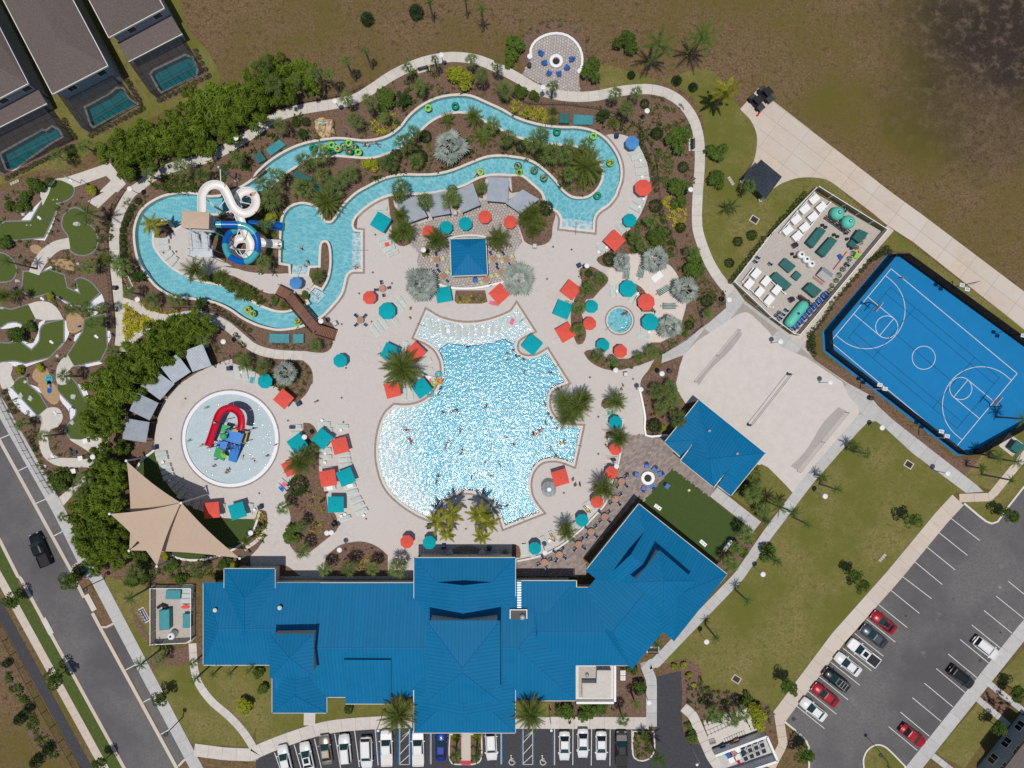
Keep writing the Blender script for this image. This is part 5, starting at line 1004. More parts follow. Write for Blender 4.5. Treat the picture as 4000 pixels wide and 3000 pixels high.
cover('golden shrubs along the lower walk','01 1230,940 1330,1000 1550,1030 1540,1060 1380,1040 1240,1000',30,'cover_gold',.35)
cover('grass tufts in the promenade bend','20 1130,850 1300,830 1480,930 1540,1100 1500,1250 1250,1230 1130,1150 1200,1000',70,'tuft',.55,tuft=True)
cover('grass tufts round the fire pit','20 90,320 250,180 480,190 650,330 720,470 640,560 600,350 480,260 380,240 250,280',50,'tuft',.5,tuft=True)
cover('grass tufts right of the hammock garden','21 1450,600 1600,620 1700,760 1800,880 1700,920 1620,900 1480,720',90,'tuft',.5,tuft=True)
cover('pale flowering ground cover beside the promenade','20 1250,1330 1390,1310 1400,1600 1260,1600',55,'cover',.4)
cover('yellow flowering ground cover beside the fence','21 1310,40 1480,100 1480,330 1420,330 1340,220',70,'cover_gold',.36)
cover('dotted low plants inside the promenade','20 1400,1000 1530,1080 1560,1300 1560,1640 1450,1640 1540,1350 1420,1150',60,'cover',.22)
cover('yellow tufts in the long mulch bed','12 440,900 560,900 560,1350 490,1370 470,1050',26,'cover_gold',.32)
cover('dark seedlings in the long mulch bed','12 310,950 600,900 680,1150 560,1250 320,1250',45,'brown',.22)
cover('seedlings in the clubhouse bed','12 640,1480 850,1380 1050,1420 1120,1600 620,1640',40,'brown',.25)
cover('yellow flowers in the clubhouse bed','12 860,1500 1000,1500 1000,1620 860,1600',10,'cover_gold',.35)
cover('yellow flowers by the turf edge','12 0,1110 80,1090 90,1300 20,1330',16,'cover_gold',.36)
cover('seedlings in the bed by the sand court','22 1150,150 1300,150 1280,420 1170,420',34,'brown',.24)
cover('low shrubs in the grid bed','23 1480,900 1640,880 1640,1140 1490,1070',26,'shrub',.3)
cover('small plants in the bed below the bar','11 1740,900 1970,900 1970,955 1740,955',26,'cover_gold',.22)
cover('leafy undergrowth above the slide','00 1300,1560 1500,1500 1900,1480 1950,1400 2150,1330 2180,1500 2050,1450 1900,1620 1700,1659 1400,1659',130,'bush',.45)
cover('leafy undergrowth beside the left river bank','01 1070,50 1180,50 1290,30 1200,180 1140,350 1150,560 1090,560 1080,300',110,'cover',.38,tuft=True)
cover('undergrowth along the inner river bank','Z 800,1340 1000,1330 1200,1390 1450,1520 1500,1620 1250,1580 1000,1420',150,'bush',.38)
cover('undergrowth on the river island','10 750,1380 1150,1330 1500,1250 1900,1050 2150,1180 2000,1330 1700,1450 1300,1500 950,1600 700,1659 700,1450',90,'cover',.32)
cover('undergrowth on the right of the island','20 0,1200 500,1270 720,1380 780,1500 700,1640 450,1640 250,1440 0,1340',110,'bush',.36)
cover('undergrowth under the slides','Z 1380,600 1640,560 1640,1150 1560,1240 1400,1150 1450,900',90,'bush',.4)
cover('small plants above the upper river','10 1300,760 1900,760 2000,850 1700,810 1400,900 1250,1000 1150,1100 900,1180 900,1100 1200,900',60,'cover',.34)
cover('undergrowth under the hedge by the cabanas','01 1750,1260 2200,1430 2212,1480 1880,1480 1800,1400',80,'cover',.34,tuft=True)
cover('undergrowth below the lower walk','11 0,1290 400,1320 640,1310 620,1370 400,1365 100,1330',40,'cover',.38,tuft=True)
cover('mixed plants right of the spa','21 1090,250 1300,220 1400,400 1420,560 1250,540 1000,520 960,400',150,'bush',.4)
cover('groundcover on the putting course','01 420,580 650,560 700,700 560,700 430,640',40,'tuft',.5,tuft=True)
cover('weedy plants beside the promenade','01 850,300 960,150 960,560 880,700 830,560',70,'cover',.34)
cover('mixed plants in the putting course beds','02 20,30 330,330 350,560 500,940 430,880 300,600 100,300',60,'cover',.3)
cover('low plants at the street fence','02 420,780 640,720 680,850 520,940',60,'bush',.4)
cover('plants along the clubhouse corner','02 1150,1560 2212,1560 2212,1659 1150,1659',120,'bush',.42)
cover('low shrubs in the far corner strip','03 20,720 120,870 240,1010 300,1200 420,1400 510,1520 480,1580 330,1430 230,1280 180,1080 60,930',110,'bush',.42)
cover('plants in the bed of the entrance walk','13 1680,1460 1760,1460 1760,1610 1690,1600',30,'bush',.3)
cover('plants in the second bed of the entrance walk','13 1865,1460 1945,1460 1940,1600 1870,1610',30,'bush',.3)
cover('plants in the end island','23 1055,1350 1220,1350 1215,1500 1130,1580 1070,1540',60,'bush',.35)
cover('plants along the front wall','23 350,1090 870,1090 880,1190 350,1200',60,'bush',.35)
cover('plants round the refuse enclosure','23 1640,780 1700,960 2000,1030 2212,1130 33 0,1150 20,1350 23 2180,1330 2100,1250 1650,1250 1580,1100',130,'bush',.36)
cover('dry plants in the garden bed','33 1930,960 2100,1100 2040,1190 1860,1060',40,'brown',.3)
cover('undergrowth at the game lawn end','22 1990,1240 2090,1300 2060,1420 1960,1520 1860,1640 1780,1540',80,'bush',.36)
cover('undergrowth on the walk edge','22 1960,880 2130,720 2180,1150 2050,1060',70,'cover',.4)
cover('undergrowth inside the crescent bed','21 640,1390 850,1500 1100,1480 1280,1320 1450,1180 1520,1060 1620,1110 1500,1250 1250,1430 950,1530 700,1460',90,'bush',.32)
cover('undergrowth in the long palm bed','21 600,660 760,700 800,780 640,920 600,1120 600,1290 540,1240 520,1050 590,850',60,'bush',.34)
cover('plants in the silver palm bed','11 -200,1430 100,1460 430,1480 470,1600 12 430,60 340,140 200,60 11 0,1550',110,'bush',.36)

# mixed low planting spread through the large beds
def carpet(label,name_label,mix,seed):
 o=reg_obj(label);me=o.data;me.calc_loop_triangles();rng=random.Random(seed);T=[[me.vertices[i].co for i in t.vertices] for t in me.loop_triangles];T=[t for t in T if abs((t[1]-t[0]).cross(t[2]-t[0]).z)>1e-4]
 A=np.cumsum([abs((t[1]-t[0]).cross(t[2]-t[0]).z)/2 for t in T])
 for leaf,dens,size,kind in mix:
  mb=MB()
  for _ in range(int(A[-1]*dens)):
   t=T[min(len(T)-1,int(np.searchsorted(A,rng.random()*A[-1])))];u,v=sorted((rng.random(),rng.random()));p=t[0]*u+t[1]*(v-u)+t[2]*(1-v)
   if math.sin(p.x*.35+seed)+math.sin(p.y*.31+seed*2)+math.sin((p.x+p.y)*.13+dens*9)<-.4:continue
   s_=size*rng.uniform(.5,1.5)
   for i in range(12):
    a=rng.uniform(0,6.28);e=R(rng.uniform(10,75));L=s_*rng.uniform(.7,1.2);w=s_*(.05 if kind else .2);c,q=math.cos(a),math.sin(a);k=0 if kind else .5;bx,by,z=p.x+rng.uniform(-k,k)*s_,p.y+rng.uniform(-k,k)*s_,p.z+.03+(0 if kind else rng.random()*.25*s_)
    mb.add([(bx-q*w*.4,by+c*w*.4,z),(bx+q*w*.4,by-c*w*.4,z),(bx+c*L*math.cos(e)*.6+q*w,by+q*L*math.cos(e)*.6-c*w,z+L*.55*math.sin(e)),(bx+c*L*math.cos(e),by+q*L*math.cos(e),z+L*math.sin(e)*.8)],[(0,1,2,3)])
  struct(mb.obj('ground_cover','leaf_'+leaf),name_label % {'bush':'mid green leafy','shrub':'dark green','cover':'olive','tuft':'grassy','cover_gold':'golden','brown':'rusty'}[leaf],'stuff')
carpet('dark red mulch planting beds inside the promenade','%s low planting inside the promenade',(('bush',.42,.44,0),('shrub',.32,.42,0),('tuft',.20,.55,1),('cover_gold',.045,.35,0),('brown',.06,.28,0)),1)
carpet('mulch island inside the river','%s low planting on the river island',(('bush',.42,.42,0),('shrub',.38,.44,0),('cover',.24,.38,0),('brown',.08,.28,0)),2)
carpet('mulch ground of the putting course','%s low planting on the putting course',(('bush',.34,.42,0),('tuft',.24,.5,1),('shrub',.18,.38,0)),3)
carpet('mulch strip under the tall hedge','%s low planting under the tall hedge',(('shrub',.5,.5,0),('bush',.3,.45,0)),4)
# ------------------------------------------------------------------ buildings
def p3(s):
 """'13 x,y,z ...' -> world points, each at its own height"""
 return [W(a[0],a[1],a[3][0] if a[3] else 0.0) for a in tr(s)]
class Roof:
 """collects standing-seam panels; the 300 largest become pieces, the rest one mass"""
 def __init__(s,parent,m='roof_blue',under='roof_under',pitch=0.55,limit=290):
  s.parent,s.m,s.pitch,s.limit=parent,m,pitch,limit;s.pan=[];s.base=MB();s.under=under
 def facet(s,P,pitch=None):
  P=[Vector(p) for p in P];n=Vector((0,0,0))
  for i in range(len(P)):n+=P[i-1].cross(P[i])
  if n.z<0:P=P[::-1];n=-n
  n.normalize();o=P[0];a=Vector((-n.y,n.x,0))
  a=a.normalized() if a.length>1e-4 else Vector((1,0,0));d=n.cross(a);pt=pitch or s.pitch
  s.base.add(P,[tuple(range(len(P)))])
  Q=[Vector(((p-o).dot(a),(p-o).dot(d),0)) for p in P];x0,x1=min(q.x for q in Q),max(q.x for q in Q)
  k=max(1,round((x1-x0)/pt));w=(x1-x0)/k;g=0.016
  for i in range(k):
   C=clip(clip(Q,1,0,x0+(i+1)*w-g),-1,0,-(x0+i*w+g))
   if len(C)<3 or abs(area2(C))<0.02:continue
   if area2(C)<0:C=C[::-1]
   top=[o+a*c.x+d*c.y+n*0.02 for c in C];bot=[o+a*c.x+d*c.y for c in C];m=len(C)
   s.pan.append((abs(area2(C)),bot+top,[tuple(range(m,2*m))]+[(j,(j+1) % m,m+(j+1) % m,m+j) for j in range(m)]))
  return s
 def ridge(s,*pp):
  for i in range(len(pp)-1):MB().tube([pp[i]+Vector((0,0,.03)),pp[i+1]+Vector((0,0,.03))],.07,5).obj('ridge_cap','ridge_blue',s.parent)
 def done(s):
  s.base.obj('roof_deck',s.under,s.parent);s.pan.sort(key=lambda q:-q[0])
  for ar,vv,ff in s.pan[:s.limit]:MB().add(vv,ff).obj('roof_panel',s.m,s.parent)
  if s.pan[s.limit:]:
   mb=MB()
   for ar,vv,ff in s.pan[s.limit:]:mb.add(vv,ff)
   mb.obj('roof_panel_field',s.m,s.parent)['kind']='stuff'
def hip(rf,C,zr,inset0,inset1,eave=True):
 """C: four eave corners (ridge runs from side C0-C3 to side C1-C2)"""
 a,b=(C[0]+C[3])/2,(C[1]+C[2])/2;L=b-a;L.z=0;u=L.normalized()
 r0=a+u*inset0;r1=b-u*inset1;r0.z=r1.z=zr
 rf.facet([C[0],C[1],r1,r0]);rf.facet([C[2],C[3],r0,r1])
 if inset0>.05:rf.facet([C[3],C[0],r0]);rf.ridge(C[0],r0);rf.ridge(C[3],r0)
 if inset1>.05:rf.facet([C[1],C[2],r1]);rf.ridge(C[1],r1);rf.ridge(C[2],r1)
 rf.ridge(r0,r1);return r0,r1
def rectz(s,z):a=tr(s);p,q=a[0],a[1];return [W(p[0],p[1],z),W(q[0],p[1],z),W(q[0],q[1],z),W(p[0],q[1],z)]
def walls(parent,C,z1,m='wall_cream',inset=0.6,z0=0.0):
 c=sum(C,Vector((0,0,0))) / len(C);P=[]
 Q=[Vector((p.x,p.y,0)) for p in C];P=offset(Q,-inset)
 MB().prism(P,z0,z1).obj('wall',m,parent)
def fascia(parent,P,m='trim',w=.14,h=.22):
 """gutter boards along eave edges, one piece per edge"""
 for i in range(len(P)-1):
  a,b=P[i],P[i+1];d=(b-a);d.z=0;L=d.length;d.normalize();n=Vector((-d.y,d.x,0))*w/2
  z=(a.z+b.z)/2
  MB().prism([a-n,b-n,b+n,a+n],z-h,z+.03).obj('gutter',m,parent)
CLUB=thing('clubhouse','sprawling clubhouse with bright blue metal roofs','building',W(2000,2480))
CLUB.location=(0,0,0)
rf=Roof(CLUB)
e=4.7
C1=rectz('03 1757,55 2770,770',e);hip(rf,C1,7.2,3.4,0)
C2=[W(*q) for q in ((1000+0/2.212+165/2.212,2250-64/2.212,5.0),(1075,2250+470/2.212,5.0),(1937/2.212,2250+470/2.212,5.0),(1937/2.212,2250-64/2.212,5.0))]
hip(rf,C2,7.3,4.0,0)
C3=rectz('13 178,58 1500,1048',e);hip(rf,C3,8.0,0,0)
rf.facet(p3('13 755,722,7.75 1166,724,7.75 1166,1105,4.7 775,1105,4.7'))
C4=[W(*q) for q in ((1000+612/2.212,2250+780/2.212,e),(1000+612/2.212,2250+1183/2.212,e),(1000+140/2.212,2250+1183/2.212,e),(1000+140/2.212,2250+780/2.212,e))]
hip(rf,C4,7.2,0,3.8)
# south-west clerestory
C5=p3('13 116,505,10.0 497,500,10.0 497,868,10.0 116,882,10.0');ap=p3('13 287,712,11.6')[0]
for i in range(4):rf.facet([C5[i],C5[(i+1) % 4],ap]);rf.ridge(C5[i],ap)
walls(CLUB,C5,9.9,'wall_cream',.35,5.0)
# central spine with Dutch gables at both ends
zE,zM,zR=5.5,7.4,8.7
nE=p3('13 1365,-159,5.5 2242,-159,5.5');nM=p3('13 1560,60,7.4 2045,60,7.4');sE=p3('13 1365,1356,5.5 2242,1356,5.5');sM=p3('13 1545,1185,7.4 2045,1185,7.4')
cx=(nE[0].x+nE[1].x)/2;fq=.45;zM=zE+fq*(zR-zE)
for M_,E_ in ((nM,nE),(sM,sE)):
 for q in (0,1):M_[q].x=E_[q].x+(cx-E_[q].x)*fq;M_[q].z=zM
nR=Vector((cx,nM[0].y,zR));sR=Vector((cx,sM[0].y,zR))
rf.facet([nE[0],nE[1],nM[1],nM[0]]);rf.facet([sE[1],sE[0],sM[0],sM[1]])
rf.facet([nE[0],nM[0],nR,sR,sM[0],sE[0]]);rf.facet([nE[1],nM[1],nR,sR,sM[1],sE[1]])
for a,b in ((nE[0],nM[0]),(nE[1],nM[1]),(sE[0],sM[0]),(sE[1],sM[1]),(nR,sR)):rf.ridge(a,b)
MB().add([nM[0],nM[1],nR],[(0,1,2)]).obj('gable_vent','roof_under',CLUB);MB().add([sM[0],sM[1],sR],[(2,1,0)]).obj('gable_vent','roof_under',CLUB)
walls(CLUB,[nE[0],nE[1],sE[1],sE[0]],5.4)
fascia(CLUB,[nE[0],nE[1]]);fascia(CLUB,[sE[0],sE[1]]);fascia(CLUB,[nE[0],p3('13 1365,190,5.5')[0]]);fascia(CLUB,[p3('13 1362,985,5.5')[0],sE[0]]);fascia(CLUB,[nE[1],p3('13 2242,175,5.5')[0]]);fascia(CLUB,[p3('13 2242,985,5.5')[0],sE[1]])
# central tower
C7=p3('13 1468,385,10.9 2110,385,10.9 2110,1090,10.9 1468,1095,10.9');hip(rf,[C7[0],C7[3],C7[2],C7[1]],12.9,6.3,5.2)
walls(CLUB,C7,10.8,'wall_cream',.5,6.0)
# east wing
C9=rectz('23 -260,40 552,1078',e)
r0,r1=hip(rf,C9,8.0,0,9.2)
C9b=rectz('23 150,100 1005,772',e+.05);hip(rf,C9b,7.5,1.2,4.0)
# angled wing
T,Rr,L_=p3('22 1095,1035,5.0 1860,1645,5.0 645,1600,5.0');B_=Rr+(L_-T)
C10=[L_,B_,Rr,T]
u10=(Rr-T).normalized();v10=(L_-T).normalized()
vw=v10*13.4;g0=T+v10*2.7+u10*3.0;g1=T+vw-v10*2.7+u10*3.0;g0.z=g1.z=6.45;gr=T+vw/2+u10*3.0;gr.z=8.6;gs=Rr+vw/2-u10*5.2;gs.z=8.6   # Dutch gable towards the pool
rf.facet([T,g0,g1,T+vw]);rf.facet([T,Rr,gs,gr,g0]);rf.facet([T+vw,g1,gr,gs,Rr+vw]);rf.facet([Rr,Rr+vw,gs])
for a,b in ((T,g0),(T+vw,g1),(gr,gs),(gs,Rr),(gs,Rr+vw)):rf.ridge(a,b)
MB().add([g0,gr,g1],[(0,1,2)]).obj('gable_vent','roof_under',CLUB)
q0,q1=p3('23 875,480,7.7 1180,110,7.7');w12=(q1-q0).normalized();n12=Vector((-w12.y,w12.x,0))
for sg,wd in ((1,6.5),(-1,7.0)):
 a,b=q0-w12*3.2+n12*sg*wd,q1+n12*sg*wd;a.z=b.z=4.8;rf.facet([q0,q1,b,a])
c_=[q0-w12*3.2+n12*6.5,q0-w12*3.2-n12*7.0]
for c in c_:c.z=4.8
rf.facet([q0,c_[0],c_[1]]);rf.ridge(q0,q1)
q2,q3=p3('23 1395,548,5.0 1270,450,5.0')
C11=p3('22 1275,1435,10.2 23 1590,45,10.2 1312,292,10.2 1048,58,10.2');ap2=p3('23 1315,45,11.8')[0]
for i in range(4):rf.facet([C11[i],C11[(i+1) % 4],ap2]);rf.ridge(C11[i],ap2)
walls(CLUB,C11,10.1,'wall_cream',.4,5.5)
rf.done()
for C in (C1,C2,C3,C4,C9,C9b):walls(CLUB,C,e-.1,'wall_cream',.8)
walls(CLUB,[T,Rr,Rr+v10*13.4,T+v10*13.4],4.9,'wall_cream',.9)
fascia(CLUB,[C1[0],C1[3],p3('13 115,770,4.7')[0]]);fascia(CLUB,[C2[0],C2[3],W(1937/2.212,2250+180/2.212,5.0)]);fascia(CLUB,[C2[0],W(1074,2250+190/2.212,5.0)]);fascia(CLUB,p3('13 178,58,4.7 1362,58,4.7'));fascia(CLUB,[p3('13 140,885,4.7')[0],C4[2],C4[1],p3('13 612,940,4.7')[0]]);fascia(CLUB,p3('13 625,1048,4.7 775,1048,4.7'));fascia(CLUB,p3('13 775,1105,4.7 1166,1105,4.7'))
fascia(CLUB,p3('23 45,40,4.7 558,40,4.7 558,98,4.7 718,98,4.7'));fascia(CLUB,p3('23 60,1078,4.7 552,1078,4.7 552,772,4.7 1003,772,4.7'));fascia(CLUB,[L_,T,Rr])
fascia(CLUB,[Rr,p3('23 1395,548,4.9')[0],p3('23 1270,450,4.9')[0],p3('23 1005,772,4.9')[0]])
# equipment wells on the roof
P_=p3('13 2192,285,6.4 23 132,285,6.4 132,440,6.4 13 2192,440,6.4')
MB().prism(P_,4.5,6.6).obj('roof_curb','metal_grey',CLUB);MB().prism(offset([Vector((p.x,p.y,0)) for p in P_],-.15),6.5,6.63).obj('roof_membrane','asphalt',CLUB)
fan=MB().lathe([(.45,0),(.45,.5),(.3,.75),(.05,.8)],16,tuple(p3('23 90,348,6.6')[0])).obj('exhaust_fan','metal_grey',CLUB,True)
for k in range(16):
 c=p3('23 62,%d,5.3' % (55+k*13))[0];MB().box(c.x,c.y,c.z+k*.08,.62,.09,.06).obj('ladder_rung','galvanised',CLUB)
for s_ in ('03 1865,290,6.2','13 210,270,6.3'):
 c=p3(s_)[0];v=MB().box(c.x,c.y,c.z,.35,.35,.5).obj('roof_vent','metal_grey',CLUB);MB().lathe([(.3,0),(.34,.12),(.1,.3)],10,(c.x,c.y,c.z+.25)).obj('cowl','offwhite',v)
K=p3('23 556,775,4.2 880,775,4.2 880,1085,4.2 556,1085,4.2')
MB().prism(K,0,3.6).obj('service_block','offwhite',CLUB)
for a,b in ((K[1],K[2]),(K[2],K[3])):
 d=(b-a).normalized();n=Vector((d.y,-d.x,0))*.35;MB().prism([a,b,b-n,a-n],3.5,4.3).obj('parapet','white',CLUB)
Q_=p3('23 735,815,5.0 858,815,5.0 858,1058,5.0 608,1058,5.0 608,925,5.0 730,925,5.0');MB().prism(Q_,3.6,5.0).obj('service_box','concrete',CLUB);MB().prism(offset([Vector((p.x,p.y,0)) for p in Q_],-.12),4.95,5.03).obj('roof_membrane','concrete',CLUB)
MB().prism(offset([Vector((p.x,p.y,0)) for p in K],-.4),3.58,3.63).obj('roof_membrane','gravel',CLUB)
MB().lathe([(.3,0),(.3,.4),(.12,.6)],12,tuple(p3('23 648,850,3.6')[0])).obj('exhaust_fan','metal_grey',CLUB,True)
for s_ in ('23 950,815','23 950,860'):
 c=pts(s_)[0];u=thing('air_conditioner','white air conditioner on the slab beside the clubhouse','air conditioner',(c.x,c.y,0));MB().box(0,0,.55,.8,.75,1.0).obj('casing','white',u);MB().lathe([(.3,1.05),(.3,1.1)],16).obj('fan_grille','metal_grey',u)
# bar pavilion
BAR=thing('bar_pavilion','square bar pavilion with a dark blue metal roof','pavilion');rf=Roof(BAR,pitch=.5)
CB=p3('11 1678,408,3.6 1985,400,3.6 2000,715,3.6 1688,727,3.6');hip(rf,[CB[1],CB[2],CB[3],CB[0]],4.9,1.6,3.2);rf.done();fascia(BAR,CB+[CB[0]],'trim',.18,.25)
for p in CB:
 c=p.lerp(sum(CB,Vector())/4,.1);MB().box(c.x,c.y,1.8,.3,.3,3.6).obj('post','offwhite',BAR)
for a,b in ((0,1),(1,2),(2,3)):
 ctr=sum(CB,Vector())/4;A,B=CB[a].lerp(ctr,.18),CB[b].lerp(ctr,.18);d=(B-A);d.z=0;d.normalize();n=Vector((-d.y,d.x,0))*.3
 MB().prism([A-n,B-n,B+n,A+n],0,1.1).obj('bar_counter','wood',BAR)
# restroom pavilion by the sand court
PV=thing('beach_pavilion','blue-roofed pavilion beside the sand court','pavilion');rf=Roof(PV,pitch=.5)
f_=dict(T='22 1615,135,4.1',R='22 2190,598,4.1',B='22 1892,965,4.1',L='22 1318,502,4.1',A='22 1712,648,6.9',p='22 1595,486,5.5',q='22 1872,740,5.5',l='22 1450,656,4.7',b='22 1740,890,4.7',x='22 1455,634,4.0',y='22 1775,880,4.0')
f_={k:p3(v)[0] for k,v in f_.items()}
for k in ('TRA','RBq','RqA','lbA','TAp','TpL','Lpx','lpA','bAq','qBy'):rf.facet([f_[c] for c in k])
for a,b in ('TA','RA','lA','bA','pL','qB'):rf.ridge(f_[a],f_[b])
rf.done();fascia(PV,[f_['x'],f_['L'],f_['T'],f_['R'],f_['B'],f_['y']]);fascia(PV,[f_['p'],f_['l'],f_['b'],f_['q']],'trim',.14,.3)
walls(PV,[f_['T'],f_['R'],f_['B'],f_['L']],3.8,'wall_cream',1.0)
for s_ in ('22 1702,403,5.6','22 1943,600,5.4'):c=p3(s_)[0];MB().lathe([(.14,0),(.14,.3),(.22,.32),(.05,.45)],10,tuple(c)).obj('roof_vent','metal_grey',PV)
# slate kiosk by the driveway
KI=thing('slate_kiosk','small open kiosk with a dark slate hip roof by the driveway','kiosk');cs=p3('20 2152,1378,3.0 2332,1528,3.0 2190,1720,3.0 2005,1535,3.0');ap=sum(cs,Vector())/4;ap.z=4.7;rf=Roof(KI,'shingle_slate','black',.5)
for i in range(4):rf.facet([cs[i],cs[(i+1) % 4],ap])
rf.done()
for p in cs:c=p.lerp(ap,.12);MB().box(c.x,c.y,1.5,.25,.25,3.0).obj('post','offwhite',KI);MB().box(c.x,c.y,.4,.5,.5,.8).obj('post_base','stone_wall',KI)
# ---- cabanas
def cabana(s,desc,z=2.7):
 C=p3(s.replace(';',',%g ' % z).strip());o=thing('cabana',desc,'cabana',group='cabanas with striped roofs')
 tilt=[z+.25,z+.25,z-.1,z-.1];mb=MB();n=30
 for i in range(n+1):
  t=i/n;a=C[0].lerp(C[1],t);b=C[3].lerp(C[2],t);h=.022*(1 if i % 2 else -1)
  mb.v+=[(a.x,a.y,tilt[0]+h),(b.x,b.y,tilt[2]+h)]
  if i:k=len(mb.v);mb.f.append((k-4,k-3,k-1,k-2));mb.m.append(0)
 mb.obj('corrugated_roof','galvanised',o)
 ctr=sum(C,Vector())/4
 for i,p in enumerate(C):c=p.lerp(ctr,.1);MB().box(c.x,c.y,1.3,.12,.12,2.6).obj('post','wood_dark',o)
 for i,j in ((0,1),(3,2),(0,3),(1,2)):MB().tube([C[i].lerp(ctr,.08)-Vector((0,0,.15 if i==3 else 0)),C[j].lerp(ctr,.08)-Vector((0,0,.15))],.06,4).obj('beam','wood_dark',o)
 a,b=C[0].lerp(ctr,.12),C[1].lerp(ctr,.12);d=(b-a).normalized();m=Vector((-d.y,d.x,0))*.05;MB().prism([a-m,b-m,b+m,a+m],.1,2.5).obj('back_curtain','tank_blue',o)
 f=ctr.lerp((C[0]+C[1])/2,.35);ang=math.atan2(d.y,d.x);MB().box(f.x,f.y,.35,1.8,.8,.5,ang).obj('day_bed','navy',o)
 return o
for i_,s_ in enumerate(('01 1755,1315; 1590,1375; 1660,1555; 1825,1500;','01 1535,1400; 1385,1505; 1495,1655; 1645,1555;','02 1360,-110; 1222,15; 1380,140; 1505,0;','02 1190,75; 1125,230; 1290,315; 1368,165;','02 1090,295; 1065,475; 1260,505; 1290,330;')):
 cabana(s_,'corrugated-roof cabana, %s from the top of the row by the splash pad' % ('first','second','third','fourth','fifth')[i_])
for i_,s_ in enumerate(('11 1385,35; 1225,110; 1300,275; 1480,210;','11 1640,-10; 1480,30; 1510,215; 1680,185;','11 1875,-75; 1710,0; 1780,180; 1940,110;','10 2187,1545; 2005,1535; 11 1993,75; 2175,92;','21 235,65; 90,-20; -55,95; 75,185;')):
 cabana(s_,'corrugated-roof cabana, %s of the arc above the bar' % ('first','second','third','fourth','last')[i_])
# ---- shade sails
def sail(s,desc,sag=.10):
 C=p3(s);o=thing('shade_sail',desc,'shade sail',group='tan shade sails');n=14;mb=MB();idx={};ctr=sum(C,Vector())/3
 for i in range(n+1):
  for j in range(n+1-i):
   a,b=i/n,j/n;c=1-a-b;p=C[0]*a+C[1]*b+C[2]*c;q=4*(a*b+b*c+c*a)/1.3333;em=max(a*b,0)*0
   pull=sag*(4*a*b*(1-3*c if c<.33 else 0)+4*b*c*(1-3*a if a<.33 else 0)+4*a*c*(1-3*b if b<.33 else 0))
   p=p.lerp(ctr,pull);p.z -= .5*q*.5;idx[i,j]=len(mb.v);mb.v.append(tuple(p))
 for i in range(n):
  for j in range(n-i):
   mb.f.append((idx[i,j],idx[i+1,j],idx[i,j+1]));mb.m.append(0)
   if j<n-i-1:mb.f.append((idx[i+1,j],idx[i+1,j+1],idx[i,j+1]));mb.m.append(0)
 mb.obj('fabric','canvas_tan',o,True);return o
sail('02 1095,668,5.0 1562,1027,8.2 1116,1438,3.2','tan shade sail reaching to the upper post beside the hedge');sail('02 950,1122,5.6 1562,1027,8.6 1357,1570,4.6','tan shade sail crossing over the middle');sail('02 1575,1034,7.9 2070,1505,3.6 1116,1438,3.4','tan shade sail stretching towards the clubhouse')
for s_,h_,d_ in (('02 1092,663',5.2,'steel sail post near the cabanas'),('02 1565,1028',8.8,'tall steel sail mast by the loungers'),('02 948,1122',5.8,'steel sail post inside the hedge'),('02 1116,1440',3.6,'short steel sail post left of the turf'),('02 1356,1575',4.8,'steel sail post below the sails'),('02 2072,1506',3.8,'steel sail post by the clubhouse corner')):
 a=tr(s_)[0];t=W(a[0],a[1],h_);b=Vector((t.x+(.45 if t.x<-40 else -.3),t.y,0));o=thing('sail_post',d_,'post');MB().tube([b,t],.15,10).obj('mast','metal_grey',o);MB().lathe([(.2,0),(.2,.12),(.05,.2)],10,tuple(t)).obj('cap','white',o)
gutter('curved concrete edge of the turf','02 1340,570 1210,680 1140,880 1150,1060',.35,.2,'offwhite');gutter('curved concrete edge below the sails','02 1400,1430 1530,1500 1700,1520 1900,1480 2080,1390 2190,1270 12 10,1180 35,1100',.35,.2,'offwhite')
# ---- homes
def home(desc,upper,lower,wins,ridge):
 o=thing('house',desc,'house',group='homes behind the hedge');C=[W(a[0],a[1],6.0) for a in tr(upper)]
 rf=MB();R_=[W(a[0],a[1],8.2) for a in tr(ridge)]
 def put(L):MB().add(L,[tuple(range(len(L)))]).obj('roof_slope','shingle',o)
 put([C[0],C[1],R_[1],R_[0]]);put([C[1],C[2],R_[1]]);put([C[2],C[3],R_[0],R_[1]])
 walls(o,C,5.9,'wall_grey',.45);fascia(o,[C[0],C[1],C[2],C[3]],'offwhite',.12,.25)
 if lower:
  D=[W(a[0],a[1],a[3][0]) for a in tr(lower)];MB().add(D,[(0,1,2,3)]).obj('lanai_roof','shingle',o);fascia(o,[D[2],D[3]],'offwhite',.12,.25);P=[Vector((p.x,p.y,0)) for p in D];MB().prism(offset(P,-.4),0,2.5).obj('lanai_wall','wall_grey',o)
 a,b=C[1],C[2];d=(b-a).normalized();n=Vector((d.y,-d.x,0))
 ctr=sum(C,Vector())/4
 if n.dot(ctr-a)>0:n=-n
 for t in wins:
  c=a.lerp(b,t)-n*.45;w=MB().box(c.x+n.x*.06,c.y+n.y*.06,4.6,1.5,.12,1.2,math.atan2(d.y,d.x)).obj('window_frame','white',o)
  MB().box(c.x+n.x*.1,c.y+n.y*.1,4.6,1.3,.12,1.0,math.atan2(d.y,d.x)).obj('pane','glass_dark',w)
 return o
def home2(desc,side_a,front_r,front_l,side_b,lower,wins,rd):
 """roof corners: back-left, front-left, front-right, back-right"""
 return home(desc,'00 %s %s %s %s' % (side_a,front_l,front_r,side_b),lower,wins,'00 '+rd)
home2('brown-roofed house at the left edge, lowest of the three','-720,-300','245,722','-330,1020','-200,-150','00 -360,1080,3.3 328,770,3.3 405,895,2.7 -330,1265,2.7',(.55,.9),'-480,-300 -130,520')
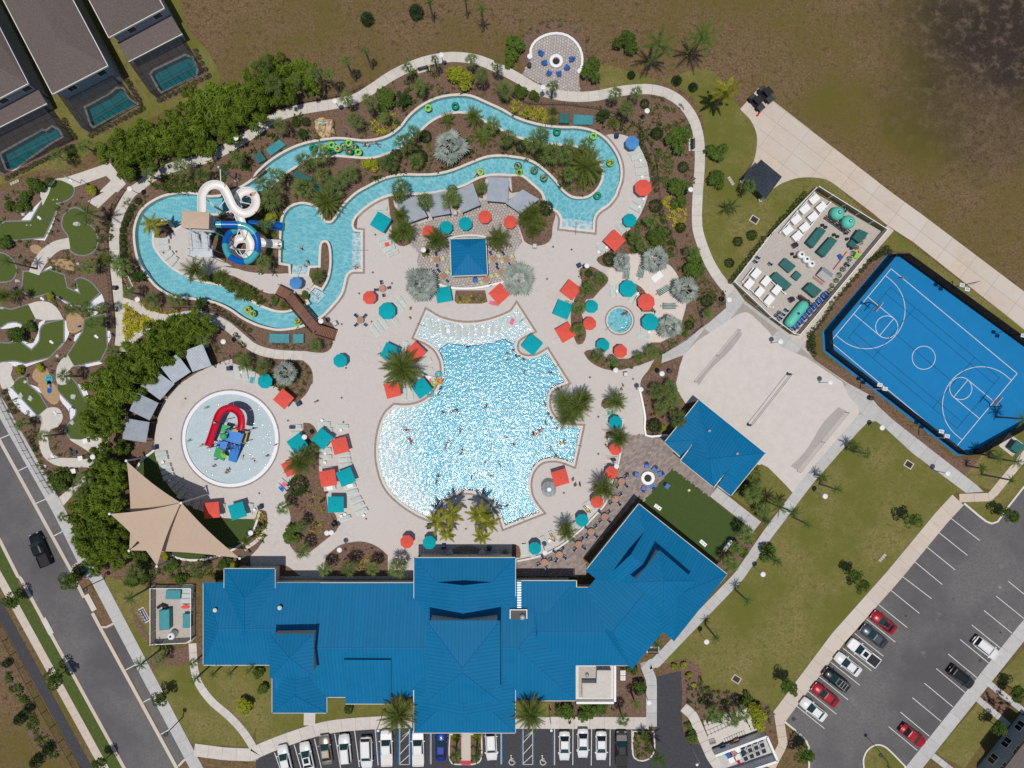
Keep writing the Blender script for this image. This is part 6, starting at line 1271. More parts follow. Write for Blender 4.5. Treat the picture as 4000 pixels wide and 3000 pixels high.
home2('long brown-roofed house between the other two','-180,-400','932,568','452,815','420,-400',None,(.28,.82),'120,-400 490,330')
home2('brown-roofed house with a lower lanai roof at the top edge','560,-400','1420,70','940,325','1160,-400','00 1010,365,3.3 1472,125,3.3 1576,293,2.7 1110,535,2.7',(.35,.82),'860,-400 1030,-60')
def cage(desc,s,n,m_,h=2.7):
 """screened pool enclosure: dark posts and bars with insect screen between them"""
 o=thing('screen_enclosure',desc,'pool screen',group='screened pool enclosures');C=[W(a[0],a[1]) for a in tr(s)];up=Vector((0,0,h))
 for i in range(4):
  a,b=C[i],C[(i+1) % 4]
  if i != 0:MB().add([a,b,b+up,a+up],[(0,1,2,3)]).obj('screen_panel','screen',o)
  k=n if i % 2==0 else m_
  for j in range(k):MB().tube([a.lerp(b,j/k),a.lerp(b,j/k)+up],.04,4).obj('post','metal_dark',o)
  MB().tube([a+up,b+up],.045,4).obj('rail','metal_dark',o)
 MB().add([p+up for p in C],[(0,1,2,3)]).obj('screen_roof','screen',o)
 for j in range(1,n):MB().tube([C[0].lerp(C[1],j/n)+up,C[3].lerp(C[2],j/n)+up],.035,4).obj('roof_bar','metal_dark',o)
 for j in range(1,m_):MB().tube([C[0].lerp(C[3],j/m_)+up,C[1].lerp(C[2],j/m_)+up],.035,4).obj('roof_bar','metal_dark',o)
cage('screened pool enclosure nearest the dry field','00 1160,560 1575,335 1760,635 1365,850',5,3);cage('screened pool enclosure of the middle house','00 580,860 985,640 1185,915 790,1150',5,3);cage('screened pool enclosure of the lowest house','00 -120,1180 420,920 640,1215 50,1500',6,3)
# corner house, bottom right
HB=thing('corner_house','blue-grey house corner with dark windows at the bottom right','house');P_=p3('33 1800,1659,0 2180,1190,0 2600,1500,0 2200,2000,0');MB().prism(P_,0,5.8).obj('wall','wall_grey',HB);Q_=p3('33 2060,1659,6 2300,1350,6 2800,1700,6 2400,2200,6');MB().prism(offset([Vector((p.x,p.y,0)) for p in Q_],.3),5.85,6.1).obj('roof','shingle',HB)
_d=(P_[1]-P_[0]).normalized();_n=Vector((-_d.y,_d.x,0));_an=math.atan2(_d.y,_d.x)
for t in (.25,.55,.85):
 for z in (1.5,4.3):
  c=P_[0].lerp(P_[1],t)+_n*.05;w=MB().box(c.x,c.y,z,1.7,.14,1.5,_an).obj('window_frame','white',HB);c2=c+_n*.04;MB().box(c2.x-_d.x*.4,c2.y-_d.y*.4,z,.7,.14,1.3,_an).obj('pane','glass_dark',w);MB().box(c2.x+_d.x*.4,c2.y+_d.y*.4,z,.7,.14,1.3,_an).obj('pane','glass_dark',w)
# ---- fences
def fence(desc,s,h,post_sp,mk='rail',pm='metal_dark',closed=False,zb=0.05,top_m=None,panel='windscreen',smooth=False):
 o=thing('fence',desc,'fence');L=line(s,smooth,2.0) if smooth else [W(a[0],a[1]) for a in tr(s)]
 if closed:L=L+[L[0]]
 for i in range(len(L)-1):
  a,b=L[i],L[i+1];D=(b-a).length;k=max(1,round(D/post_sp));up=Vector((0,0,h))
  for j in range(k):
   p,q=a.lerp(b,j/k),a.lerp(b,(j+1)/k)
   MB().box(p.x,p.y,h/2+.05,.08 if mk != 'vinyl' else .14,.08 if mk != 'vinyl' else .14,h+.1).obj('post',pm,o)
   d=(q-p).normalized();n=Vector((-d.y,d.x,0))*.02
   if mk=='rail':
    for z in (h*.15,h*.92):MB().prism([p-n,q-n,q+n,p+n],z,z+.04).obj('rail',pm,o)
    mb=MB();kk=max(2,int((q-p).length/.16))
    for t in range(1,kk):c=p.lerp(q,t/kk);mb.box(c.x,c.y,h/2,.02,.02,h*.85)
    mb.obj('pickets',pm,o)['kind']='stuff'
   else:
    MB().add([p+Vector((0,0,zb)),q+Vector((0,0,zb)),q+up,p+up],[(0,1,2,3)]).obj('fence_panel',panel,o);n2=n*(1.5 if mk=='mesh' else 2.5);MB().prism([p-n2,q-n2,q+n2,p+n2],h-.03,h+.03).obj('top_rail',top_m or pm,o)
 return o
fence('black metal fence along the top of the promenade','00 1130,1580 1330,1480 1450,1410 1700,1335 1900,1255 2100,1145 2212,1080 10 100,985 250,925 500,875 700,840 850,790 945,745',1.2,2.2,smooth=True)
fence('black metal fence between promenade and putting course','01 1090,-10 1000,120 955,220 935,350 940,500 950,650 965,800 980,950 1000,1100 1000,1250 990,1330',1.2,2.2,smooth=True)
fence('black metal fence along the street','02 -60,0 0,105 100,300 240,570 390,830 465,945',1.3,1.6)
fence('dark fence winding through the upper beds','20 0,840 100,890 250,910 450,910 650,935 800,960 960,1020 1100,1120 1200,1270 1250,1450 1265,1640 21 1280,80 1330,260 1430,540',1.1,2.2,smooth=True)
fence('dark fence along the lower river walk','01 1500,1000 1700,1005 1850,1030 1980,1100 2120,1200 2212,1290',1.1,2.2,smooth=True)
fence('dark fence outside the spa garden','21 1600,1000 1640,1160 1500,1280 1300,1400',1.1,2.2)
fence('chain fence beside the asphalt trail','03 -60,300 0,420 200,780 400,1160 690,1659 760,1780',1.3,2.6,'mesh',panel='net')
fence('screened fence round the pool equipment yard','31 400,-20 985,345 240,1240 190,1230 0,1090 21 1895,790',1.9,2.4,'vinyl','white',panel='fence_mesh')
fence('screened fence on the hedge side of the equipment yard','21 1895,790 2212,380 31 0,380 390,-20',1.5,2.4,'vinyl','white',panel='net')
fence('screened fence round the small equipment yard','03 1345,82 1345,560 1650,545 1690,520 1690,82 1345,82',1.8,2.0,'vinyl','white',panel='fence_mesh')
fence('black windscreen fence round the blue court','31 1040,560 1135,560 2212,1340 2560,1600 2400,1880 32 1740,590 1640,600 31 495,1370 485,1220',3.0,3.2,'mesh','black',True,top_m='black')
# ------------------------------------------------------------------ furniture and equipment
def mk_umb(col,shape):
 o=thing('umbrella','x','umbrella');n=8 if shape=='oct' else 4;off=22.5 if n==8 else 45;zt=2.75;ze=2.2
 for i in range(n):# each cloth gore is a piece of its own
  a,b=R(360/n*i+off),R(360/n*(i+1)+off);A,B=(math.cos(a),math.sin(a)),(math.cos(b),math.sin(b));k=.985 if n==8 else .99
  mb=MB().add([(0,0,zt),(A[0],A[1],ze),(B[0],B[1],ze),(B[0]*.995,B[1]*.995,ze-.13),(A[0]*.995,A[1]*.995,ze-.13)],[(0,1,2),(1,4,3,2)])
  mb.obj('canopy_panel','canvas_'+col,o)
  MB().tube([(0,0,zt-.04),(A[0]*.98,A[1]*.98,ze-.03)],.014,4).obj('rib','white',o)
 MB().tube([(0,0,.05),(0,0,zt)],.028,6).obj('pole','white',o)
 MB().lathe([(.25,.05),(.25,.13),(.06,.16)],12).obj('base','metal_grey',o);MB().lathe([(.045,zt-.02),(.05,zt+.05),(.01,zt+.12)],8).obj('finial','canvas_'+col,o)
 return o
CN=dict(teal='teal',red='coral red',skyblue='sky blue')
def umb_o(col,s):
 for a in tr(s):
  c=W(a[0],a[1],2.4);r=a[3][0]*a[4]*SC*(H-2.4)/H
  place(('o',col),lambda:mk_umb(col,'oct'),(c.x,c.y,.05),VRNG.uniform(-.1,.1),CN[col]+' octagonal umbrella','octagonal umbrellas on the deck',(r,r,1))
def umb_s(col,s):
 a=tr(s);P=[W(q[0],q[1],2.3) for q in a]
 for i in range(0,len(P),4):
  Q=P[i:i+4];c=sum(Q,Vector())/4;d1=Q[2]-Q[0];d2=Q[3]-Q[1];r=(d1.length+d2.length)/4;ang=math.atan2(d1.y,d1.x)
  place(('s',col),lambda:mk_umb(col,'sq'),(c.x,c.y,.05),ang-R(45),CN[col]+' square umbrella','square umbrellas on the deck',(r,r,1))
umb_o('skyblue','20 1040,1230,62 11 340,785,56')
umb_o('red','20 1135,1620,76 11 978,912,60 1490,340,58 1977,213,60 2198,258,60 21 1162,950,77 672,1137,60 940,1377,60 12 1302,1365,60 22 895,562,58 862,768,60 735,1018,58')
umb_o('teal','11 1130,1028,77 725,1458,62 1640,305,60 1808,272,62 75,1635,66 21 1020,242,60 1005,835,77 690,990,58 1197,1125,76 787,1325,60 12 1496,1372,60 22 898,333,60 607,1180,58 198,1423,58')
umb_s('teal','11 1055,165 1168,240 1100,355 980,280 11 1130,1300 1250,1345 1190,1470 1065,1425 11 1550,830 1665,810 1700,935 1565,970 12 1320,15 1470,-45 1525,45 1405,125 21 405,930 525,970 480,1112 350,1050 21 160,1220 268,1310 180,1418 78,1330 02 1965,1050 2085,1015 2135,1140 2010,1185 12 375,420 448,535 345,605 255,500 12 565,375 665,460 588,565 470,490 12 690,770 815,715 860,840 740,895 12 620,975 757,972 757,1110 620,1112')
umb_s('red','11 1375,1290 1475,1385 1380,1480 1280,1380 11 2110,785 2195,880 2100,980 2005,875 12 1100,0 1230,-15 1262,95 1125,125 21 885,322 985,412 890,515 785,420 21 495,750 600,830 520,940 415,858 21 490,1115 550,1245 440,1305 368,1185 02 1755,1030 1885,1015 1900,1150 1765,1170 12 230,40 330,120 245,218 140,135 12 215,690 330,640 385,750 265,810 12 645,485 775,452 808,580 675,615 12 540,758 680,735 700,870 565,895 22 333,765 470,730 492,850 370,895')
# ---- loungers (head along +x)
def mk_lounger(sl='sling',back=22):
 o=thing('sun_lounger','x','sun lounger');w=.34;zb=.62*math.sin(R(back));xb=.28+.68*math.cos(R(back))
 f=MB()
 for s in (-1,1):f.tube([(-.98,s*w,.33),(.28,s*w,.34),(.96,s*w,.33)],.028,4)
 f.tube([(-.98,-w,.33),(-.98,w,.33)],.028,4);f.tube([(.96,-w,.33),(.96,w,.33)],.028,4);f.obj('frame','white',o)
 MB().box(-.34,0,.35,1.24,.6,.03).obj('seat_sling',sl,o)
 c,s_=math.cos(R(back)),math.sin(R(back));MB().add([(.28,-.3,.36),(.28,.3,.36),(.28+.68*c,.3,.36+.68*s_),(.28+.68*c,-.3,.36+.68*s_),(.28,-.3,.33),(.28,.3,.33),(.28+.68*c,.3,.33+.68*s_),(.28+.68*c,-.3,.33+.68*s_)],[(3,2,1,0)[::-1],(4,5,6,7)[::-1],(0,4,7,3),(1,2,6,5),(2,3,7,6)]).obj('backrest_sling',sl,o)
 b=MB()
 for s in (-1,1):b.tube([(.28,s*.31,.35),(.28+.7*c,s*.31,.35+.7*s_)],.025,4)
 b.tube([(.28+.7*c,-.31,.35+.7*s_),(.28+.7*c,.31,.35+.7*s_)],.025,4);b.obj('backrest_frame','white',o)
 for x in (-.8,.75):
  for s in (-1,1):MB().tube([(x,s*w,.33),(x*1.04,s*w,.05)],.025,4).obj('leg','white',o)
 return o
LOUNGE=[]
def lounge(s,key='sling',z=.08,desc='pale green sun lounger',back=22):
 for a in tr(s):
  c=W(a[0],a[1],.3);LOUNGE.append(place(('l',key,back),lambda:mk_lounger(key,back),(c.x,c.y,z-.05),R(a[3][0]),desc,'sun loungers on the deck'))
lounge('20 1058,1310,35 1082,1358,22 1112,1425,10 1122,1497,3 1135,1555,0 21 1095,88,-25 1068,142,-28 1045,190,-30 975,290,-50 935,312,-50 760,488,-58')
lounge('01 1410,430,5 1418,490,10 1455,550,38 1500,600,50 11 1082,140,0 1105,185,0 1105,400,15 1125,450,18 1155,490,24 1185,530,25 1235,985,125 1262,948,125 1028,1198,125 1062,1163,125 1105,1130,125 1185,1090,130 1285,1340,75 1470,1470,25 1478,1540,5 1490,1605,-10')
lounge('21 868,855,92 920,855,92 1045,905,60 1080,935,60 1172,1055,0 1165,1195,0 1138,1252,-5 505,960,-15 478,950,-15 430,1145,20 405,1275,20 01 2055,1560,100 2120,1570,100 2182,1600,80')
lounge('02 1395,600,8 1405,640,8 1430,710,14 1445,755,18 1460,800,22 1505,850,40 1535,890,43 1575,945,48 1640,1000,60 1705,1030,70 1920,1080,80 2165,1080,82')
lounge('12 590,345,0 610,393,0 750,368,0 345,370,0 350,430,0 755,465,5 600,570,0 605,630,0 760,605,3 770,655,5 780,700,8 620,735,3 640,900,10 815,885,15 835,935,15 865,1000,22 890,1048,25 920,1100,27 770,1160,20 250,860,-40 222,905,-45 1280,85,90 1340,80,90 310,610,80')
lounge('22 860,245,0 852,290,0 880,490,-10 858,645,-5 850,705,10 790,830,30 655,1070,-45 530,1215,-50 105,1430,95 180,1440,95 280,1365,-60 350,1320,-60 810,860,35 690,1050,-45')
lounge('11 1500,1150,105 1556,1170,103 1617,1188,99 1692,1198,95 1748,1205,92 1805,1208,90 1865,1208,90 1927,1208,87 1985,1198,83 2045,1186,80 2105,1166,77 2168,1150,74 21 15,1120,68 60,1090,66',z=-.12,desc='pale sun lounger standing on the tanning shelf',back=30)
lounge('03 1630,90,0 1630,130,0 1625,172,0 1618,215,0',z=.06,desc='stored pale sun lounger in the small yard')
# small white side tables
def mk_side():
 o=thing('side_table','x','side table');MB().box(0,0,.42,.42,.42,.04).obj('top','white',o)
 for x in (-.16,.16):
  for y in (-.16,.16):MB().tube([(x,y,.4),(x,y,.05)],.02,4).obj('leg','white',o)
 return o
for a in tr('12 572,315 736,398 600,600 598,677 768,1125 738,1140 932,1133 20 1110,1388 1122,1530 21 1135,65 1100,128 815,482 748,520 905,858 1085,880 1185,1210 02 1410,675 1470,832 2200,1085 22 325,1352 11 1555,1140 1660,1190 2015,1205 1925,1290 01 2085,1555'):
 c=W(a[0],a[1],.3);place('side',mk_side,(c.x,c.y,.05 if not inside(WOUT,c.x,c.y) else -.13),VRNG.uniform(0,1.5),'small white side table','side tables between loungers')
# ---- chairs and tables
def mk_chair(m='navy'):
 o=thing('patio_chair','x','chair');MB().box(0,0,.44,.46,.46,.04).obj('seat',m,o);MB().add([(-.23,-.22,.46),(-.23,.22,.46),(-.36,.22,.9),(-.36,-.22,.9),(-.26,-.22,.46),(-.26,.22,.46),(-.39,.22,.9),(-.39,-.22,.9)],[(0,1,2,3),(7,6,5,4),(2,6,7,3),(0,3,7,4),(1,5,6,2)]).obj('backrest',m,o)
 for s in (-1,1):
  MB().tube([(-.3,s*.25,.66),(.2,s*.25,.64),(.22,s*.25,.44)],.02,4).obj('armrest','white',o)
  for x in (-.22,.2):MB().tube([(x,s*.22,.44),(x*1.1,s*.24,.05)],.018,4).obj('leg','white',o)
 return o
def mk_table(shape):
 o=thing('patio_table','x','table')
 if shape=='round':MB().lathe([(.56,.70),(.58,.72),(.58,.74),(.56,.75)],24).obj('tabletop','wood',o)
 else:
  for i in range(5):MB().box(0,-.36+.18*i,.73,.92,.165,.035).obj('tabletop_slat','wood',o)
 MB().tube([(0,0,.7),(0,0,.1)],.05,6).obj('column','metal_grey',o);MB().lathe([(.3,.05),(.28,.1),(.06,.12)],12).obj('base','metal_grey',o)
 return o
def dining(s,shape,chairs,m,g):
 for k,a in enumerate(tr(s)):
  c=W(a[0],a[1],.5);a0=R(a[3][0]) if a[3] else 0.0
  place(('t',shape),lambda:mk_table(shape),(c.x,c.y,.05),a0,('round' if shape=='round' else 'square')+' wooden patio table',g)
  for i in range(chairs):
   t=a0+2*math.pi*i/chairs;mm=m[i % len(m)];dd=.92+VRNG.uniform(-.05,.1)
   place(('ch',mm),lambda:mk_chair(mm),(c.x+dd*math.cos(t),c.y+dd*math.sin(t),.05),t+math.pi+VRNG.uniform(-.15,.15),{'navy':'navy sling patio chair','green_sling':'lime green sling patio chair'}[mm],'chairs at the patio tables')
dining('11 1093,837,10 905,1108,45','round',4,['navy'],'tables on the open deck')
dining('22 945,842,50 892,992,40 800,1145,45 683,1275,50 575,1383,55 410,1472,60 280,1538,20','round',4,['navy'],'tables on the paver patio')
dining('11 1562,585,5 1618,725,40 2055,578,30 2165,580,30 1990,757,35 2120,695,40','square',4,['green_sling','navy'],'tables round the bar')
def mk_adirondack():
 o=thing('lounge_chair','x','chair');m='blue_plastic'
 for i in range(5):MB().add([(-.3,-.25+.105*i,.32),(-.3,-.16+.105*i,.32),(-.62,-.16+.115*i-.02,1.0),(-.62,-.25+.115*i-.02,1.0)],[(0,1,2,3)]).obj('back_slat',m,o)
 MB().box(.05,0,.36,.62,.54,.04).obj('seat',m,o)
 for s in (-1,1):MB().box(0,s*.34,.58,.75,.13,.04).obj('armrest',m,o);MB().box(.3,s*.32,.3,.1,.05,.56).obj('leg',m,o);MB().box(-.3,s*.32,.25,.1,.05,.5).obj('leg',m,o)
 return o
def facing(s,tgt,g,desc):
 t=pts(tgt)[0]
 for a in tr(s):c=W(a[0],a[1],.4);place('adi',mk_adirondack,(c.x,c.y,.08),math.atan2(t.y-c.y,t.x-c.x),desc,g)
facing('20 255,465 285,545 322,632 405,637 472,585 512,515','20 380,537','blue chairs round the upper fire pit','bright blue chair in the ring at the upper fire pit')
facing('22 1165,710 1230,738 1280,778 1075,785 1140,902 1210,880','22 1170,810','blue chairs round the lower fire pit','bright blue chair in the ring at the lower fire pit')
facing('22 1340,882','22 1500,1000','blue chairs on the game lawn','single bright blue chair on the game lawn');facing('11 1895,765','11 1895,900','blue chairs at the bar','single bright blue chair below the bar roof')
for s_,d_ in (('20 380,537','round white fire pit in the upper patio'),('22 1170,810','round white fire pit beside the game lawn')):
 c=pts(s_)[0];o=thing('fire_pit',d_,'fire pit',(c.x,c.y,.08));mb=MB();n=36
 for r0,r1,z0,z1,nm,m_ in ((.62,1.1,0,.45,'stone_ring','white'),):
  b=MB();b.lathe([(1.1,0),(1.1,.45),(.62,.45),(.6,.2)],n);b.obj(nm,m_,o)
 MB().lathe([(.6,.18),(.55,.24)],24).obj('burner_tray','black',o)
 for k in range(14):t=k*2.4;q=.13*math.sqrt(k+1);MB().lathe([(.02,0),(.09,.05),(.07,.12),(.01,.15)],6,(q*math.cos(t),q*math.sin(t),.22)).obj('lava_stone','trunk_dark',o)
# seat wall of the fire pit patio
gutter('curved white seat wall of the fire pit patio','20 160,510 160,440 200,370 280,320 380,300 480,322 560,390 600,480 602,570 585,630',.38,.55,'white')
for s_ in ('20 153,505','20 582,632'):c=pts(s_)[0];o=thing('wall_pier','round white pier at an end of the seat wall','pier',(c.x,c.y,0));MB().lathe([(.38,0),(.38,.7),(.43,.72),(.43,.8)],20).obj('shaft','white',o)
gutter('low white wall between pool deck and paver patio','22 45,1525 250,1478 420,1395 590,1258 700,1148 790,1050 830,975',.3,.5,'offwhite');gutter('low white wall beside the red umbrellas','22 915,690 938,560 950,430 950,300',.3,.5,'offwhite');gutter('white retaining wall beside the sand court bed','22 1100,60 1120,150 1145,290 1150,440 1340,438',.32,.7,'white');gutter('curved white wall below the bar','11 1560,790 1650,825 1800,838 1950,825 2150,780',.32,.55,'white');gutter('curved stone wall above the bar','11 1660,410 1760,385 1900,380 1990,395',.3,.5,'offwhite')
# feature wall by the clubhouse entrance
o=thing('fountain_wall','curved paved seat wall between two round piers before the clubhouse','wall');L=line('12 1690,1455 1760,1425 1820,1415 1880,1425 1950,1455');P_=ribbon(L,.9);MB().prism(P_,0,.5).obj('seat','paver_one',o)
for s_ in ('12 1680,1452','12 1955,1452'):c=pts(s_)[0];MB().lathe([(.5,0),(.5,1.1),(.6,1.12),(.6,1.2)],20,tuple(c)).obj('pier','stone_wall',o)
# ---- bins, drinks stations
def mk_bin(m):
 o=thing('litter_bin','x','bin');MB().box(0,0,.55,.62,.62,1.0,0,0,.96).obj('body',m,o);MB().box(0,0,1.08,.7,.7,.1,0,0,.8).obj('lid',m,o);return o
def bins(s,m,d):
 for a in tr(s):c=W(a[0],a[1],.6);place(('bin',m),lambda:mk_bin(m),(c.x,c.y,.08),R(a[3][0]),d,'litter bins')
bins('20 902,1175,0 21 578,635,30 12 372,170,30 40,1062,10 1622,1405,0 2015,1420,0 1495,1230,10 01 1985,1525,0 02 1342,548,5','navy','square navy litter bin');bins('11 687,1137,30 1722,187,5 21 195,470,0 980,1575,5 22 2060,1280,0','metal_grey','square grey litter bin')
def mk_round():
 o=thing('round_bin','x','bin');MB().lathe([(.3,0),(.36,.5),(.33,.95)],18).obj('drum','black',o,True);MB().lathe([(.38,.95),(.36,1.02),(.14,1.12)],18).obj('lid','metal_dark',o);return o
for a in tr('20 150,565 01 990,828 21 1812,925 1360,1548 32 888,122 22 2195,1182 12 672,1205'):c=W(a[0],a[1],.7);place('rbin',mk_round,(c.x,c.y,.05),0,'round black litter drum','round litter drums')
# ---- lamps
def mk_lamp():
 o=thing('lamp_post','x','lamp');MB().tube([(0,0,0),(0,0,4.2)],[.07,.05],8).obj('pole','metal_grey',o);MB().lathe([(.13,0),(.13,.25),(.08,.35)],10).obj('base','metal_grey',o)
 MB().lathe([(.05,4.05),(.1,4.2),(.40,4.22),(.42,4.26),(.40,4.30),(.1,4.36)],24).obj('disc_head','white',o,True);MB().lathe([(.1,4.36),(.09,4.40),(.02,4.42)],10).obj('cap','offwhite',o);return o
for a in tr('00 2038,1192 1119,1632 10 680,872 1602,473 20 268,752 1168,957 1545,1637 01 1186,928 1928,1293 11 1447,500 560,1115 21 648,636 1878,930 897,1540 1297,1570 02 800,630 2165,1287 12 418,458 612,1288 650,1285 720,1435 22 1113,47 905,710 285,1458 2170,1645 32 988,378 1555,773 495,970 31 110,1292 541,1645 23 1682,570 1185,1095'):
 c=W(a[0],a[1],4.3);place('lamp',mk_lamp,(c.x,c.y,.03),0,'lamp post with a round white disc head','disc-headed lamp posts')
def street_lamp(base,head,h,desc,m,hs):
 b=pts(base)[0];a=tr(head)[0];t=W(a[0],a[1],h);o=thing('street_lamp',desc,'street lamp');MB().tube([b,b+Vector((0,0,h*.95)),b.lerp(t,.5)+Vector((0,0,h*.5+.15)),t],[.09,.06,.05,.045],8).obj('pole',m,o)
 MB().lathe([(hs*.5,-.12),(hs,-.1),(hs*.9,.08),(.05,.15)],14,tuple(t)).obj('head',m,o)
street_lamp('03 905,20','03 735,118',6.3,'black street lamp with bell head over the upper street','metal_dark',.36);street_lamp('03 1583,1215','03 1432,1370',6.3,'black street lamp with bell head over the lower street','metal_dark',.36)
street_lamp('13 1092,1205','13 1055,1335',5.5,'white lamp over the front parking left of the palm','white',.22);street_lamp('23 320,1150','23 340,1335',5.5,'white lamp over the front parking right of the palm','white',.22);street_lamp('23 1545,1465','23 1598,1630',5.5,'white lamp beside the refuse enclosure','white',.22);street_lamp('33 1030,1640','33 975,1550',5.0,'dark lamp on the car park island','metal_dark',.3)
def flood(base,h1,h2,desc):
 b=pts(base)[0];o=thing('floodlight',desc,'floodlight');A,B=(W(q[0],q[1],7.0) for q in (tr(h1)[0],tr(h2)[0]));top=Vector((b.x,b.y,7.0));m=(A+B)/2
 MB().tube([b,top],[.1,.07],8).obj('pole','metal_grey',o);MB().tube([top,m],.05,6).obj('arm','metal_grey',o);MB().tube([A,B],.05,6).obj('crossbar','metal_grey',o)
 for p in (A,B):hd=MB().box(p.x,p.y,p.z,.72,.55,.2,R(-10)).obj('lamp_head','white',o);MB().box(p.x,p.y,p.z+.12,.5,.36,.06,R(-10)).obj('heat_sink','metal_grey',hd)
flood('31 1590,825','31 1675,805','31 1720,842','twin floodlight on the driveway side of the court');flood('32 795,40','32 965,8','32 1010,42','twin floodlight over the middle of the court side');flood('32 1300,440','32 1497,410','32 1547,450','twin floodlight over the lower court corner');flood('31 2090,1235','31 2205,1240','31 2240,1275','twin floodlight at the far court edge')
def spot(base,head,desc):
 b=pts(base)[0];a=tr(head)[0];t=W(a[0],a[1],4.6);o=thing('green_spotlight',desc,'spotlight');MB().tube([b,Vector((b.x,b.y,4.4)),t],[.06,.05,.04],6).obj('pole','metal_grey',o);MB().box(t.x,t.y,t.z,.36,.36,.16,.4).obj('lamp_head','white',o);MB().box(t.x+.25,t.y-.2,t.z,.3,.3,.14,.4).obj('lamp_head','white',o)
for b_,h_,d_ in (('01 475,255','01 335,220','white twin spotlight over the topmost green'),('01 525,945','01 360,918','white twin spotlight below the forked green'),('01 580,1305','01 440,1292','white twin spotlight over the hooked green'),('01 950,1258','01 828,1245','white twin spotlight over the long green'),('02 600,248','02 470,245','white twin spotlight over the bulb of the path'),('02 560,628','02 450,620','white twin spotlight by the blue cup'),('00 700,1585','00 608,1558','white twin spotlight in the path triangle')):spot(b_,h_,d_)
for a,d_ in ((('02 718,638'),'upper'),('02 760,490','topmost'),('02 658,748','lower')):
 c=pts(a)[0];o=thing('pedestal_sign','white square pedestal on the putting course walk, '+d_+' one','pedestal',(c.x,c.y,.06),.2);MB().box(0,0,.35,.5,.5,.7).obj('plinth','offwhite',o);MB().box(0,0,.74,.75,.75,.08).obj('top','white',o)
# ---- benches along the walks
def bench(s,rz,desc,m='wood_dark'):
 c=pts(s)[0];o=thing('bench',desc,'bench',(c.x,c.y,.06),rz)
 MB().box(0,0,.02,2.1,1.0,.08).obj('slab','concrete',o)
 for i in range(4):MB().box(0,-.18+.13*i,.45,1.7,.1,.04).obj('seat_slat',m,o)
 for i in range(3):MB().box(0,-.26-.03*i,.58+.13*i,1.7,.03,.1).obj('back_slat',m,o)
 for x in (-.8,.8):MB().box(x,0,.25,.06,.55,.5).obj('leg','black',o)
bench('10 1447,598',R(15),'dark bench in the bay at the top of the promenade','black');bench('01 1110,780',R(-65),'bench in the bay on the left promenade');bench('20 1552,1250',R(90),'bench in the bay on the right promenade','black');bench('23 1215,635',R(0),'dark bench under the angled eave','black')
# ---- rock waterfall
def rocky(o,name,c,rx,ry,rz_,seed,m,n=14,k=9):
 rng=random.Random(seed);vv=[];ff=[]
 ph=[(rng.uniform(0,6.28),rng.uniform(1,3),rng.uniform(.05,.16)) for _ in range(6)]
 for i in range(k+1):
  t=i/k*math.pi/2
  for j in range(n):
   a=2*math.pi*j/n;q=1+sum(p[2]*math.sin(p[1]*a*2+p[0]+i*.9) for p in ph)+rng.uniform(-.07,.07)
   vv.append((c[0]+rx*math.cos(t)**.35*q*math.cos(a) if i<k else c[0],c[1]+ry*math.cos(t)**.35*q*math.sin(a) if i<k else c[1],c[2]+rz_*math.sin(t)*rng.uniform(.85,1.1)))
 for i in range(k):
  for j in range(n):ff.append((i*n+j,i*n+(j+1) % n,(i+1)*n+(j+1) % n,(i+1)*n+j))
 return MB().add(vv,ff).obj(name,m,o)
fc=pts('10 600,1115')[0];WF=thing('rock_waterfall','tan artificial rock waterfall above the river','waterfall',(fc.x,fc.y,.05))
for i_,(x,y,rx,ry,rz_) in enumerate(((-.95,.1,.55,1.1,1.5),(.9,0,.6,1.2,1.6),(0,.85,1.3,.45,1.9),(-.6,-.9,.5,.5,.7),(.55,-.85,.6,.6,.8),(-.1,.1,.55,.9,1.2),(.15,-.7,.35,.6,.6),(-1.1,.8,.5,.4,1.4),(1.15,.75,.5,.5,1.5),(0,.35,.35,.4,1.7),(1.2,-.5,.45,.5,1.1),(-.25,-1.2,.35,.4,.4))):rocky(WF,'rock',(x,y,0),rx,ry,rz_,50+i_,'rock',9,5)
MB().prism([Vector((-.8,.3,0)),Vector((.7,.35,0)),Vector((.6,.75,0)),Vector((-.7,.75,0))],1.2,1.55).obj('water_basin','plaster',WF)
for i_,(s_,w_) in enumerate((('01 668,278,32,20','on the keyhole green'),('01 155,768,22,14','beside the round green'),('01 205,195,16,14','left of the topmost green'),('01 25,1002,22,10','above the bent green'),('01 500,1417,16,14','right of the hooked green'),('01 225,1640,18,14','above the rock green'),('02 183,103,18,30','on the rock green, left one'),('02 270,123,22,24','on the rock green, right one'),('02 640,108,25,24','on the kidney green'),('02 628,335,18,20','at the bend of the kidney green'),('02 395,710,16,14','beside the winding path'),('01 677,620,14,12','above the forked green'))):
 a=tr(s_)[0];c=W(a[0],a[1]);k=a[4]*SC;o=thing('boulder','pale boulder '+w_,'boulder',(c.x,c.y,.05));rocky(o,'stone',(0,0,0),a[3][0]*k,a[3][1]*k,a[3][0]*k*.7,90+i_,'boulder',9,4)
for s_,d_ in (('01 128,832,14','blue round cup marker at the left edge'),('01 686,1162,10','blue round cup marker in the wood chips'),('02 652,592,14','blue round cup marker by the winding path'),('10 465,1180,7','small blue spotlight left of the waterfall'),('10 780,1155,8','small blue spotlight right of the waterfall')):
 a=tr(s_)[0];c=W(a[0],a[1],.3);r=a[3][0]*a[4]*SC;o=thing('cup_marker',d_,'marker',(c.x,c.y,.05));MB().lathe([(r*.4,0),(r*.4,.3),(r,.4),(r,.5),(r*.7,.46)],16).obj('dish','blue_plastic',o);MB().lathe([(r*.3,.46),(r*.1,.7)],8).obj('hub','metal_dark',o)
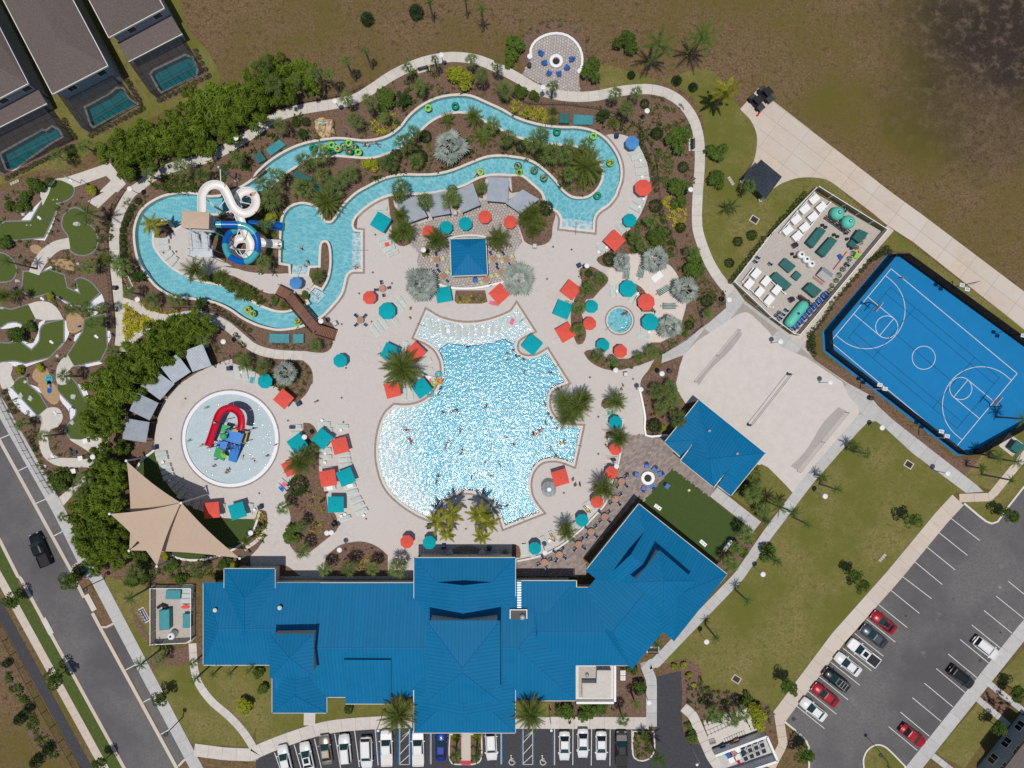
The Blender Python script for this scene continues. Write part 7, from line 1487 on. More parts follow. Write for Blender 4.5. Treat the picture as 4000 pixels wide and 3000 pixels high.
c=pts('02 430,25')[0];o=thing('teeing_mat','blue figure-eight mat with a round stone on the wood chips','mat',(c.x,c.y,.07));L=[Vector((.62*math.cos(t)*(1-.35*math.cos(2*t))*.8,1.05*math.sin(t),0)) for t in (2*math.pi*i/28 for i in range(28))];MB().prism(L,0,.06).obj('mat','tube_blue',o);rocky(o,'stone',(0,.1,.05),.25,.35,.25,5,'rock',8,4)
c=pts('01 428,1620')[0];o=thing('teeing_mat','pale blue mat with dark spots beside the rock green','mat',(c.x,c.y,.07));MB().prism([Vector((.62*math.cos(t),.8*math.sin(t),0)) for t in (2*math.pi*i/24 for i in range(24))],0,.06).obj('mat','tube_teal',o)
for x,y in ((-.2,.3),(.2,.35),(.1,-.2),(-.25,-.3)):MB().lathe([(.12,.06),(.1,.09)],10,(x,y,0)).obj('spot','metal_dark',o)
# ---- service boxes and vaults
def vault(s,z,desc,m='tank_blue'):
 C=[W(a[0],a[1],z) for a in tr(s)];o=thing('pump_cover',desc,'pump cover',group='green pump covers');P=[Vector((p.x,p.y,0)) for p in C]
 MB().prism(P,0,z*.92).obj('box',m,o);ctr=sum(P,Vector())/4;Q=offset(P,.06);mb=MB();n=len(Q)
 if area2(Q)<0:Q=Q[::-1]
 mb.add([(p.x,p.y,z*.9) for p in Q]+[(p.x*.94+ctr.x*.06,p.y*.94+ctr.y*.06,z) for p in Q],[tuple(range(n,2*n))]+[(i,(i+1) % n,n+(i+1) % n,n+i) for i in range(n)]);mb.obj('lid',m,o)
 return o
for s_,z_,d_,m_ in (('20 412,980 497,985 493,1062 408,1060',.9,'green square pump cover beside the upper river','tank_green'),('20 535,990 698,1000 695,1075 530,1072',.5,'long teal pump cover beside the upper river','tank_blue'),('10 200,1205 255,1250 125,1345 85,1290',.5,'long teal pump cover left of the waterfall','tank_blue'),('10 40,1310 85,1375 20,1410 -20,1340',.8,'green pump cover cut by the river bank','tank_green'),('10 345,1465 488,1545 445,1595 312,1515',.7,'teal pump cover among island palms','tank_green'),('10 510,1580 590,1630 560,1680 500,1650',.6,'small teal pump cover among island palms','tank_green'),('11 115,1225 285,1228 285,1302 113,1298',.5,'long teal pump cover beside the bridge','tank_blue'),('11 322,1228 410,1228 408,1303 320,1303',.6,'square teal pump cover beside the bridge','tank_blue'),
                       ('03 1438,122 1558,125 1555,200 1430,198',.8,'teal pump cover at the top of the small yard','tank_blue'),('03 1372,300 1460,290 1462,460 1375,470',1.3,'large teal pump cover in the small yard','tank_blue'),('03 1580,330 1640,330 1640,448 1578,448',1.0,'narrow teal pump cover in the small yard','tank_blue'),
                       ('31 445,300 500,335 390,480 335,435',1.2,'long green pump cover, upper of two parallel ones','tank_green'),('31 545,385 598,420 488,560 428,515',1.2,'long green pump cover, lower of two parallel ones','tank_green'),('31 790,320 868,355 795,440 735,395',1.3,'square green pump cover near the mint tanks','tank_green'),('31 725,412 765,445 735,482 690,450',.7,'small green pump cover near the fence','tank_green'),('31 150,570 240,640 180,697 100,625',.8,'green pump cover beside the white drums','tank_green'),('31 250,682 290,718 250,765 205,728',.7,'small green pump cover in the yard middle','tank_green'),('31 75,690 205,800 155,850 20,740',1.2,'long green pump cover beside the chest row','tank_green'),('31 370,780 465,850 405,912 312,835',1.2,'green pump cover beside the chair row','tank_green')):vault(s_,z_,d_,m_)
# white chlorine chests
CH='31 400,62 318,148 242,238 170,332 460,130 388,215 315,305 252,380 21 2108,705 2048,795 2140,865 2195,770 31 75,845 10,935'
for a in tr(CH):
 c=W(a[0],a[1],.9);place('chest',lambda:(lambda o:(MB().box(0,0,.45,1.5,1.0,.9).obj('body','offwhite',o),MB().box(0,0,.93,1.6,1.1,.08).obj('lid','white',o),o)[2])(thing('filter_chest','x','chest')),(c.x,c.y,.06),R(50) if a[0]<3000 or a[1]>1080 else R(-50)+R(90),'white filter chest','white chests in the equipment yard')
def pipe(s,z,r,desc,m='white'):
 L=[W(a[0],a[1],z) for a in tr(s)];o=thing('pipe_run',desc,'pipe');MB().tube(L,r,8).obj('pipe',m,o)
 for p in L[::1]:MB().lathe([(r*1.5,-r),(r*1.5,r)],8,tuple(p)).obj('joint',m,o);MB().tube([p,(p.x,p.y,.05)],r*.5,5).obj('stand',m,o)
pipe('31 540,90 480,150 380,280 260,420',.6,.09,'white pipe run beside the upper chest row');pipe('31 105,350 250,170 400,5',.6,.09,'white pipe run along the yard edge');pipe('21 2080,660 1990,775 2100,880 2212,990 31 45,995',.6,.09,'white pipe run round the lower chest row');pipe('31 20,760 150,880',.6,.09,'short white pipe run in the yard')
def dome_tank(s,r,h,desc):
 a=tr(s)[0];c=W(a[0],a[1],h*.6);o=thing('filter_tank',desc,'tank',(c.x,c.y,.05));MB().lathe([(r*.7,0),(r,h*.25),(r,h*.6),(r*.85,h*.82),(r*.5,h*.95),(r*.15,h)],24).obj('shell','tank_mint',o,True);MB().lathe([(.26,h-.05),(.26,h+.08),(.1,h+.12)],14).obj('manhole','metal_dark',o);MB().lathe([(.13,h+.12),(.12,h+.16)],8).obj('manhole_cap','white',o)
dome_tank('31 600,185',1.1,1.9,'mint green domed filter tank, upper of the pair');dome_tank('31 693,260',1.1,1.9,'mint green domed filter tank, lower of the pair')
a_,b_=p3('31 185,1130,0.9 305,980,0.9');o=thing('filter_tank','long mint green horizontal tank beside the chairs','tank');d_=(b_-a_).normalized();MB().tube([a_-d_*.75,a_-d_*.5,a_,b_,b_+d_*.5,b_+d_*.75],[.25,.68,.85,.85,.68,.25],20).obj('shell','tank_mint',o,True);m_=(a_+b_)/2;MB().lathe([(.22,.8),(.22,.98),(.1,1.02)],12,tuple(m_)).obj('manhole','metal_dark',o)
for s_ in ('31 265,900 370,980','31 500,210 700,355'):
 L=[W(a[0],a[1],.7) for a in tr(s_)];o=thing('valve_manifold','dark valve manifold with pipes near the '+('horizontal tank' if '265' in s_ else 'domed tanks'),'manifold')
 for k in range(3):n=Vector((.18*(k-1),.22*(k-1),.12*k));MB().tube([L[0]+n,L[1]+n],.09,6).obj('pipe','metal_dark',o)
 for k in range(9):p=L[0].lerp(L[1],(k+.5)/9);MB().box(p.x+VRNG.uniform(-.3,.3),p.y+VRNG.uniform(-.3,.3),.9,.3,.22,.3,VRNG.random()).obj('valve','black' if k % 3 else 'lamp_red',o)
for k,s_ in enumerate(('31 290,540','31 335,580','31 378,620')):
 a=tr(s_)[0];c=W(a[0],a[1],1.1);o=thing('chemical_drum','white chemical drum with dark cap, %s of three in the yard' % ('upper','middle','lower')[k],'drum',(c.x,c.y,.05));MB().lathe([(.6,0),(.62,1.0),(.55,1.15),(.3,1.25)],20).obj('body','white',o,True);MB().lathe([(.2,1.25),(.2,1.33)],12).obj('cap','metal_dark',o)
c=p3('03 1478,520,1.4')[0];o=thing('chemical_drum','white chemical drum in the small yard','drum',(c.x,c.y,.05));MB().lathe([(.6,0),(.62,1.3),(.55,1.5),(.3,1.6)],20).obj('body','white',o,True);MB().lathe([(.2,1.6),(.2,1.68)],12).obj('cap','metal_dark',o)
c=p3('31 500,710,1.2')[0];o=thing('dog_house_cover','grey gabled equipment cover on a wooden pallet','equipment cover',(c.x,c.y,.06),R(-38));MB().add([(-.9,-.8,0),(.9,-.8,0),(.9,.8,0),(-.9,.8,0),(-.9,-.8,.8),(.9,-.8,.8),(.9,.8,.8),(-.9,.8,.8),(-.9,0,1.4),(.9,0,1.4)],[(0,1,5,4),(2,3,7,6),(0,4,8,7,3),(1,2,6,9,5)]).obj('wall','metal_grey',o);MB().add([(-1,-.9,.75),(1,-.9,.75),(1,0,1.45),(-1,0,1.45)],[(0,1,2,3)]).obj('roof_slope','concrete_grey',o);MB().add([(-1,.9,.75),(1,.9,.75),(1,0,1.45),(-1,0,1.45)],[(3,2,1,0)]).obj('roof_slope','metal_grey',o);MB().box(-.1,-1.2,.08,2.0,.4,.12).obj('pallet','wood',o)
for s_,d_ in (('31 235,460','grey gabled cover left of the long pump covers'),('31 205,930','grey gabled cover beside the manifold')):
 c=p3(s_+',0.7')[0];o=thing('small_cover',d_,'equipment cover',(c.x,c.y,.06),R(30));MB().box(0,0,.3,.8,.7,.6).obj('body','metal_grey',o);MB().add([(-.45,-.4,.6),(.45,-.4,.6),(.45,.4,.6),(-.45,.4,.6),(-.45,0,.9),(.45,0,.9)],[(0,1,5,4),(2,3,4,5),(0,4,3),(1,2,5)]).obj('lid','metal_dark',o)
# stored blue chairs and kit in the yard
for k in range(15):a=tr('31 %d,%d' % (505-k*20.5,870+k*22))[0];c=W(a[0],a[1],.5);place('adi',mk_adirondack,(c.x,c.y,.08),R(135)+VRNG.uniform(-.08,.08),'stored blue chair in the line along the yard fence','stored blue chairs along the fence') if k % 2 else place(('ch','navy'),mk_chair,(c.x,c.y,.06),R(135),'stored navy chair in the line along the yard fence','stored navy chairs along the fence')
for s_ in ('31 100,1040 75,1065 125,1055 100,1085 155,1020 90,1110','31 680,630 670,160 15,620','21 2120,565 2100,600','31 160,1165 185,1190'):
 for a in tr(s_):c=W(a[0],a[1],.5);place(('ch','navy'),mk_chair,(c.x,c.y,.06),VRNG.choice([R(140),R(50)]),'stored navy chair in the equipment yard','stored chairs in the yard')
o=thing('lifeguard_pole','red and orange rescue pole lying across a blue bag','pole');L=p3('31 565,670,.3 685,515,.3');MB().tube([L[0],L[0].lerp(L[1],.72)],.06,6).obj('shaft','play_red',o);MB().tube([L[0].lerp(L[1],.72),L[1]],.09,6).obj('float','orange',o);c=p3('31 622,560,.3')[0];MB().box(c.x,c.y,.3,.55,.8,.4,.5).obj('bag','blue_plastic',o)
for s_,m_,r_,d_ in (('31 768,550','tube_lime',.5,'lime float in the equipment yard'),('31 795,515','orange',.22,'orange float in the equipment yard')):c=p3(s_+',.3')[0];o=thing('pool_float',d_,'float',(c.x,c.y,.1));MB().lathe([(r_*.5,.12),(r_*.65,.02),(r_,.02),(r_*1.1,.14),(r_*.95,.26),(r_*.6,.24)],16).obj('ring',m_,o)
for s_ in ('31 200,540','31 227,565','31 672,412','31 688,472','31 712,492','31 460,293','31 487,310','31 560,375','31 590,390','03 1408,245','03 1445,258','03 1382,262','03 1428,250'):
 c=pts(s_)[0];place('bucket',lambda:(lambda o:(MB().lathe([(.22,0),(.26,.55),(.2,.5)],12).obj('drum','metal_dark',o),MB().lathe([(.26,.55),(.24,.6)],12).obj('lid','black',o),o)[2])(thing('dark_drum','x','drum')),(c.x,c.y,.06),0,'small dark drum on the gravel','small dark drums')
c=p3('03 1615,262,.4')[0];o=thing('red_kayak','red torn cover on a stored lounger in the small yard','cover',(c.x,c.y,.1));MB().box(0,0,.3,1.8,.6,.08).obj('frame','white',o);MB().prism([Vector((-.95,-.2,0)),Vector((-.4,-.38,0)),Vector((.3,-.3,0)),Vector((.9,-.1,0)),(Vector((.5,.2,0))),Vector((-.2,.3,0)),Vector((-.8,.15,0))],.36,.42).obj('cloth','canvas_red',o)
c=pts('03 1250,335')[0];o=thing('backflow_pipes','blue backflow pipes on a tan slab outside the small yard','pipes',(c.x,c.y,.03),R(-62));MB().box(0,0,.04,2.6,1.0,.08).obj('slab','concrete_tan',o)
for y in (-.2,.2):MB().tube([(-1.0,y,.1),(-1.0,y,.6),(1.0,y,.6),(1.0,y,.1)],.09,8).obj('pipe','blue_plastic',o)
for x in (-.5,0,.5):MB().lathe([(.16,.55),(.2,.7),(.05,.8)],10,(x,-.2,0)).obj('valve','wood',o)
c=pts('32 2100,530')[0];o=thing('transformer','green transformer box on a concrete pad','transformer',(c.x,c.y,.03),R(-38));MB().box(-.2,0,.06,2.9,2.7,.12).obj('pad','concrete',o);MB().box(.1,-.1,.75,1.5,1.6,1.3).obj('cabinet','tank_green',o);MB().box(.1,-.1,1.43,1.6,1.7,.08).obj('lid','tank_green',o)
for s_,d_ in (('32 1215,695','in the lawn below the court'),('23 1938,890','in the lawn above the refuse yard'),('21 2093,240','in the grass beside the equipment yard')):
 c=pts(s_)[0];o=thing('drain_grate','dark drain grate with tan frame '+d_,'drain',(c.x,c.y,.02),R(-32));MB().box(0,0,.03,1.45,1.15,.06).obj('frame','concrete_tan',o);MB().box(0,0,.05,1.1,.85,.05).obj('pit','black',o)
 for k in range(5):MB().box(-.44+.22*k,0,.08,.05,.85,.02).obj('bar','metal_dark',o)
for a in tr('11 1033,370 1011,695 1176,788 893,877 1000,1120 742,1142 780,1520 21 355,475 515,498 303,752 672,1600 1045,1615 02 1605,125 1480,473 1585,812 12 742,118 757,328 278,315 30,943 953,1163 1815,1250 22 745,283 745,603 448,940 01 1527,515 1415,525'):
 c=W(a[0],a[1]);place('drain',lambda:(lambda o:(MB().box(0,0,.09,.34,.34,.012).obj('grate','border_paver',o),MB().box(0,0,.096,.22,.22,.008).obj('inset','trunk_dark',o),o)[2])(thing('floor_drain','x','drain')),(c.x,c.y,0),R(45),'small square floor drain','floor drains in the deck')
# ---- handrails
for s_,d_ in (('21 558,262 550,362','rail at the steps of the right river arm'),('11 835,503 960,500','rail at the steps beside the river deck'),('11 375,640 355,725','rail at the splash pool steps'),('11 520,915 430,830','rail at the bridge steps'),('21 120,1085 65,1125','rail at the tanning shelf corner'),('21 410,1495 345,1540','rail at the pool corner by the spa'),('22 605,545 440,515','rail at the right pool steps'),('22 65,1100 105,1195','rail at the lower pool corner'),('11 1390,1140 1450,1160','rail at the shelf'),('21 815,1190 880,1140','rail of the spa')):
 A,B=p3(s_.replace(' ',',0.9 ',1).replace(',0.9 ',' ',1) if False else ' '.join(t+',0.9' if ',' in t else t for t in s_.split()));o=thing('handrail','grey metal '+d_,'handrail');MB().tube([(A.x,A.y,-.3),A,B,(B.x,B.y,.05)],.035,6).obj('rail','metal_grey',o)
# ------------------------------------------------------------------ slides, bridge, play structure
def sweep(L,prof,closed=False):
 """profile (side, up) swept along a path; sides stay level"""
 mb=MB();n=len(prof)
 for i,p in enumerate(L):
  t=L[min(i+1,len(L)-1)]-L[max(i-1,0)];t.z=0;t.normalize();s=Vector((t.y,-t.x,0))
  mb.v+=[tuple(p+s*a+Vector((0,0,b))) for a,b in prof]
  if i:
   k=len(mb.v)-2*n
   for j in range(n if closed else n-1):mb.f.append((k+j,k+(j+1) % n,k+n+(j+1) % n,k+n+j));mb.m.append(0)
 return mb
def path3(s,step=.5):
 a=tr(s);return spline([W(q[0],q[1],q[3][0]) for q in a],[False]*len(a),False,step)
def uprof(r,d,th=.06,n=9):
 inn=[(-r*math.cos(math.pi*i/n),d*(1-math.sin(math.pi*i/n))) for i in range(n+1)];out=[(-(r+th)*math.cos(math.pi*i/n),d*(1-math.sin(math.pi*i/n))-th) for i in range(n+1)]
 return inn+[(r+th*1.6,d),(r+th*1.6,d-.05)]+out[::-1]+[(-r-th*1.6,d-.05),(-r-th*1.6,d)]
FL=thing('open_water_slide','long white open flume curling down from the slide tower','water slide')
L=path3('Z 815,640,8.0 815,560,7.8 818,460,7.5 865,378,7.2 950,345,6.9 1035,372,6.6 1085,450,6.3 1120,530,6.0 1165,605,5.7 1250,655,5.4 1335,635,5.1 1390,565,4.8 1388,480,4.5 1330,422,4.3 1255,422,4.1 1200,480,3.9 1190,580,3.6 1215,680,3.3 1250,780,3.0 1285,880,2.8 1335,980,2.5 1325,1085,2.2 1250,1150,2.0 1165,1110,1.8 1135,1020,1.6 1180,945,1.4 1260,925,1.2 1350,945,1.0 1450,965,.8 1560,980,.5 1662,985,.15')
k=16
for i in range(0,len(L)-1,k):sweep(L[i:i+k+1],uprof(.60,.62),True).obj('flume_section','flume_white',FL,True)
TU=thing('tube_water_slide','blue and teal banded tube slide below the white flume','water slide')
L2=path3('Z 930,765,7.5 1010,765,7.3 1100,765,7.1 1190,768,6.9 1290,795,6.6 1370,865,6.2 1402,960,5.8 1395,1050,5.4 1340,1130,5.0 1270,1165,4.7 1180,1155,4.4 1095,1100,4.1 1055,1010,3.8 1062,920,3.5 1100,860,3.2 1160,825,2.9 1230,790,2.5 1310,755,2.1 1420,760,1.6 1540,775,1.0')
cut=[0,3]
while cut[-1]<len(L2)-4:cut.append(cut[-1]+6)
cut[-1]=len(L2)-1
for i in range(len(cut)-1):
 seg=L2[cut[i]:cut[i+1]+1]
 s_=MB().tube(seg,.53,14,0,False).obj('tube_section','tube_blue' if i % 2 else 'tube_teal',TU,True);MB().tube([seg[0],seg[0].lerp(seg[1],.12)],.60,14,0,False).obj('flange','tube_blue' if i % 2 else 'tube_teal',s_)
sweep(path3('Z 1540,775,.95 1600,785,.7 1668,796,.25'),uprof(.58,.6),True).obj('runout','tube_blue',TU,True)
for bx,tops,d_ in (('1135,690',('Z 1085,450,6.2','Z 1190,580,3.5','Z 820,470,7.3'),'in the river under the white flume'),('1165,285',('Z 1000,345,6.6',),'on the corner slab above the flume'),('1300,590',('Z 1390,560,4.7','Z 1205,470,3.8','Z 1260,655,5.2'),'in the upper loop'),('1305,1095',('Z 1400,1040,5.3','Z 1270,1160,4.6','Z 1060,1000,3.7','Z 1200,790,6.7'),'in the lower loop'),('1420,770',('Z 1420,760,1.5',),'under the tube run-out')):
 b=pts('Z '+bx)[0];o=thing('slide_support','grey steel slide column '+d_,'column');hh=max(tr(t)[0][3][0] for t in tops);MB().tube([b,(b.x,b.y,hh+.4)],.17,10).obj('column','metal_grey',o);MB().lathe([(.3,0),(.3,.12)],12,tuple(b)).obj('base_plate','metal_grey',o)
 for t in tops:q=p3(t)[0];MB().tube([(b.x,b.y,q.z-.3),(q.x,q.y,q.z-.15)],.07,6).obj('arm','white',o)
TW=thing('slide_tower','grey steel slide tower with a flat tan roof and open stairs','tower')
C=p3('Z 582,615,10.2 878,635,10.2 872,815,10.2 578,800,10.2');ctr=sum(C,Vector())/4
mb=MB().add(C+[p-Vector((0,0,.18)) for p in C]+[ctr+Vector((0,0,.25))],[(0,1,8),(1,2,8),(2,3,8),(3,0,8),(0,4,5,1),(1,5,6,2),(2,6,7,3),(3,7,4,0)]);mb.obj('canopy','canvas_tan',TW)
for p in C:q=p.lerp(ctr,.12);MB().tube([(q.x,q.y,0),(q.x,q.y,10.1)],.1,8).obj('post','metal_grey',TW)
PL=[p.lerp(ctr,.06) for p in C];MB().prism([Vector((p.x,p.y,0)) for p in PL],7.25,7.4).obj('platform','metal_grey',TW)
for i in range(4):
 a,b=PL[i].copy(),PL[(i+1) % 4].copy()
 for z in (7.9,8.4):a.z=b.z=z;MB().tube([a,b],.03,5).obj('guard_rail','white',TW)
def flight(a,b,n,w):
 A,B=p3(a)[0],p3(b)[0];d=(B-A);d.z=0;d.normalize();s=Vector((d.y,-d.x,0))*w/2;ang=math.atan2(d.y,d.x)
 for i in range(n):p=A.lerp(B,(i+.5)/n);MB().box(p.x,p.y,p.z,.24,w,.04,ang).obj('tread','galvanised',TW)
 for q in (-1,1):
  MB().tube([A+s*q,B+s*q],.05,5).obj('stringer','metal_grey',TW);up=Vector((0,0,1.0));MB().tube([A+s*q+up,B+s*q+up],.03,5).obj('handrail','white',TW)
  for t in (.0,.33,.66,1):p=A.lerp(B,t)+s*q;MB().tube([p,p+up],.025,5).obj('baluster','white',TW)
flight('Z 820,835,7.3 ','Z 838,1040,4.9',14,1.1);flight('Z 735,1040,4.8','Z 715,850,2.3',14,1.1);flight('Z 845,850,2.2','Z 850,1040,.2',12,1.1)
LP=p3('Z 668,1030,4.8 905,1030,4.8 918,1125,4.8 668,1108,4.8');MB().prism([Vector((p.x,p.y,0)) for p in LP],4.72,4.82).obj('landing','galvanised',TW)
for i in range(4):
 a,b=LP[i].copy(),LP[(i+1) % 4].copy();a.z=b.z=5.8;MB().tube([a,b],.03,5).obj('guard_rail','white',TW);MB().tube([(a.x,a.y,0),a],.06,6).obj('post','metal_grey',TW)
MB().prism([Vector((p.x,p.y,0)) for p in p3('Z 668,840,2.2 900,840,2.2 900,880,2.2 668,880,2.2')],2.15,2.25).obj('landing','galvanised',TW)
# bridge
BR=thing('wooden_bridge','brown wooden footbridge with dark rails over the river','bridge');L=[W(a[0],a[1],a[3][0]) for a in tr('11 185,845,.5 285,900,1.3 525,1190,1.3 690,1240,.3')];w=1.75
for i in range(3):
 a,b=L[i],L[i+1];d=(b-a);n=max(2,round(Vector((d.x,d.y,0)).length/.24));u=Vector((d.x,d.y,0)).normalized();ang=math.atan2(u.y,u.x)
 for j in range(n):p=a.lerp(b,(j+.5)/n);MB().box(p.x,p.y,p.z,.215,w,.05,ang).obj('plank','plank',BR)
 s=Vector((-u.y,u.x,0))*w/2
 for q in (-1,1):
  for z in (.45,.75,1.05):MB().tube([a+s*q+Vector((0,0,z)),b+s*q+Vector((0,0,z))],.045,4).obj('rail','wood_dark',BR)
  MB().tube([a+s*q-Vector((0,0,.15)),b+s*q-Vector((0,0,.15))],.10,4).obj('beam','wood_dark',BR)
  for j in range(0,n+1,8):p=a.lerp(b,j/n)+s*q;MB().box(p.x,p.y,p.z+.5,.1,.1,1.2,ang).obj('post','wood_dark',BR)
# play structure
PS=thing('play_structure','splash pad play tower with a curling red slide','play structure')
L=path3('K 1300,650,3.4 1325,510,3.3 1300,370,3.1 1215,280,2.9 1100,250,2.7 975,295,2.5 905,390,2.3 868,500,1.9 820,650,1.3 770,800,.8 715,945,.3',.3)
for i in range(0,len(L)-1,10):sweep(L[i:i+11],uprof(.50,.5),True).obj('slide_section','play_red',PS,True)
def slab3(s,m,nm,th=.1):
 P=p3(s);n=len(P);c=Vector((0,0,0))
 for i in range(n):c+=P[i-1].cross(P[i])
 if c.z<0:P=P[::-1]
 dn=Vector((0,0,th));MB().add(P+[p-dn for p in P],[tuple(range(n)),tuple(range(2*n-1,n-1,-1))]+[(i,n+i,n+(i+1) % n,(i+1) % n) for i in range(n)]).obj(nm,m,PS)
for s_,m_,n_ in (('K 1080,640,2.6 1350,712,2.6 1280,910,2.6 1005,830,2.6','play_blue','roof_panel'),('K 965,545,1.9 1110,578,1.9 1030,690,1.9 925,670,1.9','play_green','platform'),('K 905,820,1.5 1065,865,1.5 1012,1003,1.5 845,930,1.5','play_blue','platform'),('K 845,950,1.3 1010,1003,1.3 985,1200,.2 800,1120,.2','play_green','wide_slide'),('K 1115,895,2.0 1290,930,2.0 1205,1235,.15 1065,1190,.15','play_blue','wide_slide'),('K 1355,712,1.2 1420,700,1.2 1370,890,1.2 1290,885,1.2','play_yellow','stair_panel'),('K 800,490,2.6 870,520,2.6 850,530,2.6 795,525,2.6','play_yellow','banner'),('K 1120,640,2.9 1240,610,2.9 1240,680,2.9 1150,670,2.9','play_yellow','banner'),('K 1370,660,2.9 1460,670,2.9 1380,710,2.9','play_yellow','banner'),('K 1070,880,1.4 1110,890,1.4 1060,1040,.9 1030,1020,.9','play_navy','net_panel')):slab3(s_,m_,n_)
c=p3('K 985,755,3.4')[0];MB().lathe([(.05,-.55),(.42,-.4),(.6,0),(.5,.3),(.2,.42),(.02,.45)],18,tuple(c)).obj('tipping_bucket','play_green',PS,True)
c=p3('K 985,1100,1.2')[0];MB().add([tuple(c+Vector(v)) for v in ((-.5,.5,0),(.1,.42,.1),(.5,-.05,.05),(.45,-.5,-.05),(-.1,-.35,.1),(-.5,.0,.05),(0,0,.3))],[(0,6,1),(1,6,2),(2,6,3),(3,6,4),(4,6,5),(5,6,0)][::-1]).obj('leaf_spout','play_lime',PS)
for s_ in ('K 800,540 1060,480','K 760,750 930,710','K 915,855 1000,840','K 680,970 850,935','K 1300,710 1480,670','K 1205,930 1390,885','K 1010,640 1220,605','K 970,1030 1090,990','K 1110,900 1120,1020','K 1210,930 1200,1040'):
 a,b=(W(q[0],q[1],2.8) for q in tr(s_));MB().tube([a,b],.07,6).obj('beam','play_navy',PS);f=a if (a-KC).length<(b-KC).length else b;MB().tube([f,(f.x,f.y,-.1)],.08,6).obj('post','play_navy',PS)
for s_,m_ in (('K 690,235','play_green'),('K 370,830','play_green'),('K 595,915','play_yellow'),('K 850,850','white')):
 c=pts(s_)[0];o=thing('spray_feature',('green ring spray post nearest the cabanas' if '370' in s_ else 'green ring spray post above the red slide' if '690' in s_ else 'yellow flower spray post by the red slide end' if '595' in s_ else 'pale flower spray post beside the blue platform'),'spray post',(c.x,c.y,-.1));MB().tube([(0,0,0),(.05,0,.9)],.06,6).obj('stem',m_,o)
 mb=MB()
 for i in range(2):q=[(.25*i+.16*math.cos(t),-.05+.16*math.sin(t),.95) for t in (2*math.pi*j/12 for j in range(13))];mb.tube(q,.035,5)
 mb.obj('ring_nozzle',m_,o)
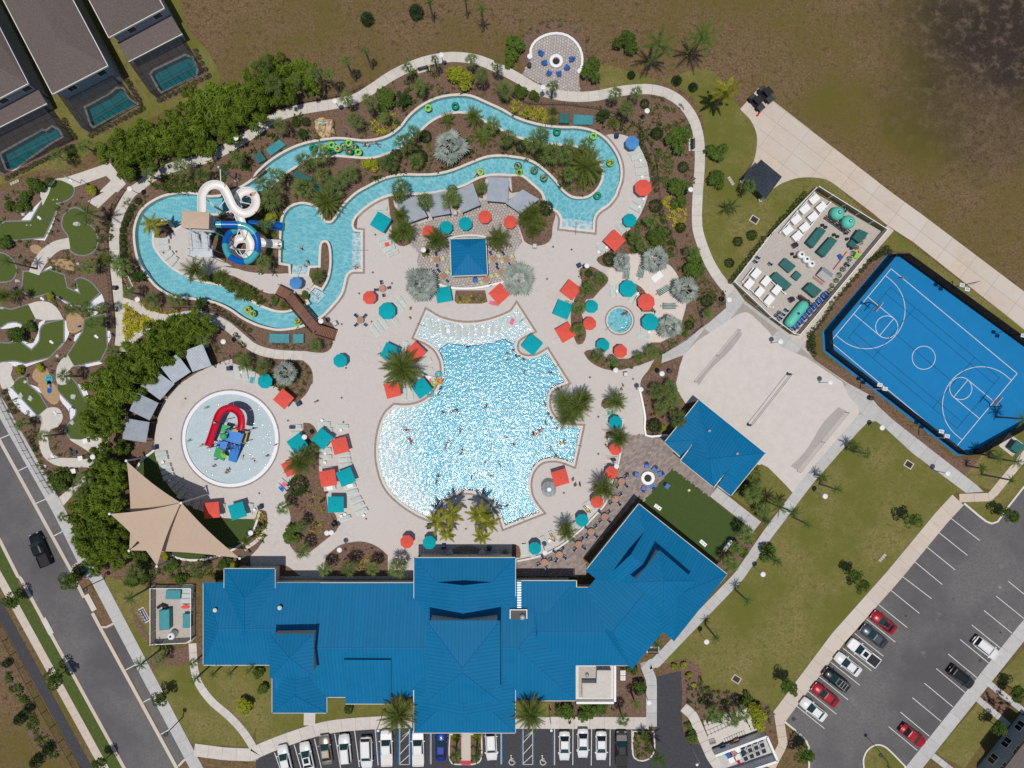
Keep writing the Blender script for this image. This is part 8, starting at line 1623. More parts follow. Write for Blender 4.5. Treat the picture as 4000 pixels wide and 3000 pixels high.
# ------------------------------------------------------------------ vehicles (front along +x)
def mk_car(kind,paint,bed='black'):
 o=thing('car' if kind not in ('pickup','truck') else 'pickup_truck','x','car' if kind != 'pickup' else 'pickup')
 L,Wd,sh,roofz={'sedan':(4.75,1.82,.92,1.42),'suv':(4.7,1.9,1.05,1.72),'pickup':(5.7,1.98,1.12,1.82),'jeep':(4.6,1.86,1.12,1.8),'van':(5.1,1.98,1.08,1.78),'coupe':(4.5,1.85,.88,1.3)}[kind]
 cb={'sedan':(-1.72,1.05,-1.05,.15),'suv':(-2.2,1.0,-1.95,.25),'pickup':(-.75,1.45,-.5,.75),'jeep':(-2.15,.75,-2.05,.45),'van':(-2.4,1.25,-2.15,.4),'coupe':(-1.7,.85,-.9,-.1)}[kind]
 hw=Wd/2;h=L/2
 st=[(-h,.80,.42,sh-.12),(-h+.12,.92,.32,sh-.02),(-h+.6,1.0,.25,sh),(-.6,1.0,.2,sh),(.9,1.0,.2,sh),(1.5,.99,.22,sh-.05),(h-.5,.95,.25,sh-.14),(h-.12,.86,.30,sh-.26),(h,.70,.40,sh-.36)]
 mb=MB();n=8
 for x,q,z0,z1 in st:
  w=hw*q;mb.v+=[(x,-w*.9,z0),(x,-w,(z0+z1)/2),(x,-w*.97,z1-.1),(x,-w*.86,z1),(x,w*.86,z1),(x,w*.97,z1-.1),(x,w,(z0+z1)/2),(x,w*.9,z0)]
 for i in range(len(st)-1):
  for j in range(n):mb.f.append((i*n+j,(i+1)*n+j,(i+1)*n+(j+1) % n,i*n+(j+1) % n)[::-1]);mb.m.append(0)
 mb.f+=[tuple(range(n)),tuple(range((len(st)-1)*n,len(st)*n))[::-1]];mb.m+=[0,0]
 if kind=='pickup':
  mb2=MB();mb.obj('body',paint,o,False)
  MB().box(-1.85,0,sh+.005,1.75,hw*1.5,.03).obj('bed_floor',bed,o)
  for y in (-1,1):MB().box(-1.85,y*hw*.86,sh+.06,1.85,.12,.16).obj('bed_rail',paint,o)
  MB().box(-2.76,0,sh+.06,.1,hw*1.7,.16).obj('tailgate',paint,o)
 else:mb.obj('body',paint,o,True)
 b0,b1,r0,r1=cb;wb,wr=hw*.86,hw*.66;zb=sh-.01
 B=[(b0,-wb,zb),(b1,-wb*.95,zb),(b1,wb*.95,zb),(b0,wb,zb)];T_=[(r0,-wr,roofz-.03),(r1,-wr,roofz-.03),(r1,wr,roofz-.03),(r0,wr,roofz-.03)]
 gl='glass_dark';mx=lambda a,b,t:tuple(a[i]+(b[i]-a[i])*t for i in range(3))
 MB().add([B[1],B[2],T_[2],T_[1]],[(0,1,2,3)]).obj('windshield','glass_teal',o);MB().add([B[3],B[0],T_[0],T_[3]],[(0,1,2,3)]).obj('rear_window',gl,o)
 for s,(i,j) in ((0,(0,1)),(1,(2,3))):MB().add([B[i],B[j],T_[j],T_[i]],[(0,1,2,3)]).obj('side_window',gl,o)
 rm=(r0+r1)/2;rl=(r1-r0)/2+.05
 rb=MB();rb.v+=[(r0-.05,-wr-.03,roofz-.05),(r1+.05,-wr-.03,roofz-.05),(r1+.05,wr+.03,roofz-.05),(r0-.05,wr+.03,roofz-.05),(r0+.1,-wr*.8,roofz),(r1-.1,-wr*.8,roofz),(r1-.1,wr*.8,roofz),(r0+.1,wr*.8,roofz)];rb.f=[(4,5,6,7),(0,1,5,4),(1,2,6,5),(2,3,7,6),(3,0,4,7)];rb.m=[0]*5
 rf_=rb.obj('roof',paint if kind != 'jeep' else 'car_black',o)
 for s in (-1,1):# pillars
  for a,b in ((B[1],T_[1]),(B[0],T_[0])):MB().tube([(a[0],a[1]*-s,a[2]),(b[0],b[1]*-s,b[2])],.045,4).obj('pillar',paint,o)
  MB().box(b1-.15,s*(hw+.06),sh+.08,.16,.2,.13).obj('mirror',paint,o)
  MB().box(h-.12,s*hw*.62,sh-.36,.22,.34,.12).obj('headlight','lamp_clear',o);MB().box(-h+.05,s*hw*.7,sh-.2,.12,.3,.14).obj('tail_light','lamp_red',o)
  for x in (-L*.29,L*.3):
   q=MB();q.v=[];
   ty=MB().tube([(x,s*(hw-.2),.33),(x,s*(hw+.01),.33)],.33,14).obj('wheel','tyre',o);MB().tube([(x,s*(hw-.02),.33),(x,s*(hw+.025),.33)],.2,10).obj('rim','rim',ty)
 if kind=='suv':
  for s in (-1,1):MB().tube([(r0+.15,s*wr*.85,roofz+.05),(r1-.15,s*wr*.85,roofz+.05)],.025,4).obj('roof_rail','metal_grey',o)
 return o
def car(s,kind,paint,desc,sunroof=False,rack=False,z=.05,bed='black'):
 a=tr(s)[0];c=W(a[0],a[1],.7);o=mk_car(kind,paint,bed);o.location=(c.x,c.y,z);o.rotation_euler=(0,0,R(a[3][0]));o['label']=desc
 for i in range(len(THINGS)-1,-1,-1):
  if THINGS[i][0] is o:THINGS[i]=(o,desc,False);break
 o['group']='vehicles in the car parks'
 rz={'sedan':1.42,'suv':1.72,'pickup':1.82,'coupe':1.3,'van':1.78,'jeep':1.8}[kind]
 if sunroof:MB().box(-.35 if kind != 'pickup' else .15,0,rz+.005,.8,.8,.02).obj('sunroof','glass_dark',o)
 if rack:
  for x in (-1.4,-.9,-.4):MB().box(x,0,rz+.12,.06,1.2,.05).obj('rack_bar','metal_grey',o)
 return o
car('33 1000,400,142','coupe','car_red','red coupe with black sunroof, top of the car park row',True);car('33 915,520,142','sedan','car_steel','dark steel sedan below the red coupe');car('33 822,660,142','pickup','car_white','white pickup with open black bed in the car park',True);car('33 690,762,142','sedan','car_white','white sedan between the white pickup and the black suv');car('33 585,892,142','suv','car_black','black suv with a silver roof rack',False,True);car('33 494,1027,142','sedan','car_red','red sedan between black suv and white sedan');car('33 392,1152,142','sedan','car_white','white sedan at the bottom of the car park row')
car('33 1882,622,-38','suv','car_white','white suv alone on the far side of the car park');car('33 1668,872,-38','jeep','car_grey','black boxy off-roader with grey roof on the far side');car('33 1252,1382,-38','sedan','car_red','red sedan alone near the car park island')
car('02 352,1432,113','pickup','car_black','black pickup truck driving on the street')
car('13 250,1585,103','sedan','car_white','white sedan at the far end of the front parking');car('13 440,1560,102','sedan','car_white','white sedan with dark sunroof in the front parking',True);car('13 602,1500,98','sedan','car_tan','tan sedan in the front parking');car('13 770,1492,95','suv','car_white','white hatchback between tan sedan and white van');car('13 955,1522,-88','van','car_white','white van reversed into the front parking');car('13 1130,1482,92','pickup','car_white','white pickup left of the hatched bay',bed='offwhite');car('13 1402,1482,91','pickup','car_white','white pickup right of the hatched bay',bed='offwhite');car('13 1597,1470,90','sedan','car_blue','deep blue sedan beside the entrance walk');car('13 2033,1465,-87','suv','car_white','small white suv under the entrance eave')
car('23 453,1468,-90','sedan','car_white','white sedan, first right of the wheelchair bay');car('23 612,1445,-90','sedan','car_white','white sedan, second right of the wheelchair bay');car('23 770,1466,-90','sedan','car_white','white sedan beside the black pickup');car('23 945,1492,90','pickup','car_black','black pickup beside the planted island')
def cart(s,ang,desc,m='black'):
 c=pts(s)[0];o=thing('utility_cart',desc,'utility cart',(c.x,c.y,.06),R(ang));MB().box(.1,0,.5,2.6,1.2,.35).obj('body',m,o);MB().box(1.15,0,.75,.6,1.1,.3,0,0,.8).obj('hood','blue_plastic' if m=='blue' else 'metal_dark',o);MB().box(0,0,1.85,1.3,1.2,.06).obj('roof','black',o);MB().box(-.1,0,.8,.5,1.1,.15).obj('seat','navy',o);MB().box(-.35,0,1.05,.1,1.1,.4).obj('seat_back','navy',o);MB().box(-1.1,0,.75,.95,1.15,.1).obj('cargo_bed','metal_dark',o)
 for x in (-.85,.95):
  for y in (-.6,.6):w=MB().tube([(x,y-.12,.3),(x,y+.12,.3)],.3,12).obj('wheel','tyre',o)
 for x in (-.55,.6):
  for y in (-.55,.55):MB().tube([(x,y,.6),(x*.95,y,1.85)],.03,5).obj('roof_post','metal_dark',o)
cart('20 2100,900',130,'black utility cart parked at the driveway end');cart('20 2180,830',130,'black roofed utility cart behind the other one','black')
for a in tr('20 2150,955 2137,975 2122,995'):c=W(a[0],a[1],.3);place('redcan',lambda:(lambda o:(MB().box(0,0,.18,.35,.25,.36).obj('can','play_red',o),MB().tube([(-.1,0,.36),(0,0,.44),(.1,0,.36)],.02,5).obj('handle','play_red',o),o)[2])(thing('fuel_can','x','can')),(c.x,c.y,.06),.6,'small red fuel can beside the cart','red fuel cans')
# ------------------------------------------------------------------ court, nets, games
def hoop(base,to,desc):
 b=pts(base)[0];a=tr(to)[0];d=(W(a[0],a[1])-b).normalized();o=thing('basketball_hoop',desc,'basketball hoop',(b.x,b.y,.06),math.atan2(d.y,d.x));MB().tube([(0,0,0),(0,0,2.9),(.5,0,3.3),(1.3,0,3.4)],.09,8).obj('post','metal_dark',o);MB().box(1.4,0,3.45,.05,1.8,1.1).obj('backboard','lamp_clear',o);MB().box(1.44,0,3.3,.02,.6,.45).obj('target_square','white',o)
 MB().tube([(1.65+.23*math.cos(t),.23*math.sin(t),3.05) for t in (2*math.pi*i/16 for i in range(17))],.02,5).obj('rim','play_red',o);MB().lathe([(.23,3.04),(.15,2.65)],12,(1.65,0,0)).obj('net','net',o)
hoop('31 800,970','31 1300,1370','basketball hoop at the yard end of the court');hoop('32 1912,192','31 1300,1370','basketball hoop at the far end of the court')
def net_wall(a,b,h,desc,lean,m='net'):
 A,B=pts(a)[0],pts(b)[0];o=thing('sports_net',desc,'net');d=(B-A).normalized();n=Vector((-d.y,d.x,0))*lean;k=8;mb=MB()
 for i in range(k+1):
  p=A.lerp(B,i/k);sg=.25*math.sin(math.pi*2*i/k) ;mb.v+=[tuple(p+n*(1+sg)*.9+Vector((0,0,.02))),tuple(p+Vector((0,0,h*(1-.12*math.sin(math.pi*((i*2) % k)/k)))))]
  if i:q=len(mb.v);mb.f.append((q-4,q-2,q-1,q-3));mb.m.append(0)
 mb.obj('netting',m,o)
 for t in (0,.5,1):p=A.lerp(B,t);MB().tube([p,(p.x,p.y,h)],.04,6).obj('post','metal_dark',o)
 MB().tube([A+Vector((0,0,h)),A.lerp(B,.5)+Vector((0,0,h*.9)),B+Vector((0,0,h))],.015,4).obj('cable','metal_dark',o)
net_wall('21 1950,1195','21 1575,1640',1.6,'slack grey ball-stop net at the top of the sand court',1.1);net_wall('32 665,245','32 250,755',1.6,'slack grey ball-stop net at the right of the sand court',-1.6)
A,B=pts('22 2035,352')[0],pts('31 165,1575')[0];o=thing('volleyball_net','volleyball net across the sand court','net');up=Vector((0,0,2.3));MB().add([A+up*.58,B+up*.58,B+up,A+up],[(0,1,2,3)]).obj('netting','net',o)
for p in (A,B):MB().tube([p,p+up*1.05],.06,8).obj('post','metal_grey',o);MB().lathe([(.18,0),(.18,1.5),(.1,1.55)],10,tuple(p)).obj('pad','navy',o)
for z in (1.0,.58):MB().tube([A+up*z,B+up*z],.025,4).obj('tape','metal_dark',o)
for s_,r_,d_ in (('22 1257,1062',R(-35),'bean bag board on the game lawn near the wing'),('22 1648,1372',R(-42),'bean bag board at the far end of the game lawn')):
 c=pts(s_)[0];o=thing('bean_bag_board',d_,'game board',(c.x,c.y,.1),r_);MB().add([(-.6,-.3,.08),(.6,-.3,.3),(.6,.3,.3),(-.6,.3,.08),(-.6,-.3,.02),(.6,-.3,.02),(.6,.3,.02),(-.6,.3,.02)],[(0,1,2,3),(0,4,5,1),(1,5,6,2),(2,6,7,3),(3,7,4,0)]).obj('board','white',o);MB().lathe([(.09,0),(.09,.02)],14,(.35,0,.26)).obj('hole','black',o);MB().box(-.1,0,.19,.5,.35,.01).obj('stripe','metal_grey',o)
c=pts('22 1527,917')[0];o=thing('game_marker','small yellow square marker on the game lawn','marker',(c.x,c.y,.1),.3);MB().box(0,0,.06,.45,.38,.12).obj('block','play_yellow',o);MB().box(0,0,.13,.3,.24,.02).obj('pad','offwhite',o)
c=pts('22 1850,1383')[0];o=thing('game_shelf','grey and white shelf unit at the game lawn edge','shelf',(c.x,c.y,.1),R(52));MB().box(0,0,.5,1.9,.5,1.0).obj('cabinet','metal_grey',o);MB().box(0,.02,1.03,2.0,.56,.06).obj('top','white',o)
# hammocks and day bed
def hammock(s,rz,desc):
 c=pts(s)[0];o=thing('hammock',desc,'hammock',(c.x,c.y,.09),rz,'striped green hammocks')
 for i in range(9):
  y=-.48+.12*i;mb=MB()
  for j in range(9):x=-.95+1.9*j/8;z=.5+.35*(x/.95)**2*(1 if x<0 else 1);mb.v+=[(x,y-.05,z),(x,y+.05,z)]
  for j in range(8):k=2*j;mb.f.append((k,k+2,k+3,k+1));mb.m.append(0)
  mb.obj('cloth_strip','tank_green' if i % 2 else 'sling',o)
 for x in (-1,1):MB().tube([(x,-.55,.86),(x,.55,.86)],.035,5).obj('spreader_bar','wood',o);MB().tube([(x,0,.86),(x*1.35,0,1.2),(x*1.35,0,0)],.04,5).obj('stand','wood',o)
hammock('21 985,705',R(85),'striped hammock under the smaller silver palm');hammock('21 1112,690',R(75),'striped hammock between two silver palms');hammock('21 1303,855',R(30),'striped hammock tilted in the middle of the garden');hammock('21 1352,990',R(0),'striped hammock lowest in the garden')
c=pts('21 1250,735')[0];o=thing('day_bed','white flat day bed on the sand','day bed',(c.x,c.y,.09),R(38));MB().box(0,0,.2,1.9,1.1,.12).obj('mattress','white',o);MB().box(0,0,.08,1.8,1.0,.1).obj('frame','offwhite',o)
a=tr('22 320,910')[0];c=W(a[0],a[1],2.3);o=thing('striped_umbrella','round grey striped umbrella beside the red square one','umbrella',(c.x,c.y,.05));n=24
for i in range(n):
 x0,x1=-1.25+2.5*i/n,-1.25+2.5*(i+1)/n-.02;y=lambda x:math.sqrt(max(0,1.25**2-x*x));zz=lambda x,yy:2.5-.35*(x*x+yy*yy)/1.56
 ya,yb=y(x0),y(x1);MB().add([(x0,-ya,zz(x0,ya)),(x1,-yb,zz(x1,yb)),(x1,0,zz(x1,0)),(x1,yb,zz(x1,yb)),(x0,ya,zz(x0,ya)),(x0,0,zz(x0,0))],[(0,1,2,5),(5,2,3,4)]).obj('cloth_strip','sling' if i % 2 else 'car_steel',o)
MB().tube([(0,0,0),(0,0,2.6)],.04,6).obj('pole','white',o);MB().lathe([(.36,2.52),(.34,2.58),(.1,2.64)],20).obj('white_cap','white',o)
# ------------------------------------------------------------------ refuse enclosure and bike racks
RE=thing('refuse_enclosure','white walled refuse enclosure open at the top','enclosure');P_=pts('23 1725,1500 2165,1335 33 45,1545 23 1790,1700');MB().prism(P_,0.0,.08).obj('floor','concrete_grey',RE)
for i,(a,b) in enumerate(((P_[0],P_[1]),(P_[1],P_[2]),(P_[2],P_[3]),(P_[3],P_[0]))):
 d=(b-a).normalized();n=Vector((-d.y,d.x,0))*.12
 if i<3:MB().prism([a-n,b-n,b+n,a+n],.0,2.0).obj('wall','white',RE);MB().prism([a-n*1.5,b-n*1.5,b+n*1.5,a+n*1.5],2.0,2.08).obj('coping','white',RE)
P_=pts('23 1650,1250 2060,1130 2160,1320 1720,1480');reg_p=MB().prism(P_,0.0,.07).obj('bin_yard','concrete');struct(reg_p,'pale concrete pad with bike racks')
def rack(s,desc):
 A,B=pts(s);o=thing('bike_rack',desc,'bike rack');d=(B-A).normalized();n=Vector((-d.y,d.x,0))*.35
 for q in (-1,1):MB().tube([A+n*q+Vector((0,0,.1)),B+n*q+Vector((0,0,.1))],.03,5).obj('rail','metal_dark',o)
 k=9
 for i in range(k):p=A.lerp(B,i/(k-1));MB().tube([p+n+Vector((0,0,.1)),p+n*.6+Vector((0,0,.8)),p-n*.6+Vector((0,0,.8)),p-n+Vector((0,0,.1))],.02,4).obj('loop','metal_dark',o)
rack('23 1680,1355 1930,1245','long dark bike rack on the pale pad');rack('23 1650,1275 1930,1195','upper bike rack on the pale pad');rack('23 1700,1430 1750,1415','short bike rack by the enclosure gate');rack('23 1840,1420 2005,1350','lower bike rack at the enclosure wall')
o=thing('bicycle','bright green bicycle at the end of the rack','bicycle',tuple(pts('23 2040,1280')[0]));o.rotation_euler=(0,0,R(-65))
for x in (-.5,.5):MB().tube([(x+.32*math.cos(t),0,.42+.32*math.sin(t)) for t in (2*math.pi*i/16 for i in range(17))],.025,5).obj('wheel','tyre',o)
MB().tube([(-.5,0,.42),(-.15,0,.85),(.35,0,.85),(.5,0,.42)],.035,5).obj('frame','tube_lime',o);MB().tube([(-.5,0,.42),(0,0,.4),(.35,0,.85)],.03,5).obj('frame_tube','tube_lime',o);MB().box(-.18,0,.95,.25,.12,.06).obj('saddle','black',o);MB().tube([(.35,-.25,1.0),(.35,.25,1.0)],.02,5).obj('handlebar','black',o)
rng=random.Random(21);cols=['white','navy','black','wood','tank_blue','blue_plastic','metal_grey','offwhite','tank_blue','play_red','metal_dark','wood']
nmc={'white':'white','navy':'navy','black':'black','wood':'brown','tank_blue':'teal','blue_plastic':'bright blue','metal_grey':'grey','offwhite':'cream','play_red':'red','metal_dark':'charcoal'}
def crate(s,m,desc,ang,open_=True):
 c=p3(s)[0];o=thing('storage_crate',desc,'crate',(c.x,c.y,.08),ang,'crates in the refuse enclosure');MB().box(0,0,.3,.85,.85,.6).obj('body',m,o);MB().box(0,0,.63,.92,.92,.06).obj('rim',m if not open_ else 'metal_grey',o)
 if open_:MB().box(0,0,.665,.7,.7,.02).obj('opening','black',o)
k=0
for i in range(4):
 for j in range(3):
  a=(1990+i*52+j*14,1475+j*50-i*22);crate('23 %d,%d,.6' % a,'metal_grey' if (i+j) % 4 else 'offwhite','open grey crate in the enclosure, row %s place %s' % (('one','two','three')[j],('one','two','three','four')[i]),R(20))
for i,(s_,m_) in enumerate((('23 1915,1460,.6','wood'),('23 1945,1435,.6','wood'),('23 1825,1480,.6','navy'),('23 1870,1540,.6','blue_plastic'),('23 1915,1530,.6','wood'),('23 1895,1590,.6','white'),('23 1950,1500,.6','white'),('23 1860,1500,.6','black'),('23 1995,1525,.6','tank_blue'),('23 1950,1560,.6','offwhite'))):crate(s_,m_,'%s box in the enclosure%s' % (nmc[m_],(' beside the open crates',' by the far wall',' at the wall',' below the boxes',' in the middle',' near the red bag',' near the teal box',' under the wall',' among crates',' next to the red bag')[i]),R(20+7*i % 30),False)
c=p3('23 1950,1600,.4')[0];o=thing('red_bag','long red bag lying in the enclosure','bag',(c.x,c.y,.1),R(-55));MB().tube([(-.7,0,.2),(-.4,0,.28),(.4,.05,.28),(.75,0,.15)],[.08,.26,.22,.06],8).obj('sack','play_red',o,True);MB().tube([(-.2,0,.5),(0,0,.6),(.2,0,.5)],.03,5).obj('handle','black',o)
c=p3('23 1790,1535,.4')[0];o=thing('green_kayak','lime green float in the enclosure corner','float',(c.x,c.y,.15));MB().lathe([(.3,.1),(.45,0),(.62,.05),(.68,.2),(.55,.32),(.35,.28)],18,sx=1.2,sy=.8).obj('ring','tube_lime',o)
# storm inlets on the street
for s_,d_ in (('03 770,235','upper'),('03 400,440','lower')):
 c=pts(s_)[0];o=thing('storm_inlet',d_+' storm drain inlet at the street kerb','drain',(c.x,c.y,.03),R(-62));MB().box(0,.3,.06,2.9,.9,.12).obj('slab','concrete',o);MB().box(-.6,-.3,.05,1.2,.45,.06).obj('grate_frame','wood_dark',o)
 for k in range(6):MB().box(-1.1+.2*k,-.3,.085,.06,.4,.02).obj('bar','metal_dark',o)
# putting flags
for s_ in ('01 497,65','01 495,100','01 462,68','01 235,287','01 268,287'):
 c=pts(s_)[0];place('tee',lambda:(lambda o:(MB().lathe([(.12,0),(.1,.05),(.02,.08)],8).obj('base','offwhite',o),MB().tube([(0,0,.05),(0,0,.35)],.03,5).obj('peg','play_yellow',o),o)[2])(thing('tee_marker','x','marker')),(c.x,c.y,.08),0,'small pale tee marker on the topmost green','tee markers')
# ------------------------------------------------------------------ tubes and floats
def mk_tube(m):
 o=thing('river_tube','x','inner tube');mb=MB();n,k=20,8;vv=[];ff=[]
 for i in range(n):
  a=2*math.pi*i/n
  for j in range(k):b=2*math.pi*j/k;r=.42+.19*math.cos(b);vv.append((r*math.cos(a),r*math.sin(a),.1+.17*math.sin(b)))
 for i in range(n):
  for j in range(k):ff.append((i*k+j,((i+1) % n)*k+j,((i+1) % n)*k+(j+1) % k,i*k+(j+1) % k))
 MB().add(vv,ff).obj('ring',m,o,True)
 for a in (.6,3.7):q=MB();q.tube([(.5*math.cos(a-.25),.5*math.sin(a-.25),.26),(.52*math.cos(a),.52*math.sin(a),.34),(.5*math.cos(a+.25),.5*math.sin(a+.25),.26)],.03,5);q.obj('handle','black',o)
 return o
def tubes(s,m,d,z=.0):
 for a in tr(s):c=W(a[0],a[1]);place(('tube',m),lambda:mk_tube(m),(c.x,c.y,z),VRNG.uniform(0,6),d,'inner tubes in the river',1.05)
tubes('10 1488,935 655,1255 603,1285 705,1285 803,1237 885,1317 1937,1487 20 703,1177 850,1408 63,1490 11 365,1120 01 2140,1018 2182,1052','tube_lime','lime green inner tube on the water')
tubes('10 1722,917 493,1280 653,1312 760,1265 848,1272 807,1310 20 388,1140 52,1433 193,1473 275,1540 21 738,33','tube_green','dark green inner tube on the water')
tubes('01 1905,372 2035,368 1825,375','tube_green','dark green inner tube stored beside the stairs',.1)
tubes('11 1580,1580 12 1507,80','tube_teal','blue swim ring lying at the pool edge',.1);tubes('11 1583,1630','orange','orange swim ring lying at the pool edge',.1);tubes('11 1540,1648','tube_lime','green swim ring at the pool edge',.1)
# ------------------------------------------------------------------ people
def person(px,py,pose,ci,z,ang,where,scale=1.0,verb=None):
 sk,tp,bt,cl=PCOL[ci % 8];key=(pose,ci % 8)
 if key not in PM:PM[key]=body_mesh(pose,sk,tp,bt,'cloth_hair')
 c=W(px,py,max(z,0)+(1.2 if pose=='stand' else .2));v=verb or {'stand':'standing','wade':'wading','lie':'lying','swim':'swimming','sit':'sitting'}[pose]
 o=thing('person','person in %s %s %s' % (cl,v,where),'person',(c.x,c.y,z),ang,'people at the pools',False,scale);link('body',PM[key],o)
 return o
pr=random.Random(5)
def people(s,pose,z,where,verb=None,sc_=(.85,1.0)):
 for i,a in enumerate(tr(s)):person(a[0],a[1],pose,pr.randrange(8),z,R(a[3][0]) if a[3] else pr.uniform(0,6.28),where,pr.uniform(*sc_),verb)
people('12 1615,250 1695,242 1733,225 1985,200 1763,408 1658,505 1633,548 1768,605 1778,568 2165,462 1982,678 2108,702 1570,798 1557,852 1860,815 2030,795 2080,1030 2165,1055 2115,1075 21 335,1560 105,1560 22 290,335 390,380 335,565 380,625 15,525 11 2170,1395 2168,1455 1825,1340','wade',-.95,'in the wave pool')
people('12 1300,400 1335,495 22 185,425 210,432 240,405 430,515','swim',-.02,'in the wave pool')
people('21 10,1370 35,1420 60,1420 100,1445 22 290,183 315,262 343,300','stand',.05,'at the wave pool edge');people('12 1590,42 1570,90','stand',-.15,'at the left pool edge')
people('K 1740,1115 1895,920 1015,1415 780,1300 815,1180 1035,1370','stand',-.1,'in the splash pad',sc_=(.6,.95));people('K 1330,1115 1525,1195','swim',-.08,'in the splash pad','splashing',(.6,.75));people('K 965,1035','sit',1.3,'on the play structure',sc_=(.65,.7))
people('11 1330,1003 1328,1085 1060,1400 12 512,152','stand',.08,'on the left pool deck');people('22 530,832 550,878 588,873','stand',.08,'beside the red square umbrella');people('22 965,12 950,48','stand',.08,'at the deck gate');people('22 1005,785','stand',.1,'by the lower fire pit');people('22 820,540','stand',.08,'near the red umbrellas');people('23 500,1270','stand',.09,'on the front sidewalk');people('31 1175,735','stand',.07,'on the blue court');people('11 440,600 425,640','wade',-.85,'in the splash pool');people('11 870,650','sit',-.1,'on the river steps');people('11 385,488','wade',-1.0,'in the middle of the splash pool');people('10 945,1245 1035,1235','swim',-.02,'behind the tubes in the river');people('21 980,1045','sit',-.1,'in the spa')
people('22 860,648,-5 650,1085,-45 352,1330,-60','lie',.42,'on a lounger beside the patio wall');people('Z 1330,440,20','lie',4.5,'in the white flume','riding');people('Z 835,855','stand',6.9,'on the tower stairs')
people('10 705,1285 760,1265 848,1272 807,1310 20 52,1433 193,1473 275,1540 850,1408 63,1490 11 365,1120 01 2140,1018 2182,1052','sit',.12,'in a river tube',sc_=(.8,.95));people('10 1915,1500,45','swim',.12,'holding a lime river tube')
for s_,an,d_ in (('32 985,1500',48,'in the lawn beside the car park'),('00 130,1577',25,'in the grass below the lowest house'),('20 1890,1565',-58,'in the grass beside the kiosk')):
 c=pts(s_)[0];o=thing('paver_blocks','four pinkish valve-box lids in a line '+d_,'valve boxes',(c.x,c.y,.03),R(an))
 for k in range(4):MB().box(-.6+.4*k,0,.06,.34,.5,.12).obj('lid','flagstone_one',o)
# towels
for i,(s_,m_,d_) in enumerate((('12 222,905,-45','tube_blue','blue towel'),('12 250,870,-40','pink','pink towel'),('12 815,880,15','white','white towel'),('12 640,900,10','white','white towel'),('12 315,372,0','navy','navy towel'),('11 1490,1605,-10','white','white towel'),('11 1140,450,15','canvas_red','red towel'),('22 655,1075,-45','white','white towel'),('01 2175,1625,75','tube_teal','teal towel'),('11 1500,1625,0','pink','pink float bag'),('21 0,1120,68','pink','pink towel'),('22 850,250,0','tube_green','green towel'),('11 2040,960,-20','pink','pink round mat'),('11 2075,965,-20','wood','brown towel'))):
 a=tr(s_)[0];c=W(a[0],a[1],.4);o=MB();n=6
 for j in range(n+1):x=-.5+j/n;o.v+=[(x,-.3,.02*math.sin(j*2.1)),(x,.3,.02*math.cos(j*1.7))]
 for j in range(n):k=2*j;o.f.append((k,k+2,k+3,k+1));o.m.append(0)
 t=o.obj('towel',m_);t.location=(c.x,c.y,.47);t.rotation_euler=(0,0,R(a[3][0]));tag(t,d_+' spread on a lounger','towel','towels on loungers')
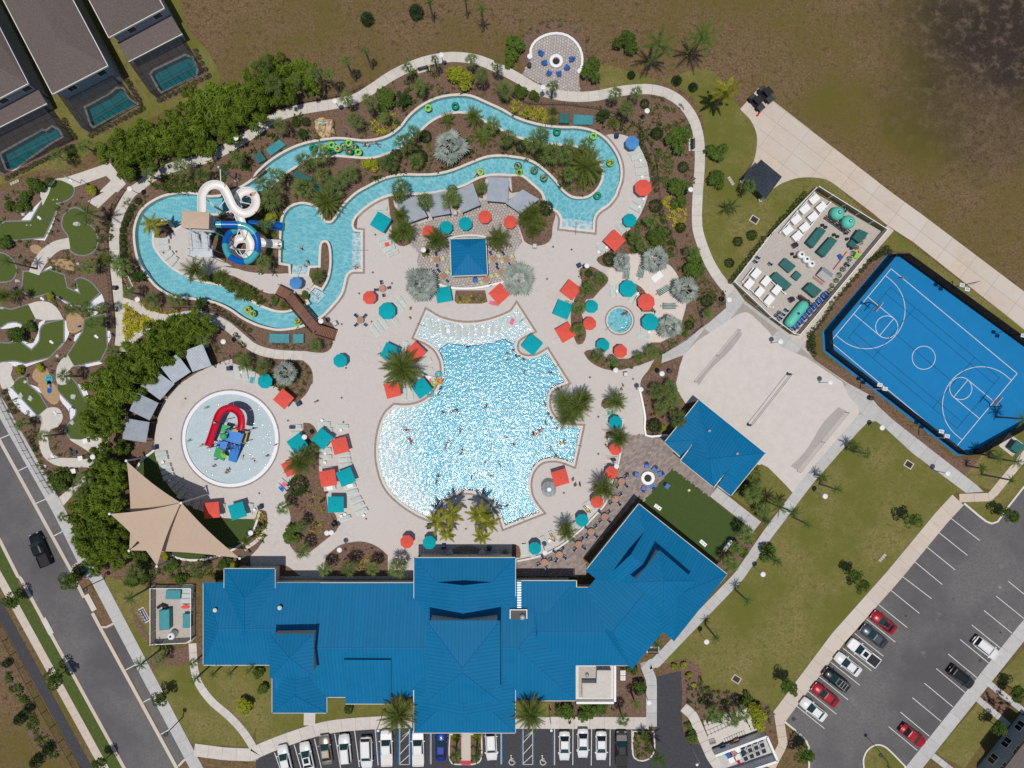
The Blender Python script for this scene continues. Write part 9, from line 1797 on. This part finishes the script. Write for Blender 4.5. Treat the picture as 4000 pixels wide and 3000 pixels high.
# ------------------------------------------------------------------ labels: what sets look-alikes apart is the landmark they stand by
ORD='first second third fourth fifth sixth seventh eighth ninth tenth eleventh twelfth thirteenth fourteenth fifteenth sixteenth seventeenth eighteenth nineteenth twentieth'.split()
for p_,s_ in (('rock waterfall','10 600,1115'),('upper fire pit','20 380,537'),('lower fire pit','22 1170,810'),('bar pavilion','11 1830,560'),('spa','21 930,1110'),('splash pad slide','K 1110,700'),('wooden bridge','11 420,1020'),('slide tower roof','Z 730,715'),
               ('twin mint tanks','31 645,220'),('slate kiosk','20 2170,1540'),('shade sail mast','02 1565,1028'),('black pickup on the street','02 355,1430'),('small equipment yard','03 1500,330'),('clubhouse entrance roof','13 1800,1250'),('beach pavilion','22 1750,550'),('transformer','32 2100,530'),('refuse enclosure','23 1950,1450'),
               ('keyhole green','01 700,350'),('hooked green','01 430,1250'),('kidney green','02 700,150'),('forked green','01 430,800'),('golden royal palm','01 1320,280'),('splash pool date palm','11 610,90'),('island silver palm','10 1680,1260'),('river bend date palm','20 630,1440'),('bright royal palm','20 1850,790'),('umbrella date palm','11 1260,1530'),
               ('pool tip royal palms','12 1700,1180'),('game lawn','22 1560,1130'),('hammock garden','21 1250,800'),('sky blue umbrella by the bridge','11 340,785'),('bench at the promenade top','10 1447,598'),('bench on the right promenade','20 1552,1250'),('bench on the left promenade','01 1110,780'),('tanning shelf','11 1850,1210'),('striped umbrella table','22 320,910'),
               ('car park island','33 970,1550'),('grass point of the car park','32 1880,1110'),('court hoop by the yard','31 850,985'),('court hoop at the far end','32 1950,170'),('corner house','33 2100,1450'),('lawn drain below the court','32 1215,695'),('upper street lamp','03 735,118'),('lower street lamp','03 1432,1370'),('clubhouse corner walk','03 2000,1250'),('upper home pool','00 1500,640'),('middle home pool','00 950,920'),('lower home pool','00 270,1290'),
               ('topmost cabana by the splash pad','01 1710,1430'),('lowest cabana by the splash pad','02 1180,400'),('splash pad silver palm','11 250,1570'),('palm tongue in the splash pool','11 600,600'),('angled clubhouse wing','22 1300,1500'),('white service block','23 720,930'),('grassy yard drain','21 2093,240'),('blue figure-eight mat','02 430,25'),('clubhouse fountain wall','12 1820,1430'),('long horizontal mint tank','31 245,1060')):landmark(p_,s_)
by={}
for o,d,own in THINGS:by.setdefault(d,[]).append(o)
bpy.context.view_layer.update()
def xy(o):return o.location.x,o.location.y
for d,os_ in by.items():
 if len(os_)==1:
  os_[0]['label']=d if len(d.split()) >= 4 else d+' in the resort'
  continue
 P=np.array([xy(o) for o in os_]);best=[None]*len(os_)
 for phrase,lp in LAND:
  dist=np.hypot(P[:,0]-lp.x,P[:,1]-lp.y);order=np.argsort(dist)
  for rank,i in enumerate(order[:40]):
   sc_=rank*6+dist[i]
   if best[i] is None or sc_<best[i][0]:best[i]=(sc_,rank,phrase)
 for i,o in enumerate(os_):
  if best[i] is None:o['label']=d;continue
  _,rank,phrase=best[i]
  tail=(1 if rank==0 else 2)+2+len(phrase.split());room=16-tail;w=d.split()
  d_=' '.join(w[:room]) if len(w)>room else d
  o['label']=d_.rstrip(',')+', '+('closest to the ' if rank==0 else (ORD[rank] if rank<20 else '%dth' % (rank+1))+' closest to the ')+phrase
